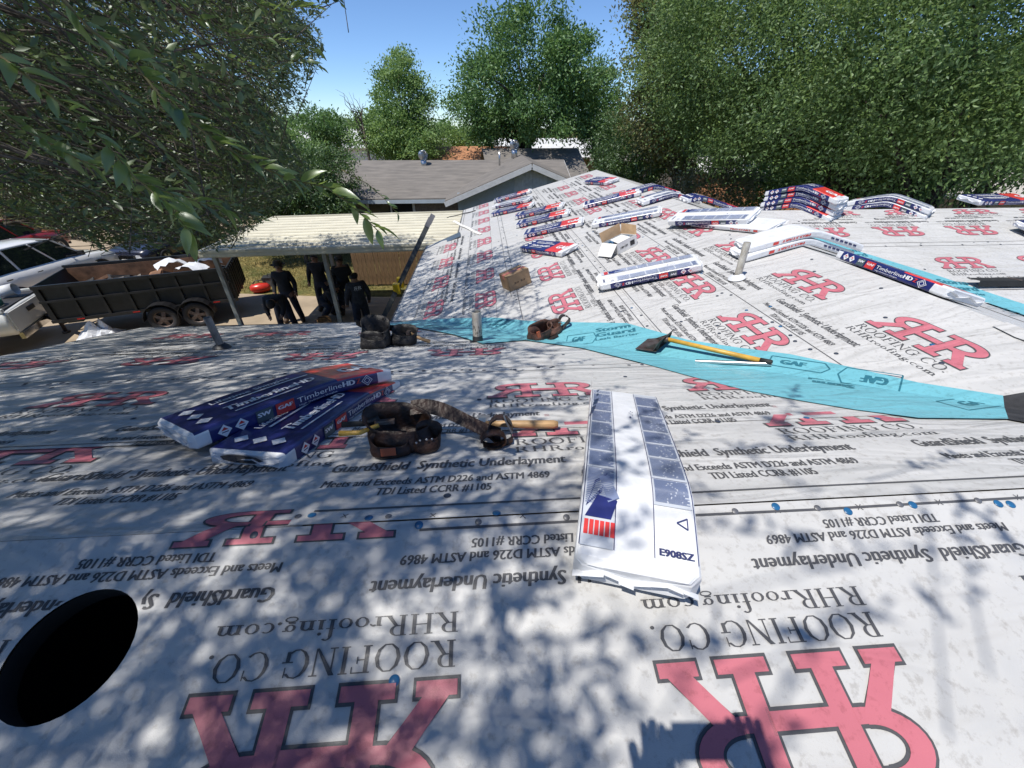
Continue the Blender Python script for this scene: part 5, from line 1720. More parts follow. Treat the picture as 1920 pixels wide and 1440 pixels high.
gabled('far_house', (30.0, 19.5, 0), -0.55, 13, 8, 2.3, 0.9, 'low house with a pale tan roof under the leaning tree', mat('pale_tan_roof', (0.42, 0.39, 0.34), 0.9, var=0.1), M_TANWALL, 0.6, False)
gabled('far_house', (40.0, 34.0, 0), -0.5, 12, 8, 2.6, 1.3, 'grey roofed house deep behind the leaning tree', M_SHING, M_TRIM, 0.5, False)
gabled('far_house', (24.5, 29.0, 0), 0.2, 7, 5, 2.2, 0.9, 'orange brown walled house glimpsed between the straight and leaning trunks', M_SHING, M_ORROOF, 0.4, False)

# ------------------------------------------------------------------ foliage
def np_mesh(name, V, F, m_, smooth=False):
    me = bpy.data.meshes.new(name)
    n, kk = F.shape
    me.vertices.add(len(V)); me.vertices.foreach_set('co', np.ascontiguousarray(V, dtype=np.float32).ravel())
    me.loops.add(n*kk); me.loops.foreach_set('vertex_index', np.ascontiguousarray(F, dtype=np.int32).ravel())
    me.polygons.add(n); me.polygons.foreach_set('loop_start', np.arange(0, n*kk, kk, dtype=np.int32)); me.polygons.foreach_set('loop_total', np.full(n, kk, dtype=np.int32))
    me.update(calc_edges=True)
    me.materials.append(m_)
    return me
def unit(a):
    return a/np.maximum(np.linalg.norm(a, axis=1, keepdims=True), 1e-9)
def leaves(P, D, L_, W_, rng, fold=0.25):
    """one folded diamond per leaf: P base, D direction"""
    n = len(P)
    D = unit(D)
    R = unit(np.cross(D, rng.normal(size=(n, 3))))
    Nn = np.cross(D, R)
    L_ = np.broadcast_to(L_, n)[:, None]; W_ = np.broadcast_to(W_, n)[:, None]
    mid = P+D*L_*0.45
    up = Nn*W_*fold
    V = np.stack([P, mid+R*W_*0.5+up, P+D*L_, mid-R*W_*0.5+up], 1).reshape(-1, 3)
    i = np.arange(n)*4
    F = np.concatenate([np.stack([i, i+1, i+2], 1), np.stack([i, i+2, i+3], 1)], 0)
    return V, F
def crown(name, ells, n, size, m_, parent, rng, clump=0.9, per=60, shell=0.55, droop=0.0, origin=(0, 0, 0)):
    """leaf clumps spread through overlapping ellipsoids, thicker towards the outside"""
    vol = np.array([e[3]*e[4]*e[5] for e in ells]) ** 0.8
    cnt = (vol/vol.sum()*n/per).astype(int)+1
    C = []
    for e, c in zip(ells, cnt):
        d = unit(rng.normal(size=(c, 3)))
        r = (shell+(1-shell)*rng.random(c)**0.6)*(1+0.10*rng.normal(size=c))
        C.append(np.array(e[:3])+d*r[:, None]*np.array(e[3:6]))
    C = np.concatenate(C)
    sz = rng.uniform(0.5, 1.25, len(C))*clump
    P = np.repeat(C, per, 0)+rng.normal(size=(len(C)*per, 3))*np.repeat(sz, per)[:, None]*np.array([0.42, 0.42, 0.30])
    out = np.repeat(C-np.mean(C, 0), per, 0)
    D = unit(out)*0.5+rng.normal(size=P.shape)*0.7+np.array([0, 0, -droop])
    V, F = leaves(P, D, rng.uniform(0.7, 1.3, len(P))*size, rng.uniform(0.35, 0.6, len(P))*size, rng)
    V = V-np.array(origin)
    o = put(name, np_mesh(name, V, F, m_), parent)
    return o, C
M_BARK = mat('grey_bark', (0.115, 0.095, 0.075), 0.95, var=0.35, scale=9, stretch=(3, 3, 0.6), bump=0.8, bscale=18)
M_BARKD = mat('dark_bark', (0.055, 0.045, 0.035), 0.95, var=0.35, scale=9, stretch=(3, 3, 0.6), bump=0.8, bscale=18)
def limb(mb, a, b, r0, r1, sag=0.15, rng=None, n=6, wob=0.12):
    a, b = Vector(a), Vector(b)
    L_ = (b-a).length
    pts = []
    for i in range(n+1):
        t = i/n
        p = a.lerp(b, t)
        p += Vector((0, 0, math.sin(math.pi*t)*sag*L_))
        if 0 < i < n:
            p += Vector(rng.normal(size=3))*wob*L_*0.25
        pts.append(p)
    mb.tube(pts, [r0+(r1-r0)*i/n for i in range(n+1)], 7)
def tree(name, base, th, r, ells, n, size, m_leaf, label, seed, clump=0.9, per=60, group=None, shell=0.55, droop=0.0, bark=None, nl=10, lean=(0, 0), cat='tree'):
    rng = np.random.default_rng(seed)
    o = empty(name, base, 0, label, cat, group)
    cr, C = crown('crown', ells, n, size, m_leaf, o, rng, clump, per, shell, droop, base)
    mb = MB()
    b = Vector((0, 0, -0.05)); top = Vector((lean[0]*th, lean[1]*th, th))
    mb.tube([b, b.lerp(top, 0.15), b.lerp(top, 0.5)+Vector((0.05, 0.03, 0)), top], [r*1.45, r*1.05, r*0.9, r*0.7], 10)
    tr = mb.build('trunk', bark or M_BARK, o)
    mb = MB()
    pick = C[rng.choice(len(C), min(nl, len(C)), replace=False)]
    for c in pick:
        st = b.lerp(top, rng.uniform(0.72, 1.0))
        limb(mb, st, Vector(c)-Vector(base), r*0.42, r*0.05, 0.08, rng)
    mb.build('limbs', bark or M_BARK, o)
    return o
LF_OAK = leaf_mat('oak_leaves', (0.045, 0.115, 0.032), (0.150, 0.275, 0.070), 0.35, 0.55, 0.05)
LF_NEAR = leaf_mat('live_oak_leaves', (0.034, 0.066, 0.020), (0.125, 0.180, 0.052), 0.40, 0.45, 0.07)
LF_LIGHT = leaf_mat('fresh_green_leaves', (0.095, 0.195, 0.052), (0.250, 0.370, 0.115), 0.45, 0.55, 0.04)
LF_MIX = leaf_mat('olive_leaves', (0.052, 0.112, 0.030), (0.195, 0.295, 0.085), 0.42, 0.55, 0.045)
LF_YEL = leaf_mat('yellowing_leaves', (0.065, 0.095, 0.030), (0.230, 0.220, 0.080), 0.42, 0.55, 0.04)
LF_BUSH = leaf_mat('glossy_bush_leaves', (0.028, 0.068, 0.020), (0.115, 0.20, 0.05), 0.35, 0.5, 0.06)
def E(u, v, d, rx, ry, rz):
    p = at_dist(u, v, d)
    return (p.x, p.y, p.z, rx, ry, rz)
def gbase(u, v, d):
    p = at_dist(u, v, d); return (p.x, p.y, 0)
# behind the neighbouring house
tree('oak_tree', gbase(988, 250, 33), 4.2, 0.34, [E(985, 130, 33, 3.9, 3.9, 3.6), E(930, 185, 32.5, 3.0, 3.0, 2.4), E(1050, 165, 32.5, 3.0, 3.0, 2.6), E(985, 225, 31.5, 3.7, 3.0, 1.6)], 42000, 0.22, LF_OAK, 'big round dark green tree rising behind the neighbouring gable', 11, 1.5, 420, shell=0.5, bark=M_BARKD)
tree('leafy_tree', gbase(742, 260, 35), 3.0, 0.22, [E(748, 135, 35, 1.3, 1.3, 1.6), E(755, 190, 35, 2.1, 2.1, 2.2), E(735, 250, 34.5, 2.8, 2.6, 1.8), E(760, 270, 34, 3.0, 2.6, 1.3)], 30000, 0.19, LF_LIGHT, 'tall light green feathery tree next to the big round one', 12, 0.7, 60, shell=0.35)
tree('leafy_tree', gbase(845, 262, 40), 2.0, 0.15, [E(845, 262, 40, 2.0, 2.0, 1.2), E(880, 270, 40, 1.8, 1.8, 1.0)], 8000, 0.2, LF_LIGHT, 'small light green tree between the feathery and the round tree', 13, 0.7, 60, shell=0.4)
tree('oak_tree', gbase(1125, 260, 36), 3.0, 0.2, [E(1115, 190, 36, 1.7, 1.7, 2.4), E(1140, 235, 36, 2.4, 2.4, 2.0)], 13000, 0.2, LF_OAK, 'dark tree close beside the big round one', 14, 0.8, 60)
tree('oak_tree', gbase(590, 250, 48), 2.4, 0.25, [E(590, 243, 48, 2.8, 2.8, 1.7), E(622, 256, 48, 2.0, 2.0, 1.2)], 9000, 0.25, LF_OAK, 'dark rounded distant tree beyond the feathery light green one', 15, 0.9, 60)
# dead twigs beside the feathery tree
o = empty('bare_tree', gbase(676, 250, 33), 0, 'bare dead branches reaching up beside the feathery light green tree', 'tree')
rg = np.random.default_rng(3)
mb = MB(); b0 = Vector((0, 0, 0)); mb.tube([b0, (0.3, 0, 3.0), (0.2, 0, 5.6)], [0.12, 0.08, 0.05], 6); mb.build('trunk', M_BARK, o)
mb = MB()
pt = at_dist(676, 150, 33)-Vector(gbase(676, 250, 33))
for i in range(16):
    a = Vector((0.2, 0, rg.uniform(3.8, 5.8)))
    limb(mb, a, a+Vector((rg.uniform(-1.6, 0.5), rg.uniform(-0.6, 0.6), rg.uniform(0.4, 2.3))), 0.03, 0.006, 0.02, rg, 5, 0.25)
mb.build('twigs', M_BARK, o)
# right hand trees
tree('elm_tree', gbase(1632, 330, 15.5), 3.6, 0.26, [E(1480, 60, 16, 3.6, 3.4, 2.7), E(1640, 90, 15, 3.6, 3.2, 2.8), E(1420, 190, 16, 2.7, 2.6, 1.5), E(1580, 210, 15.5, 2.8, 2.6, 1.1), E(1350, 90, 17, 2.4, 2.4, 2.3)], 120000, 0.092, LF_MIX, 'large dense tree with a dark straight trunk beyond the ridge with draped bundle stacks', 21, 1.25, 420, shell=0.78, bark=M_BARKD)
tree('elm_tree', gbase(1735, 330, 13.5), 3.0, 0.20, [E(1760, 60, 13.5, 3.0, 3.0, 2.4), E(1880, 120, 13.5, 3.0, 2.6, 2.3), E(1740, 170, 13.5, 2.0, 2.0, 0.9), E(1930, 210, 14.5, 2.0, 2.0, 0.9), E(1960, 30, 13, 2.6, 2.6, 2.2)], 96000, 0.084, LF_MIX, 'large dense tree with a leaning trunk beside the straight trunked one', 22, 1.1, 420, shell=0.78, bark=M_BARKD, lean=(0.18, 0.05))
tree('elm_tree', gbase(1277, 350, 17.5), 2.6, 0.07, [E(1245, 150, 18, 1.4, 1.4, 2.0), E(1255, 235, 17.5, 1.3, 1.3, 1.2), E(1300, 60, 18.5, 1.4, 1.4, 1.5), E(1225, 15, 18, 0.8, 0.8, 0.8)], 30000, 0.12, LF_YEL, 'slender yellowish green tree with thin forked stems beside the dense large trees', 23, 0.7, 140, shell=0.3)
tree('shrub', gbase(1215, 330, 19), 0.8, 0.06, [E(1190, 300, 19.5, 1.5, 1.4, 1.3), E(1235, 315, 19, 1.4, 1.2, 1.2), E(1160, 285, 20, 1.2, 1.2, 1.5)], 15000, 0.11, LF_BUSH, 'green bush growing beyond the far gable corner', 24, 0.45, 60, shell=0.4, cat='bush')
tree('shrub', gbase(1320, 350, 17), 0.7, 0.05, [E(1320, 350, 17, 1.2, 0.8, 1.0), E(1370, 345, 17.5, 0.9, 0.8, 0.8)], 6500, 0.10, leaf_mat('grey_green_leaves', (0.085, 0.11, 0.06), (0.24, 0.26, 0.17), 0.4, 0.5, 0.05), 'pale grey green bush in front of the orange sided shed', 25, 0.4, 50, shell=0.3, cat='bush')
for i, (u, v, d, r, lab, mt) in enumerate(((1440, 250, 40, 5.5, 'dark bushy tree in the shade behind the straight trunk', LF_OAK), (1580, 240, 42, 6.0, 'dark tree filling the gap behind the straight trunk', LF_OAK), (1800, 230, 40, 6.2, 'dark tree filling the gap behind the leaning trunk', LF_OAK), (1385, 240, 38, 4.4, 'dark tree behind the slender yellowish one', LF_OAK), (1915, 220, 22, 1.9, 'tree with rusty turning leaves beside the leaning tree', LF_YEL))):
    tree('elm_tree', gbase(u, v, d), 2.6, 0.2, [E(u, v, d, r, r*0.8, r*0.55), E(u-70, v-50, d+1, r*0.8, r*0.8, r*0.5)], 15000, 0.24 if d > 30 else 0.13, mt, lab, 30+i, 0.8, 60, shell=0.4, bark=M_BARKD)
for i, (u, v, d, r, lab) in enumerate(((1440, 350, 20, 1.5, 'dark undergrowth bush in the shade beside the straight trunk'), (1560, 335, 21, 1.7, 'dark undergrowth bush right behind the tall stack of bundles'), (1690, 345, 19, 1.2, 'dark undergrowth bush between the straight and the leaning trunk'), (1470, 275, 24, 2.4, 'shaded leafy tree under the crown of the straight trunked one'), (1640, 270, 25, 2.4, 'shaded leafy tree behind the straight trunk'), (1850, 270, 26, 2.4, 'shaded leafy tree behind the tan roofed house'))):
    tree('shrub', gbase(u, v, d), 0.8, 0.06, [E(u, v, d, r, r*0.8, r*0.6), E(u+50, v-15, d+1, r*0.8, r*0.7, r*0.5)], 9000, 0.12, LF_OAK, lab, 60+i, 0.5, 60, shell=0.4, bark=M_BARKD, cat='bush')
# left: bushes beyond the carport and trees over the street
tree('shrub', gbase(545, 380, 19.5), 1.0, 0.08, [E(540, 345, 19.5, 1.9, 1.6, 1.5), E(590, 370, 19, 1.5, 1.3, 1.0), E(480, 340, 20, 1.8, 1.6, 1.5), E(620, 330, 20, 1.2, 1.2, 1.0)], 36000, 0.11, LF_BUSH, 'dense glossy green bush beyond the carport roof', 41, 0.42, 60, shell=0.5, cat='bush')
tree('leafy_tree', gbase(490, 300, 26), 2.6, 0.2, [E(470, 280, 26, 2.4, 2.2, 1.5), E(560, 300, 26, 1.8, 1.6, 0.8), E(380, 240, 27, 2.8, 2.6, 1.8), E(630, 310, 27, 1.2, 1.2, 0.6)], 34000, 0.16, LF_LIGHT, 'sunlit green tree behind the glossy bush', 42, 0.7, 60, shell=0.4)
tree('oak_tree', gbase(230, 280, 38), 3.0, 0.3, [E(260, 230, 38, 6, 5, 4), E(100, 240, 40, 6, 5, 4.4), E(-60, 230, 40, 6, 5, 4.5)], 24000, 0.28, LF_OAK, 'row end tree across the street behind the red vehicle', 43, 1.1, 60)
tree('oak_tree', gbase(330, 200, 52), 3.0, 0.3, [E(340, 200, 52, 5, 5, 4), E(420, 240, 54, 4, 4, 2.2)], 12000, 0.32, LF_OAK, 'distant dark tree across the street', 44, 1.2, 60)
# far tree line round the horizon
rg = np.random.default_rng(9)
ell = []
for i in range(120):
    a = rg.uniform(-1.25, 1.25); d = rg.uniform(75, 130)
    ell.append((d*math.sin(a), d*math.cos(a), rg.uniform(2.2, 4.2), rg.uniform(4, 8), rg.uniform(4, 8), rg.uniform(2.5, 4.5)))
tl, _ = crown('far_wood', ell, 52000, 0.75, LF_OAK, None, rg, 2.2, 60, 0.4)
tag(tl, 'distant mass of trees along the horizon', 'trees', kind='stuff')

# ------------------------------------------------------------------ the live oak that overhangs the roof
SIL = [(-900, -900), (655, -900), (650, 15), (600, 50), (612, 110), (575, 150), (580, 190), (535, 235), (560, 285), (600, 325), (590, 350), (510, 405), (430, 470), (340, 476), (260, 470), (190, 474), (130, 446), (60, 420), (-50, 418), (-900, 440)]
def in_poly(pts, x, y):
    c = np.zeros(len(x), bool)
    n = len(pts)
    for i in range(n):
        x0, y0 = pts[i]; x1, y1 = pts[(i+1) % n]
        if y0 == y1:
            continue
        c ^= ((y0 > y) != (y1 > y)) & (x < (x1-x0)*(y-y0)/(y1-y0)+x0)
    return c
def np_project(P):
    x, y, z = P[:, 0], P[:, 1], P[:, 2]-CAMZ
    cy, sy, cp_, sp = math.cos(YAW), math.sin(YAW), math.cos(PITCH), math.sin(PITCH)
    a, fw = x*cy-y*sy, x*sy+y*cy
    zc, yc = fw*cp_-z*sp, -z*cp_-fw*sp
    ok = zc > 0.05
    zz = np.where(ok, zc, 1.0)
    return 960+FPX*a/zz, 720+FPX*yc/zz, zc
OAKD = 0.75
OAK_BASE = Vector((-9.0, -2.2, 0))
oak = empty('live_oak', OAK_BASE, 0, 'big live oak overhanging the roof beside the trailer, casting dappled shade', 'tree')
rng = np.random.default_rng(77)
N0 = 800000
P = np.column_stack([rng.uniform(-14, 2.6, N0), rng.uniform(-6.5, 11, N0), rng.uniform(CAMZ-2.0, CAMZ+5.6, N0)])
rel = (P-np.array([-6.3, 0.8, CAMZ+1.8]))/np.array([8.8, 8.8, 6.4])
P = P[(rel**2).sum(1) < 1]
u, v, zc = np_project(P)
infr = (zc > 0) & (u > -70) & (u < 1990) & (v > -70) & (v < 1500)
dist = np.linalg.norm(P-np.array([0, 0, CAMZ]), axis=1)
TDr = unit(np.array([0.75, 0.35, -0.42])+rng.normal(size=(len(P), 3))*0.45)
TLr = rng.uniform(0.30, 0.65, len(P))
Pe = P+TDr*TLr[:, None]-np.array([0, 0, 0.10])
okv = dist > 1.7
for Pq in (P, (P+Pe)/2, Pe):
    uq, vq, zq = np_project(Pq)
    inq = (zq > 0) & (uq > -70) & (uq < 1990) & (vq > -70) & (vq < 1500)
    okv &= ~inq | (in_poly(SIL, uq, vq) & (np.linalg.norm(Pq-np.array([0, 0, CAMZ]), axis=1) > 1.9))
okv &= ~((np.abs(P[:, 0]) < 1.0) & (np.abs(P[:, 1]+0.4) < 0.9) & (P[:, 2] < CAMZ+1.4))
roofz = 3.2
xl = P[:, 0]+0.40/1.11*(P[:, 2]-roofz); yl = P[:, 1]+0.30/1.11*(P[:, 2]-roofz)
def shade(x, y, inf, z):
    near = np.clip((0.45-x)/0.8, 0.0, 1)*SH_NEAR+0.10*(x < 1.9)*(x > 0.1)
    mid = np.clip((0.75-x)/1.4, 0, 1)*SH_MID
    far = np.where((x < 0.45) & (y < 6.9), SH_FAR, 0.0)
    roof = ((y > -0.6) & (y < 4.7) & (x > -4.3)) | ((x > -1.35) & (y >= 4.7))
    g = np.where(y < 2.0, near, np.where(y < 4.7, mid, far))
    layer = np.exp(-((z-(CAMZ+2.5))/0.75)**2)
    g = np.where(inf, np.minimum(g, 0.3), g*layer)
    out = np.where(inf, 0.75, 0.05)
    return np.where(roof, g, out), roof & ~inf
SH_NEAR, SH_MID, SH_FAR = 1.75, 0.9, 0.8
nz = np.array([noise.noise(Vector(p)*0.9)+0.5*noise.noise(Vector(p)*2.3) for p in P])
nf = np.array([noise.noise(Vector(p)*2.1)+0.8*noise.noise(Vector(p)*5.5) for p in P])
shp, over = shade(xl, yl, infr, P[:, 2])
prob = shp*np.where(over, np.clip((nf+0.12)*3.0, 0, 1), np.clip((nz+0.18)*2.6, 0, 1))
selm = okv & (rng.random(len(P)) < prob*OAKD)
P, TD, TL = P[selm], TDr[selm], TLr[selm]
nT = len(P)
# twigs droop outwards to the right and away
LN = 18
t = (np.arange(LN)+0.5)/LN
Q = P[:, None, :]+TD[:, None, :]*(TL[:, None]*t[None, :])[:, :, None]
Q[:, :, 2] -= (0.10*t**2)[None, :]
Q = Q.reshape(-1, 3)
D = np.repeat(TD, LN, 0)*0.75+rng.normal(size=Q.shape)*0.55
lv, lf = leaves(Q, D, rng.uniform(0.045, 0.082, len(Q)), rng.uniform(0.017, 0.028, len(Q)), rng, 0.2)
lv = lv-np.array(OAK_BASE)
put('crown', np_mesh('crown', lv, lf, LF_NEAR), oak)
# the twigs themselves, three-sided
S1 = unit(np.cross(TD, rng.normal(size=(nT, 3))))
S2 = np.cross(TD, S1)
A_ = P-TD*0.25; B_ = P+TD*TL[:, None]-np.array([0, 0, 0.10])
ring = [(1, 0), (-0.5, 0.87), (-0.5, -0.87)]
V0 = np.stack([A_+(S1*c+S2*s)*0.0045 for c, s in ring]+[B_+(S1*c+S2*s)*0.0012 for c, s in ring], 1).reshape(-1, 3)-np.array(OAK_BASE)
i6 = np.arange(nT)*6
F0 = np.concatenate([np.stack([i6+a, i6+(a+1) % 3, i6+3+(a+1) % 3, i6+3+a], 1) for a in range(3)], 0)
tag(put('twigs', np_mesh('twigs', V0, F0, M_BARK), oak), kind='stuff')
mb = MB()
trt = Vector((0.6, 0.4, 3.4))
mb.tube([Vector((0, 0, -0.05)), Vector((0.05, 0.05, 0.6)), Vector((0.3, 0.2, 2.0)), trt], [0.62, 0.45, 0.40, 0.36], 12)
mb.build('trunk', M_BARK, oak)
fars = P-np.array(OAK_BASE)
main = []
for tgt in ((4.5, 1.5, 8.5), (3.0, 5.5, 8.0), (1.0, 7.5, 7.0), (5.8, 0.2, 9.5), (2.5, -2.0, 9.0), (-2.5, 2.0, 9.0), (-1.5, -3.0, 8.0), (4.8, 3.6, 9.2), (0.5, 3.5, 10.5)):
    mb = MB(); limb(mb, trt, tgt, 0.20, 0.045, 0.10, rng, 8, 0.10); mb.build('limb', M_BARK, oak)
    main.append(Vector(tgt))
mb = MB()
pick = fars[rng.choice(nT, 260, replace=False)]
for c in pick:
    c = Vector(c)
    uu, vv, zc_ = np_project(np.array([c+OAK_BASE]))
    m0 = min(main, key=lambda q: (q-c).length)
    st = trt.lerp(m0, min(1, 0.35+0.6*random.random()))
    if zc_[0] > 0 and -50 < uu[0] < 1990 and -50 < vv[0] < 1500:
        st = c+(st-c)*min(1, 2.2/((st-c).length+1e-6))
    limb(mb, st, c, 0.022, 0.006, 0.04, rng, 5, 0.12)
tag(mb.build('branches', M_BARK, oak), kind='stuff')
print('oak twigs', nT)

# the spray that hangs close by, every leaf its own
M_TWIG = mat('green_twig', (0.20, 0.17, 0.07), 0.7)
def leaf_mesh(L_, W_, curl, m_):
    n = 6
    vs, fs = [], []
    for i in range(n+1):
        t_ = i/n
        w = W_*0.5*math.sin(math.pi*min(1, 0.06+0.94*t_)**0.8)*(1 if i < n else 0.05)
        z = -curl*L_*t_*t_
        vs += [(t_*L_, -w, z+w*0.35), (t_*L_, 0, z), (t_*L_, w, z+w*0.35)]
    for i in range(n):
        for j in (0, 1):
            fs.append((i*3+j, i*3+j+1, (i+1)*3+j+1, (i+1)*3+j))
    mb = MB(); mb.add(vs, fs, 0, True)
    return mb.mesh('leaf', [m_])
LF_CLOSE = leaf_mat('close_leaves', (0.060, 0.115, 0.028), (0.20, 0.29, 0.065), 0.5, 0.35, 0.10)
LEAVES = [leaf_mesh(l, w, c, LF_CLOSE) for l, w, c in ((0.070, 0.026, 0.25), (0.060, 0.022, 0.1), (0.078, 0.028, 0.4), (0.052, 0.020, -0.1))]
def spray(path, dists, nleaf, seed, lscale=0.72):
    rg = random.Random(seed)
    pts = [at_dist(uu, vv, dd) for (uu, vv), dd in zip(path, dists)]
    mb = MB(); mb.tube([p-OAK_BASE for p in pts], [0.0032-0.0022*i/(len(pts)-1) for i in range(len(pts))], 6)
    br = mb.build('branch', M_TWIG, oak)
    tot = len(pts)-1
    for i in range(nleaf):
        tt = (i+0.5)/nleaf*tot*0.97+0.03*tot
        j = min(int(tt), tot-1)
        p = pts[j].lerp(pts[j+1], tt-j)
        d = (pts[j+1]-pts[j]).normalized()
        side = d.orthogonal().normalized()
        side = Matrix.Rotation(rg.uniform(0, 6.28), 3, d) @ side
        x = (d*0.75+side*0.65+Vector((0.1, 0.0, 0.1))).normalized()
        zz = (Vector((0, -0.2, 1))-x*x.dot(Vector((0, -0.2, 1)))).normalized()
        zz = Matrix.Rotation(rg.uniform(-0.9, 0.9), 3, x) @ zz
        y = zz.cross(x)
        s_ = rg.uniform(0.75, 1.15)*lscale
        m = Matrix((x*s_, y*s_, zz*s_)).transposed().to_4x4(); m.translation = p-OAK_BASE
        put('leaf', rg.choice(LEAVES), br, m)
spray([(100, -20), (170, 55), (250, 115), (300, 180), (345, 215), (400, 262), (460, 300), (540, 335), (610, 350), (660, 385), (712, 436)], [1.25, 1.2, 1.15, 1.1, 1.08, 1.06, 1.04, 1.02, 1.0, 0.98, 0.97], 64, 1)
spray([(-20, 90), (60, 150), (140, 215), (195, 265), (250, 330), (310, 380), (360, 440)], [1.5, 1.45, 1.4, 1.36, 1.32, 1.3, 1.28], 40, 2, 0.85)
spray([(-40, 180), (60, 250), (150, 300), (260, 340), (340, 370), (430, 395)], [1.9, 1.85, 1.8, 1.75, 1.7, 1.7], 40, 3, 0.95)
spray([(430, -40), (480, 5), (520, 22), (560, 12), (600, 16)], [2.2, 2.15, 2.1, 2.1, 2.1], 26, 4)
spray([(360, 60), (430, 110), (500, 130), (560, 110), (608, 128)], [2.6, 2.5, 2.45, 2.45, 2.45], 30, 5)
spray([(300, -30), (360, 30), (430, 60), (520, 75), (595, 92)], [2.4, 2.35, 2.3, 2.3, 2.3], 30, 6)
spray([(640, 318), (690, 345), (720, 372), (748, 404)], [3.2, 3.2, 3.2, 3.2], 16, 7)

# ------------------------------------------------------------------ vehicles
def paint(name, col):
    return mat(name, col, 0.30, var=0.04, scale=2, coat=0.8, spec=0.5)
M_TYRE = mat('tyre', (0.022, 0.022, 0.024), 0.85, bump=0.2)
M_RIM = mat('alloy_rim', (0.55, 0.55, 0.57), 0.3, metal=0.9)
M_CARGLASS = mat('car_glass', (0.012, 0.016, 0.020), 0.05, spec=0.9, var=0.02)
M_LAMP = mat('headlamp', (0.75, 0.77, 0.80), 0.1, spec=0.8)
M_TAIL = mat('tail_lamp', (0.45, 0.02, 0.02), 0.2)
M_CHROME = mat('chrome', (0.65, 0.65, 0.66), 0.15, metal=1.0)
M_PLATE = mat('number_plate', (0.7, 0.7, 0.68), 0.5)
M_PLAST = mat('black_plastic', (0.025, 0.025, 0.027), 0.6)
def wheel(parent, x, y, r=0.34, w=0.23, rim=None):
    sgn = 1 if y > 0 else -1
    Mx = Matrix.Translation((x, y, r)) @ Matrix.Rotation(-sgn*math.pi/2, 4, 'X')
    mb = MB(); mb.lathe([(r*0.62, -w/2), (r*0.93, -w/2), (r, -w/2+0.03), (r, w/2-0.03), (r*0.93, w/2), (r*0.62, w/2), (r*0.60, 0.0), (r*0.62, -w/2)], 28, 0, Mx)
    wh = mb.build('wheel', M_TYRE, parent)
    mb = MB(); mb.lathe([(r*0.64, w/2-0.01), (r*0.58, w/2-0.02), (r*0.55, w/2-0.07)], 28, 0, Mx)
    for i in range(5):
        a = 2*math.pi*i/5
        c, s_ = math.cos(a), math.sin(a)
        n_ = (-s_*0.045, c*0.045)
        vs = [(c*0.05+n_[0], s_*0.05+n_[1], w/2-0.015), (c*r*0.6+n_[0], s_*r*0.6+n_[1], w/2-0.03), (c*r*0.6-n_[0], s_*r*0.6-n_[1], w/2-0.03), (c*0.05-n_[0], s_*0.05-n_[1], w/2-0.015)]
        mb.add([Mx @ Vector(p) for p in vs], [(0,1,2,3)])
    mb.lathe([(0.07, w/2-0.012), (0.001, w/2-0.008)], 14, 0, Mx)
    mb.build('rim', rim or M_RIM, wh)
    mb = MB(); mb.lathe([(r*0.6, w/2-0.09), (0.001, w/2-0.09)], 20, 0, Mx); mb.build('brake_disc', M_PLAST, wh)
def ring_sec(x, z0, z1, hw, tuck=0.88, n=7):
    """cross section of a car body: flat floor, bulging sides, crowned top"""
    pts = []
    for y, z in ((-hw*tuck, z0), (-hw, z0+(z1-z0)*0.28), (-hw*1.0, z0+(z1-z0)*0.62), (-hw*0.955, z1-0.03), (-hw*0.80, z1), (0, z1+0.02), (hw*0.80, z1), (hw*0.955, z1-0.03), (hw, z0+(z1-z0)*0.62), (hw, z0+(z1-z0)*0.28), (hw*tuck, z0)):
        pts.append(Vector((x, y, z)))
    return pts
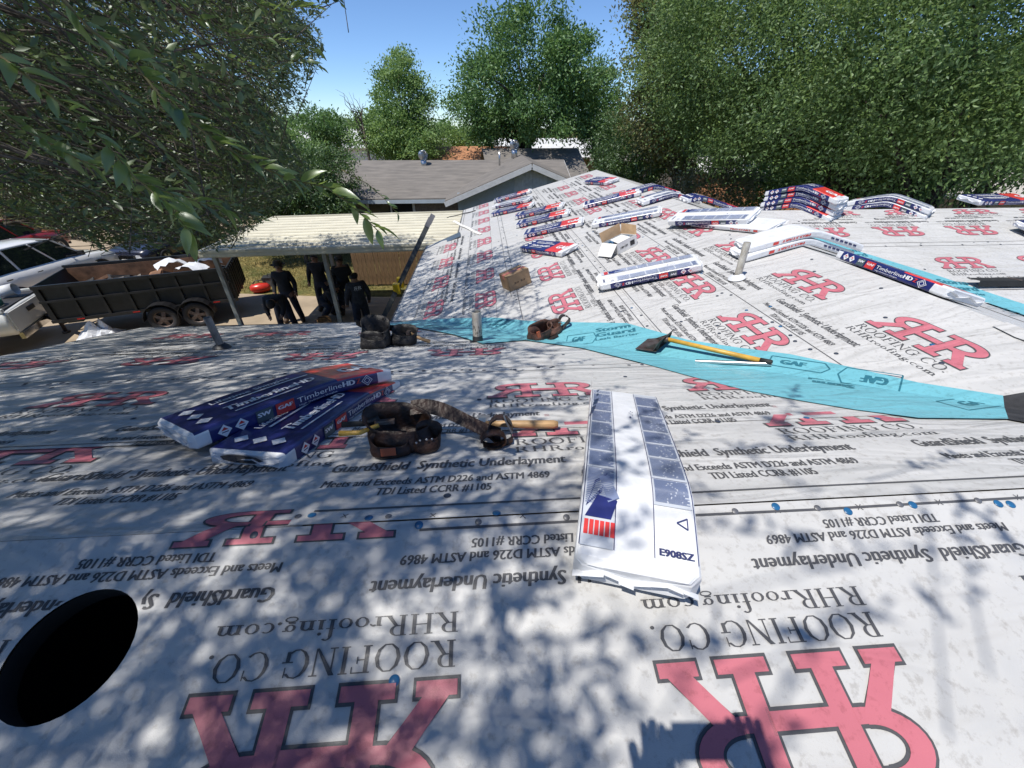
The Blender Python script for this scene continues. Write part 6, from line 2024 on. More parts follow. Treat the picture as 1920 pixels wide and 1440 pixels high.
def car(name, loc, rz, label, col, body, cabin, roofz, wheels, wr=0.34, bed=None, cat='car', grille=True, wid=0.92):
    """body: (x, z0, z1, hw) stations rear to front; cabin: four x at belt/roof (rear belt, rear roof, front roof, front belt)"""
    o = empty(name, loc, rz, label, cat)
    pm = paint('paint_'+name+'_%d' % int(col[0]*1000), col)
    mb = MB()
    mb.loft([ring_sec(x, z0, z1, hw) for x, z0, z1, hw in body], 0, True)
    mb.build('body', pm, o)
    xs = [b_[0] for b_ in body]; zt = [b_[2] for b_ in body]
    def belt(x): return float(np.interp(x, xs, zt))
    xb0, xr0, xr1, xb1 = cabin
    hw = wid*0.93
    zr = roofz
    P_ = lambda x, y, z: Vector((x, y, z))
    L0, L1 = P_(xb0, hw*0.93, belt(xb0)), P_(xb1, hw*0.93, belt(xb1))
    hr = hw*0.76
    # glasshouse
    A_, B_, C_, D_ = (P_(xb0, hw*0.92, belt(xb0)-0.01), P_(xr0, hr, zr), P_(xr1, hr, zr), P_(xb1, hw*0.92, belt(xb1)-0.01))
    fl = lambda p: Vector((p.x, -p.y, p.z))
    mb = MB()
    mb.add([A_, B_, C_, D_], [(0,1,2,3)]); mb.add([fl(A_), fl(B_), fl(C_), fl(D_)], [(3,2,1,0)])
    mb.build('side_window', M_CARGLASS, o)
    mb = MB(); mb.add([C_, D_, fl(D_), fl(C_)], [(0,1,2,3)]); mb.build('windscreen', M_CARGLASS, o)
    mb = MB(); mb.add([A_, B_, fl(B_), fl(A_)], [(3,2,1,0)]); mb.build('rear_window', M_CARGLASS, o)
    mb = MB()
    rr = []
    for t in range(7):
        x = xr0+(xr1-xr0)*t/6
        cz = zr+0.035*math.sin(math.pi*t/6)
        rr.append([P_(x, -hr-0.02, cz-0.03), P_(x, -hr*0.9, cz+0.025), P_(x, 0, cz+0.05), P_(x, hr*0.9, cz+0.025), P_(x, hr+0.02, cz-0.03)])
    mb.loft(rr, 0, True)
    mb.build('roof', pm, o)
    mb = MB()
    for s_ in (1, -1):
        q = (lambda p: p) if s_ == 1 else fl
        mb.bar(q(A_), q(B_), 0.09, 0.05); mb.bar(q(D_), q(C_), 0.07, 0.05)
        for f in ((0.5,) if xr1-xr0 < 1.8 else (0.36, 0.70)):
            mb.bar(q(A_.lerp(D_, f)), q(B_.lerp(C_, f)), 0.07, 0.045)
    mb.build('pillars', pm, o)
    for wx in wheels:
        for s_ in (1, -1):
            mb = MB(); mb.lathe([(wr*1.20, 0), (0.001, 0)], 24, 0, Matrix.Translation((wx, s_*(wid+0.004), wr)) @ Matrix.Rotation(-s_*math.pi/2, 4, 'X'))
            mb.build('wheel_arch', M_PLAST, o)
            wheel(o, wx, s_*(wid-0.06), wr)
    fx, rx = body[-1][0], body[0][0]
    fz = body[-1][2]
    for s_ in (1, -1):
        mb = MB(); mb.loft([[P_(fx-0.24, s_*wid*0.86, fz-0.06), P_(fx-0.24, s_*wid*0.9, fz-0.20), P_(fx-0.2, s_*wid*0.6, fz-0.22), P_(fx-0.2, s_*wid*0.6, fz-0.08)], [P_(fx-0.02, s_*wid*0.80, fz-0.10), P_(fx-0.01, s_*wid*0.82, fz-0.19), P_(fx+0.03, s_*wid*0.5, fz-0.22), P_(fx+0.03, s_*wid*0.5, fz-0.11)]], 0, False)
        mb.build('headlight', M_LAMP, o)
        mb = MB(); mb.box((rx-0.02, s_*wid*0.72-0.08, body[0][2]-0.32), (rx+0.04, s_*wid*0.72+0.08, body[0][2]-0.04)); mb.build('tail_light', M_TAIL, o)
        mb = MB(); mb.loft([[P_(xb1-0.35, s_*(wid+0.02), belt(xb1)+0.06), P_(xb1-0.35, s_*(wid+0.20), belt(xb1)+0.06), P_(xb1-0.35, s_*(wid+0.20), belt(xb1)+0.22), P_(xb1-0.35, s_*(wid+0.02), belt(xb1)+0.20)], [P_(xb1-0.22, s_*(wid+0.04), belt(xb1)+0.08), P_(xb1-0.24, s_*(wid+0.18), belt(xb1)+0.08), P_(xb1-0.24, s_*(wid+0.18), belt(xb1)+0.2), P_(xb1-0.22, s_*(wid+0.04), belt(xb1)+0.18)]], 0, False)
        mb.build('mirror', M_PLAST, o)
        for dx_ in (0.15, 1.05):
            if xb0+dx_+0.3 < xb1:
                mb = MB(); mb.box((xb0+dx_+0.45, s_*(wid*0.985)-0.012, belt(xb0)-0.16), (xb0+dx_+0.62, s_*(wid*0.985)+0.012, belt(xb0)-0.13)); mb.build('door_handle', M_PLAST, o)
    if grille:
        mb = MB()
        for i in range(3):
            mb.box((fx+0.0, -wid*0.5, fz-0.13-0.055*i), (fx+0.035, wid*0.5, fz-0.10-0.055*i))
        mb.build('grille', M_CHROME, o)
        mb = MB(); mb.box((fx-0.06, -wid*0.78, fz-0.55), (fx+0.012, wid*0.78, fz-0.36)); mb.build('lower_grille', M_PLAST, o)
        mb = MB(); mb.box((fx+0.03, -0.16, fz-0.40), (fx+0.045, 0.16, fz-0.25)); mb.build('number_plate', M_PLATE, o)
    mb = MB(); mb.box((rx-0.03, -wid*0.85, 0.36), (rx+0.06, wid*0.85, 0.52)); mb.build('bumper', M_PLAST if bed is None else M_CHROME, o)
    return o
SEDAN = [(-2.30, 0.42, 0.86, 0.78), (-2.15, 0.30, 1.00, 0.86), (-1.4, 0.26, 1.04, 0.91), (-0.4, 0.24, 1.00, 0.92), (0.7, 0.24, 0.97, 0.92), (1.2, 0.25, 0.92, 0.91), (1.9, 0.28, 0.82, 0.86), (2.22, 0.34, 0.74, 0.78)]
car('parked_sedan', (-13.95, 19.2, 0.004), -math.pi/2-0.12, 'dark blue sedan facing the dump trailer on the street', (0.02, 0.025, 0.05), SEDAN, (-1.75, -0.95, 0.45, 1.20), 1.42, (-1.35, 1.38), 0.33)
SUV = [(-2.30, 0.50, 1.00, 0.82), (-2.2, 0.36, 1.12, 0.90), (-1.2, 0.32, 1.14, 0.94), (0.6, 0.32, 1.12, 0.94), (1.2, 0.33, 1.08, 0.93), (2.0, 0.38, 1.00, 0.90), (2.30, 0.45, 0.90, 0.82)]
car('red_suv', (-19.9, 18.2, 0.004), math.pi/2, 'red vehicle parked at the far kerb under the oak leaves', (0.32, 0.018, 0.014), SUV, (-2.1, -1.85, 0.45, 1.15), 1.72, (-1.42, 1.45), 0.39)
car('white_suv', (-15.2, 14.4, 0.004), math.pi/2-0.10, 'white vehicle with dark side windows parked beyond the trailer hitch', (0.72, 0.72, 0.71), SUV, (-2.1, -1.85, 0.45, 1.20), 1.74, (-1.42, 1.45), 0.38)
car('silver_car', (-10.1, 30.6, 0.0), 2.9, 'small pale silver car parked behind the bush at the neighbouring house', (0.42, 0.42, 0.40), SEDAN, (-1.75, -0.95, 0.45, 1.20), 1.44, (-1.35, 1.38), 0.33)
# pickup that tows the trailer
TRA = math.atan2(11.86-10.5, -7.5+11.36)
td = Vector((math.cos(TRA), math.sin(TRA), 0)); tn = Vector((-td.y, td.x, 0))
PU = [(-2.75, 0.55, 1.06, 0.93), (-2.7, 0.50, 1.08, 0.95), (-0.55, 0.46, 1.10, 0.96), (0.8, 0.45, 1.10, 0.96), (1.25, 0.46, 1.12, 0.95), (2.4, 0.50, 1.06, 0.92), (2.75, 0.56, 0.98, 0.86)]
pk_c = Vector((-11.36, 10.5, 0)) - td*3.30 + tn*0.45
pu = car('pickup_truck', (pk_c.x, pk_c.y, 0.008), TRA+math.pi, 'white pickup truck with a loaded bed hitched to the black dump trailer', (0.66, 0.66, 0.62), PU, (-0.5, -0.25, 0.75, 1.35), 1.80, (-1.75, 1.75), 0.40, bed=True, cat='truck')
mb = MB(); mb.box((-2.79, -0.86, 0.60), (-2.752, 0.86, 1.06)); mb.build('tailgate', MATS['paint_pickup_truck_660'], pu)
mb = MB(); mb.box((-2.81, -0.16, 0.86), (-2.79, 0.16, 0.96)); mb.build('tailgate_handle', M_PLAST, pu)
mb = MB(); mb.box((-2.68, -0.80, 1.10), (-0.65, 0.80, 1.125)); mb.build('bed_floor', M_PLAST, pu)
for s_ in (1, -1):
    mb = MB(); mb.box((-2.74, s_*0.86-0.05, 1.09), (-0.6, s_*0.86+0.05, 1.17)); mb.build('bed_rail', MATS['paint_pickup_truck_660'], pu)
def lumps(n, box, size, m_list, rng, flat=0.35):
    mb = MB()
    for i in range(n):
        c = Vector([rng.uniform(a, b) for a, b in box])
        s_ = Vector((rng.uniform(0.5, 1.3)*size, rng.uniform(0.4, 1.0)*size, rng.uniform(0.3, 1)*size*flat))
        R = Matrix.Rotation(rng.uniform(0, 6.28), 3, 'Z') @ Matrix.Rotation(rng.uniform(-0.5, 0.5), 3, 'X') @ Matrix.Rotation(rng.uniform(-0.4, 0.4), 3, 'Y')
        vs = [c + R @ Vector((x*s_.x*rng.uniform(0.8, 1.1), y*s_.y*rng.uniform(0.8, 1.1), z*s_.z*rng.uniform(0.7, 1.2))) for x, y, z in ((-1,-1,-1),(1,-1,-1),(1,1,-1),(-1,1,-1),(-1,-1,1),(1,-1,1),(1,1,1),(-1,1,1))]
        mb.add(vs, [(0,3,2,1),(4,5,6,7),(0,1,5,4),(1,2,6,5),(2,3,7,6),(3,0,4,7)], i % len(m_list))
    return mb
rg = random.Random(5)
for i, (x, y, lab, m_) in enumerate(((-2.2, -0.35, 'white plastic bucket lying in the pickup bed', M_TRIM), (-1.6, 0.1, 'white sack lying in the pickup bed', M_WRAP), (-2.3, 0.4, 'coil of green hose in the pickup bed', mat('green_hose', (0.03, 0.14, 0.08), 0.5)))):
    p = pu.matrix_basis @ Vector((x, y, 1.13))
    o = empty(('bucket', 'sack', 'hose_coil')[i], p, TRA+i, lab, ('bucket', 'sack', 'hose')[i])
    mb = MB()
    if i == 0:
        mb.lathe([(0.001, 0.0), (0.13, 0.0), (0.15, 0.36), (0.14, 0.36), (0.12, 0.02)], 20, 0, Matrix.Translation((0, 0, 0.15)) @ Matrix.Rotation(1.45, 4, 'Y')); mb.build('shell', m_, o)
    elif i == 1:
        sack(mb, 0.6, 0.42, 0.22, 0, 0.0, 3.3, n=20); mb.build('cloth', m_, o)
    else:
        for j in range(4):
            mb.tube([(0.25*math.cos(a), 0.25*math.sin(a), 0.03+0.035*j+0.01*math.sin(3*a)) for a in [2*math.pi*q/20 for q in range(21)]], 0.016, 6, cap=False)
        mb.build('hose', m_, o)
# the dump trailer
M_TRB = mat('black_trailer_paint', (0.014, 0.014, 0.016), 0.42, var=0.3, scale=5, spec=0.5)
M_RUST = mat('rusty_inside', (0.20, 0.105, 0.06), 0.85, var=0.3, scale=4)
M_REFL = mat('red_reflector', (0.5, 0.02, 0.02), 0.3)
tl_o = Vector((-11.36, 10.5, 0))
tr = empty('dump_trailer', (tl_o.x, tl_o.y, 0.008), TRA, 'black steel dump trailer full of torn off roofing beside the carport', 'trailer')
TL_, TW_, TZ0, TZ1 = 4.15, 1.75, 0.62, 1.52
def tput(nm, mb, m_): return mb.build(nm, m_, tr)
mb = MB(); mb.box((0.0, 0.0, TZ0), (TL_, 0.05, TZ1)); tput('side_wall', mb, M_TRB)
mb = MB(); mb.box((0.0, TW_-0.05, TZ0), (TL_, TW_-0.006, TZ1+0.03)); tput('side_wall', mb, M_TRB)
mb = MB(); mb.box((0.05, TW_-0.062, TZ0+0.05), (TL_-0.05, TW_-0.051, TZ1)); tput('inner_wall', mb, M_RUST)
mb = MB(); mb.add([Vector(p) for p in ((0, 0.05, TZ1), (0, TW_-0.05, TZ1), (0.35, TW_-0.05, TZ0+0.1), (0.35, 0.05, TZ0+0.1))], [(0,1,2,3)]); mb.box((-0.03, 0.0, TZ0), (0.0, TW_, TZ1)); tput('front_wall', mb, M_TRB)
mb = MB(); mb.box((0, 0.05, TZ0), (TL_, TW_-0.05, TZ0+0.06)); tput('floor', mb, M_RUST)
for x in np.linspace(0.05, TL_-0.1, 8):
    mb = MB(); mb.box((x, -0.055, TZ0+0.02), (x+0.06, -0.001, TZ1-0.06)); tput('side_rib', mb, M_TRB)
for z0, z1 in ((TZ1-0.06, TZ1+0.02), (TZ0+0.48, TZ0+0.53), (TZ0-0.06, TZ0+0.02)):
    mb = MB(); mb.box((-0.02, -0.07, z0), (TL_+0.02, -0.002, z1)); tput('side_rail', mb, M_TRB)
mb = MB(); mb.box((-0.02, TW_-0.05, TZ1+0.031), (TL_, TW_+0.03, TZ1+0.08)); tput('side_rail', mb, M_TRB)
for y0, y1 in ((0.0, TW_/2-0.01), (TW_/2+0.01, TW_)):
    mb = MB(); mb.box((TL_+0.021, y0, TZ0), (TL_+0.06, y1, TZ1)); gt = tput('rear_gate', mb, M_TRB)
    for yy in np.linspace(y0+0.05, y1-0.09, 4):
        mb = MB(); mb.box((TL_+0.061, yy, TZ0+0.03), (TL_+0.10, yy+0.05, TZ1-0.03)); mb.build('gate_rib', M_TRB, gt)
for wx in (2.35, 3.15):
    wheel(tr, wx, -0.16, 0.36, rim=M_STEELD); wheel(tr, wx, TW_+0.16, 0.36, rim=M_STEELD)
    mb = MB()
    pts = [Vector((wx+0.44*math.cos(a), -0.16, 0.36+0.44*math.sin(a))) for a in [math.pi*i/10 for i in range(11)]]
    mb.ribbon(pts, [(0, 1, 0)]*11, 0.30, 0.012); tput('mudguard', mb, M_TRB)
for x in (0.5, 1.7, 3.6):
    mb = MB(); mb.box((x, -0.074, TZ0-0.03), (x+0.16, -0.071, TZ0)); tput('reflector', mb, M_REFL)
mb = MB()
mb.bar((0.1, 0.2, 0.5), (-0.55, TW_/2, 0.5), 0.09, 0.11); mb.bar((0.1, TW_-0.2, 0.5), (-0.55, TW_/2, 0.5), 0.09, 0.11)
tput('drawbar', mb, M_TRB)
mb = MB(); mb.tube([(-0.3, TW_/2-0.1, 0.05), (-0.3, TW_/2-0.1, 0.95)], 0.045, 10); mb.tube([(-0.3, TW_/2-0.1, 0.0), (-0.3, TW_/2-0.1, 0.05)], 0.09, 10); tput('jack', mb, M_STEELD)
mb = MB(); mb.box((0.02, 0.45, 0.36), (0.35, 1.3, TZ0-0.07)); tput('frame', mb, M_TRB)
mb = MB(); mb.box((0.1, 0.25, TZ0-0.16), (TL_, 0.35, TZ0-0.061)); mb.box((0.1, TW_-0.35, TZ0-0.16), (TL_, TW_-0.25, TZ0-0.061)); tput('chassis', mb, M_TRB)
deb = lumps(150, ((0.35, TL_-0.2), (0.15, TW_-0.15), (TZ0+0.1, TZ0+0.62)), 0.20, [M_ASPH, M_FELT, M_SHING, M_ASPH, M_RUST], rg, 0.2)
deb_o = deb.build('torn_shingles', [M_ASPH, M_FELT, M_SHING, M_ASPH, M_RUST], None)
deb_o.matrix_world = tr.matrix_basis
tag(deb_o, 'heap of torn dark roofing filling the dump trailer', 'debris', kind='stuff')
for i, (x, y, z, ang, lab) in enumerate(((2.6, 1.25, 1.42, 0.4, 'white sheet of scrap film tossed on top of the trailer load'), (3.15, 0.9, 1.34, -0.5, 'crumpled white wrapper near the rear of the trailer load'), (3.5, 1.3, 1.38, 0.2, 'silver bent vent cover on the trailer load by the rear gate'))):
    o = empty('scrap_film', tr.matrix_basis @ Vector((x, y, z)), ang+TRA, lab, 'scrap')
    mb = MB()
    n = 7
    vs = [Vector((-0.38+0.76*a/n, -0.25+0.5*b/n, 0.10*noise.noise((a*0.7+i*5, b*0.8, i))+0.16*math.sin(a/n*3.1))) for b in range(n+1) for a in range(n+1)]
    mb.add(vs, [(b*(n+1)+a, b*(n+1)+a+1, (b+1)*(n+1)+a+1, (b+1)*(n+1)+a) for b in range(n) for a in range(n)], 0, True)
    mb.build('sheet', M_WRAP if i < 2 else M_ALU, o)
# a wrapped parcel and offcuts below the eave, a red petrol can and a grey toolbox on the drive
o = empty('wrapper_heap', on_ground(190, 630, 0.0), 0.3, 'crumpled white bundle wrapper lying on the drive below the eave', 'wrapper')
mb = MB(); n = 14
vs = [Vector((-0.5+1.0*a/n+0.05*noise.noise((a, b, 1)), -0.3+0.6*b/n, 0.012+max(0, 0.16+0.20*noise.noise((a*0.5, b*0.6, 2.2)))*math.sin(math.pi*a/n)*math.sin(math.pi*b/n)*2.0)) for b in range(n+1) for a in range(n+1)]
mb.add(vs, [(b*(n+1)+a, b*(n+1)+a+1, (b+1)*(n+1)+a+1, (b+1)*(n+1)+a) for b in range(n) for a in range(n)], 0, False)
mb.build('film', M_WRAP, o)
g0 = on_ground(492, 548, 0.0)
o = empty('red_blower', g0, 0.4, 'red rounded blower on the concrete beside the dump trailer gate', 'blower')
mb = MB(); mb.loft([[Vector((x, r*1.2*math.cos(a), 0.17+r*math.sin(a))) for a in [2*math.pi*i/14 for i in range(14)]] for x, r in ((-0.32, 0.08), (-0.25, 0.14), (0.0, 0.17), (0.22, 0.14), (0.3, 0.06))], 0, True); mb.build('tank', mat('glossy_red', (0.55, 0.035, 0.02), 0.3), o)
mb = MB(); mb.tube([(-0.2, 0, 0.33), (-0.1, 0, 0.42), (0.1, 0, 0.42), (0.2, 0, 0.33)], 0.018, 8); mb.build('handle', M_PLAST, o)
o = empty('toolbox', g0+Vector((0.1, 0.75, 0)), 0.2, 'dark grey toolbox standing behind the red blower', 'toolbox')
mb = MB(); mb.box((-0.3, -0.18, 0), (0.3, 0.18, 0.28)); mb.build('case', M_CAPG, o)
mb = MB(); mb.box((-0.31, -0.19, 0.281), (0.31, 0.19, 0.34)); mb.build('lid', M_PLAST, o)
mb = MB(); mb.tube([(-0.15, 0, 0.33), (-0.12, 0, 0.42), (0.12, 0, 0.42), (0.15, 0, 0.33)], 0.015, 8); mb.build('handle', M_PLAST, o)

# two pallets of bundles under the eave
M_PALLET = mat('pallet_wood', (0.33, 0.23, 0.13), 0.85, var=0.2, scale=6)
for j, (px_, py_, nn) in enumerate(((-5.75, 9.75, 5), (-4.62, 9.75, 5))):
    o = empty('pallet', (px_, py_, 0.008), 0.02, ('wooden pallet of bundles nearer the trailer', 'wooden pallet of bundles nearer the ladder')[j]+' by the carport', 'pallet')
    for y in (-0.45, -0.15, 0.15, 0.45):
        mb = MB(); mb.box((-0.52, y-0.05, 0.10), (0.52, y+0.05, 0.12)); mb.build('board', M_PALLET, o)
    for x in (-0.47, 0.0, 0.47):
        mb = MB(); mb.box((x-0.04, -0.5, 0.0), (x+0.04, 0.5, 0.099)); mb.build('bearer', M_PALLET, o)
    for i in range(nn):
        for kx in range(2):
            m = Matrix.Translation((px_, py_-0.36+0.36*kx, 0.135+0.08*i)) @ Matrix.Rotation(0.02*((i*3) % 4-1.5), 4, 'Z')
            bundle(m, ('trailer side', 'ladder side')[j]+' pallet, '+('house facing', 'carport facing')[kx]+' row, '+('bottom', 'second', 'third', 'fourth', 'top')[i]+' wrapped shingle bundle', 'brand', False, None, 0, 'bundles stacked on pallets below the eave')
o = empty('leather_pouch', (-4.2, 9.70, 0.545), 0.5, 'tan leather tool pouch lying on the stack nearer the ladder', 'tool pouch')
mb = MB(); sack(mb, 0.36, 0.26, 0.24, 0, 0.25, 8.8); mb.build('pouch', mat('tan_leather', (0.36, 0.19, 0.07), 0.55, var=0.3, scale=12, bump=0.4), o)
mb = MB(); sack(mb, 0.22, 0.16, 0.16, 0, -0.2, 2.8); mb.xform(lambda p: p+Vector((0.16, -0.12, 0.0))); mb.build('side_pocket', MATS['tan_leather'], o)
mb = MB(); mb.ribbon([Vector((-0.2, 0, 0.2)), Vector((-0.05, 0.05, 0.32)), Vector((0.1, 0.04, 0.30)), Vector((0.22, 0, 0.15))], [(0, 1, 0)]*4, 0.06, 0.008); mb.build('belt', M_LEATH, o)

# ------------------------------------------------------------------ people
M_SKIN = mat('skin', (0.30, 0.165, 0.105), 0.55, var=0.08)
M_HAIR = mat('black_hair', (0.012, 0.010, 0.009), 0.6, bump=0.5, bscale=90)
M_SHIRT = mat('black_shirt', (0.020, 0.020, 0.023), 0.85, var=0.2, bump=0.3, bscale=10)
M_SHIRTG = mat('charcoal_shirt', (0.050, 0.050, 0.058), 0.85, var=0.25, bump=0.5, bscale=9)
M_JEAN = mat('dark_jeans', (0.022, 0.026, 0.042), 0.85, var=0.2, bump=0.3, bscale=10)
M_BOOT = mat('work_boot', (0.07, 0.04, 0.02), 0.7)
M_HATS = mat('dark_straw_hat', (0.05, 0.042, 0.03), 0.85, bump=0.4, bscale=80)
DEPS = None
def person(loc, rz, label, J, shirt=None, name='person', sleeves=True, extra=None):
    """J: joint positions (local, facing -y); grows one skin over the skeleton"""
    names = list(J)
    bones = [('pelvis', 'waist'), ('waist', 'chest'), ('chest', 'neck'), ('neck', 'chin'), ('chin', 'head'), ('head', 'crown')]
    for s_ in 'lr':
        bones += [('chest', s_+'sho'), (s_+'sho', s_+'elb'), (s_+'elb', s_+'wri'), (s_+'wri', s_+'pal'), ('pelvis', s_+'hip'), (s_+'hip', s_+'kne'), (s_+'kne', s_+'ank'), (s_+'ank', s_+'toe')]
    pos = {k_: Vector(v_) for k_, v_ in J.items()}
    rad = dict(pelvis=0.185, waist=0.185, chest=0.20, neck=0.075, chin=0.085, head=0.112, crown=0.07, sho=0.105, elb=0.075, wri=0.048, pal=0.042, hip=0.135, kne=0.105, ank=0.085, toe=0.06)
    # a palm with five fingers for each hand
    fing = []
    for s_ in 'lr':
        w, p = pos[s_+'wri'], pos[s_+'pal']
        d = (p-w).normalized()
        sd = d.cross(Vector((0, 1, 0.2))).normalized()
        fw = Vector((0, -1, 0))
        for i, off in enumerate((-0.028, -0.010, 0.010, 0.027)):
            a, b = p+sd*off+d*0.025, p+sd*off*1.15+d*(0.075-0.008*abs(i-1))+fw*0.02
            pos[s_+'f%da' % i], pos[s_+'f%db' % i] = a, b
            rad[s_+'f%da' % i] = rad[s_+'f%db' % i] = 0.0095
            bones += [(s_+'pal', s_+'f%da' % i), (s_+'f%da' % i, s_+'f%db' % i)]
        a, b = w.lerp(p, 0.7)-sd*0.035+fw*0.01, p-sd*0.05+fw*0.03+d*0.02
        pos[s_+'ta'], pos[s_+'tb'] = a, b
        rad[s_+'ta'] = rad[s_+'tb'] = 0.011
        bones += [(s_+'wri', s_+'ta'), (s_+'ta', s_+'tb')]
    keys = list(pos)
    idx = {k_: i for i, k_ in enumerate(keys)}
    me = bpy.data.meshes.new('skeleton')
    me.from_pydata([tuple(pos[k_]) for k_ in keys], [(idx[a], idx[b]) for a, b in bones], [])
    ob = bpy.data.objects.new('skeleton', me)
    COL.objects.link(ob)
    sk = ob.modifiers.new('skin', 'SKIN')
    sv = me.skin_vertices[0].data if len(me.skin_vertices) else None
    if sv is None:
        bm = bmesh.new(); bm.from_mesh(me); bm.verts.layers.skin.verify(); bm.to_mesh(me); bm.free(); sv = me.skin_vertices[0].data
    for k_, i in idx.items():
        r = rad.get(k_, rad.get(k_[1:], 0.05))
        sv[i].radius = (r, r*(0.72 if k_ in ('pelvis', 'waist', 'chest') else 1.0))
        sv[i].use_root = (k_ == 'pelvis')
    sk.use_smooth_shade = True
    ss = ob.modifiers.new('sub', 'SUBSURF'); ss.levels = 1; ss.render_levels = 1
    dg = bpy.context.evaluated_depsgraph_get()
    dg.update()
    out = bpy.data.meshes.new_from_object(ob.evaluated_get(dg))
    bpy.data.objects.remove(ob)
    o = empty(name, loc, rz, label, 'person')
    for m_ in (M_SKIN, shirt or M_SHIRT, M_JEAN, M_BOOT):
        out.materials.append(m_)
    segs = [(pos[a], pos[b], a, b) for a, b in bones]
    def region(a, b):
        k2 = b
        if k2 in ('chin', 'head', 'crown'): return 0
        if k2 in ('waist', 'chest', 'neck') or k2[1:] in ('sho', 'elb', 'wri'): return 1
        if k2[1:] in ('hip', 'kne', 'ank'): return 2
        if k2[1:] == 'toe': return 3
        return 0
    for pl_ in out.polygons:
        c = pl_.center
        best, bi = 1e9, 1
        for a, b, na, nb_ in segs:
            ab = b-a
            t_ = max(0, min(1, (c-a).dot(ab)/max(ab.length_squared, 1e-9)))
            dd = (c-(a+ab*t_)).length
            if dd < best:
                best, bi = dd, region(na, nb_)
        pl_.material_index = bi
        pl_.use_smooth = True
    put('body', out, o)
    hd, cr, ch = pos['head'], pos['crown'], pos['chin']
    up = (cr-ch).normalized()
    fwd = J.get('face', None)
    fwd = Vector((0, -1, 0)) if fwd is None else Vector(fwd)
    fwd = (fwd-up*fwd.dot(up)).normalized()
    sdv = up.cross(fwd)
    R = Matrix((sdv, -fwd, up)).transposed().to_4x4(); R.translation = hd
    mb = MB()       # hair cap behind and above the face
    n = 14
    rings = []
    for j in range(6):
        t_ = j/5
        ring = []
        for i in range(n):
            a = 2*math.pi*i/n
            r = 0.112*math.cos(t_*1.45)
            front = max(0, -math.sin(a))
            z = -0.02+0.075*front*(1-t_)+0.105*math.sin(t_*1.5)
            ring.append(R @ Vector((r*math.cos(a), r*math.sin(a)*1.08+0.006, z)))
        rings.append(ring)
    mb.loft(rings, 0, True); mb.build('hair', M_HAIR, o)
    mb = MB()
    mb.loft([[R @ Vector((x*w, -0.088-dd, z)) for x in (-1, 1)]+[R @ Vector((x*w*0.6, -0.102-dd, z)) for x in (1, -1)] for z, w, dd in ((0.012, 0.008, 0.0), (-0.02, 0.012, 0.010), (-0.038, 0.016, 0.012), (-0.045, 0.012, 0.0))], 0, True)
    for s_ in (1, -1):
        mb.lathe([(0.001, -0.008), (0.022, -0.004), (0.026, 0.006), (0.001, 0.01)], 10, 0, R @ Matrix.Translation((s_*0.098, 0.01, -0.01)) @ Matrix.Rotation(s_*1.4, 4, 'Y'))
    mb.build('nose_and_ears', M_SKIN, o)
    mb = MB()
    for s_ in (1, -1):
        mb.lathe([(0.010, 0.0), (0.006, 0.004), (0.001, 0.005)], 8, 0, R @ Matrix.Translation((s_*0.034, -0.094, 0.008)) @ Matrix.Rotation(math.pi/2, 4, 'X'))
    mb.build('eyes', M_HAIR, o)
    mb = MB(); mb.add([R @ Vector(p) for p in ((-0.024, -0.090, -0.062), (0.024, -0.090, -0.062), (0.018, -0.093, -0.070), (-0.018, -0.093, -0.070))], [(0,1,2,3)]); mb.build('mouth', M_TAIL, o)
    return o, R
def standing(h=1.72, lean=0.0, arms=(0.06, 0.0), stance=0.10, turn=0.0, bend=0.0):
    k_ = h/1.72
    J = dict(pelvis=(0, 0, 0.95), waist=(0, -bend*0.3, 1.12), chest=(0, -bend*0.8, 1.36), neck=(0, -bend, 1.49), chin=(0, -bend-0.01, 1.54), head=(0, -bend-0.02, 1.62), crown=(0, -bend-0.01, 1.685))
    for s_, m_ in (('l', 1), ('r', -1)):
        J[s_+'sho'] = (m_*0.185, -bend*0.8, 1.42); J[s_+'elb'] = (m_*(0.235+arms[0]), 0.03-bend*0.7, 1.15); J[s_+'wri'] = (m_*(0.24+arms[0]*1.1), -0.06-arms[1]-bend*0.7, 0.92); J[s_+'pal'] = (m_*(0.24+arms[0]*1.1), -0.08-arms[1]-bend*0.7, 0.86)
        J[s_+'hip'] = (m_*0.10, 0, 0.88); J[s_+'kne'] = (m_*(0.10+stance*0.5), -0.02, 0.49); J[s_+'ank'] = (m_*(0.10+stance), 0.02, 0.085); J[s_+'toe'] = (m_*(0.12+stance), -0.13, 0.045)
    return {a: tuple(c*k_ for c in b) for a, b in J.items()}
def hat(o, R, m_, brim=0.20):
    mb = MB(); mb.lathe([(brim, 0.075), (brim*0.8, 0.058), (0.115, 0.062), (0.112, 0.10), (0.10, 0.16), (0.05, 0.178), (0.001, 0.172)], 24, 0, R)
    mb.build('hat', m_, o)
p_, R_ = person((-5.74, 11.49, 0.008), 0.15, 'worker in black wearing a wide brimmed hat standing under the carport', standing(1.74, arms=(0.03, 0.02), stance=0.12)); hat(p_, R_, M_HATS)
person((-5.05, 12.3, 0.008), -0.05, 'bareheaded worker in black standing upright behind the hatted one', standing(1.76, stance=0.08))
p_, R_ = person((-4.3, 12.05, 0.008), 0.5, 'worker in black with head bowed standing behind the slim carport post', standing(1.74, arms=(0.02, 0.12), bend=0.12)); hat(p_, R_, M_PLAST, 0.13)
J = standing(1.70)
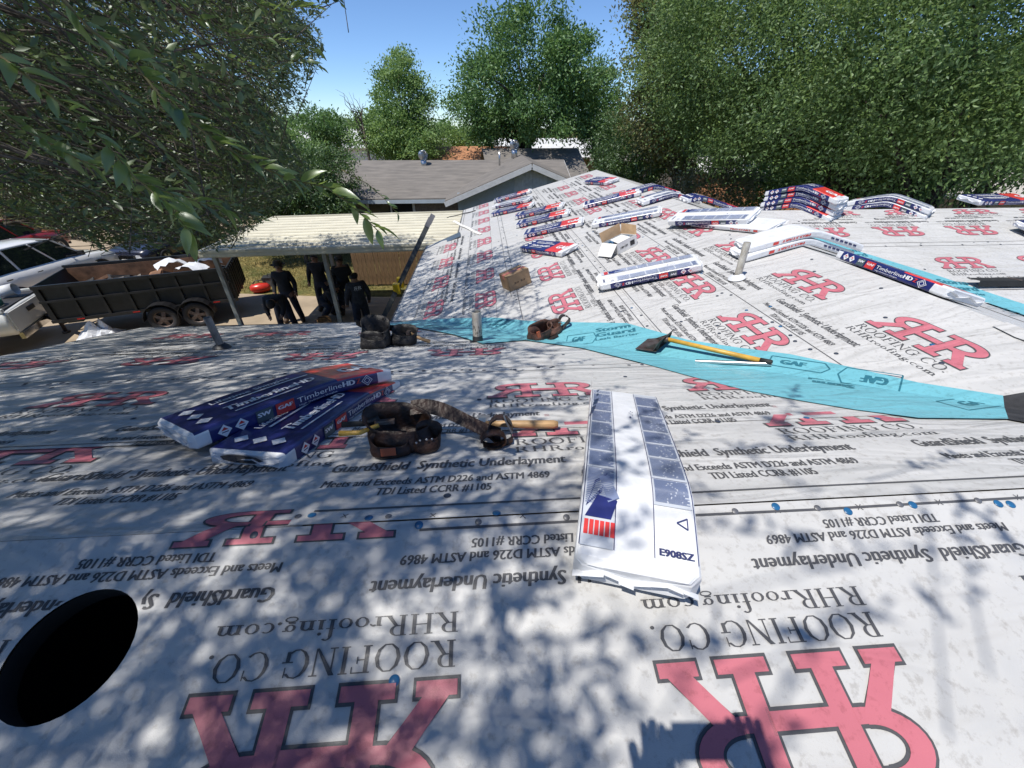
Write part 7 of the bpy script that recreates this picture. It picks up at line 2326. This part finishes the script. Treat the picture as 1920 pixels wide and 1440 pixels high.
J.update(waist=(0, -0.16, 0.72), chest=(0, -0.34, 0.86), neck=(0, -0.45, 0.93), chin=(0, -0.49, 0.96), head=(0, -0.53, 1.02), crown=(0, -0.54, 1.08), pelvis=(0, 0, 0.58), lhip=(0.1, 0, 0.54), rhip=(-0.1, 0, 0.54), lkne=(0.17, -0.33, 0.44), rkne=(-0.17, -0.30, 0.42), lsho=(0.18, -0.37, 0.88), rsho=(-0.18, -0.37, 0.88), lelb=(0.24, -0.5, 0.64), relb=(-0.24, -0.5, 0.64), lwri=(0.12, -0.66, 0.50), rwri=(-0.12, -0.66, 0.50), lpal=(0.08, -0.70, 0.46), rpal=(-0.08, -0.70, 0.46))
person((-4.85, 11.75, 0.008), 1.2, 'worker in black crouching with his back bent beside the carport post', J)
J = standing(1.72, arms=(0.05, 0.05), stance=0.06)
J['face'] = (-0.9, -0.45, 0)
p_, R_ = person((-3.44, 10.5, 0.008), math.pi+0.55, 'worker in a charcoal shirt with white initials on his back looking aside', J, M_SHIRTG)
mb = MB()
logo_shape(mb, 0, 0, 0.0, 0.20, 0.085)
sans(mb, 'ROOFING CO.', 0.02, -0.03, 0.16, 0.018, 0); sans(mb, '325-555', 0.05, -0.06, 0.1, 0.014, 0) if False else None
mb.xform(lambda p: Vector((0.10-p.x, 0.128+p.z+0.10*(0.02-abs(p.y-0.05)) , 1.32+p.y)))
mb.build('shirt_print', M_WTXT, p_)
J = standing(1.72)
J.update(waist=(0, -0.18, 1.03), chest=(0, -0.42, 1.06), neck=(0, -0.55, 1.05), chin=(0, -0.60, 1.03), head=(0, -0.67, 1.02), crown=(0, -0.73, 1.01), lsho=(0.18, -0.44, 1.06), rsho=(-0.18, -0.44, 1.06), lelb=(0.22, -0.50, 0.82), relb=(-0.22, -0.50, 0.82), lwri=(0.16, -0.58, 0.66), rwri=(-0.16, -0.58, 0.66), lpal=(0.14, -0.61, 0.62), rpal=(-0.14, -0.61, 0.62))
J['face'] = (0, -0.5, -0.9)
person((-5.7, 10.95, 0.008), 0.1, 'worker in black bending over the stack nearer the trailer', J)

# the photographer behind the viewpoint, whose shadow falls ahead on the near slope
zf = PS.P(0, (YR+0.42)*k).z
J = standing(1.74, stance=0.06)
k2 = 1.0
ph = Vector((0.0, -0.10, CAMZ-zf))
J.update(lwri=(-0.13, -0.31, ph.z-0.06), lelb=(-0.28, -0.10, ph.z-0.26), lpal=(-0.125, -0.36, ph.z-0.01), rwri=(0.10, -0.31, ph.z-0.06), relb=(0.28, -0.10, ph.z-0.26), rpal=(0.085, -0.36, ph.z-0.01))
J['lsho'], J['rsho'] = (-0.185, 0, 1.42), (0.185, 0, 1.42)
J['lhip'], J['rhip'] = (-0.1, 0, 0.88), (0.1, 0, 0.88)
for s_, m_ in (('l', -1), ('r', 1)):
    J[s_+'kne'] = (m_*0.13, -0.02, 0.49); J[s_+'ank'] = (m_*0.16, 0.02, 0.085); J[s_+'toe'] = (m_*0.18, -0.13, 0.045)
person((0.0, -0.42, zf), math.pi, 'person in a black shirt standing on the near slope taking the picture', J)
o = empty('phone', (0.0, 0.0, CAMZ), 0, 'dark mobile phone held up in both hands on the near slope', 'phone')
fwd_ = Vector((math.sin(YAW)*math.cos(PITCH), math.cos(YAW)*math.cos(PITCH), -math.sin(PITCH)))
o.rotation_euler = cam.rotation_euler
mb = MB(); mb.box((-0.035, -0.055, 0.006), (0.125, 0.022, 0.0145)); mb.build('case', M_PLAST, o)
mb = MB(); mb.box((-0.030, -0.050, 0.0146), (0.120, 0.017, 0.0152)); mb.build('screen', M_GLASS, o)
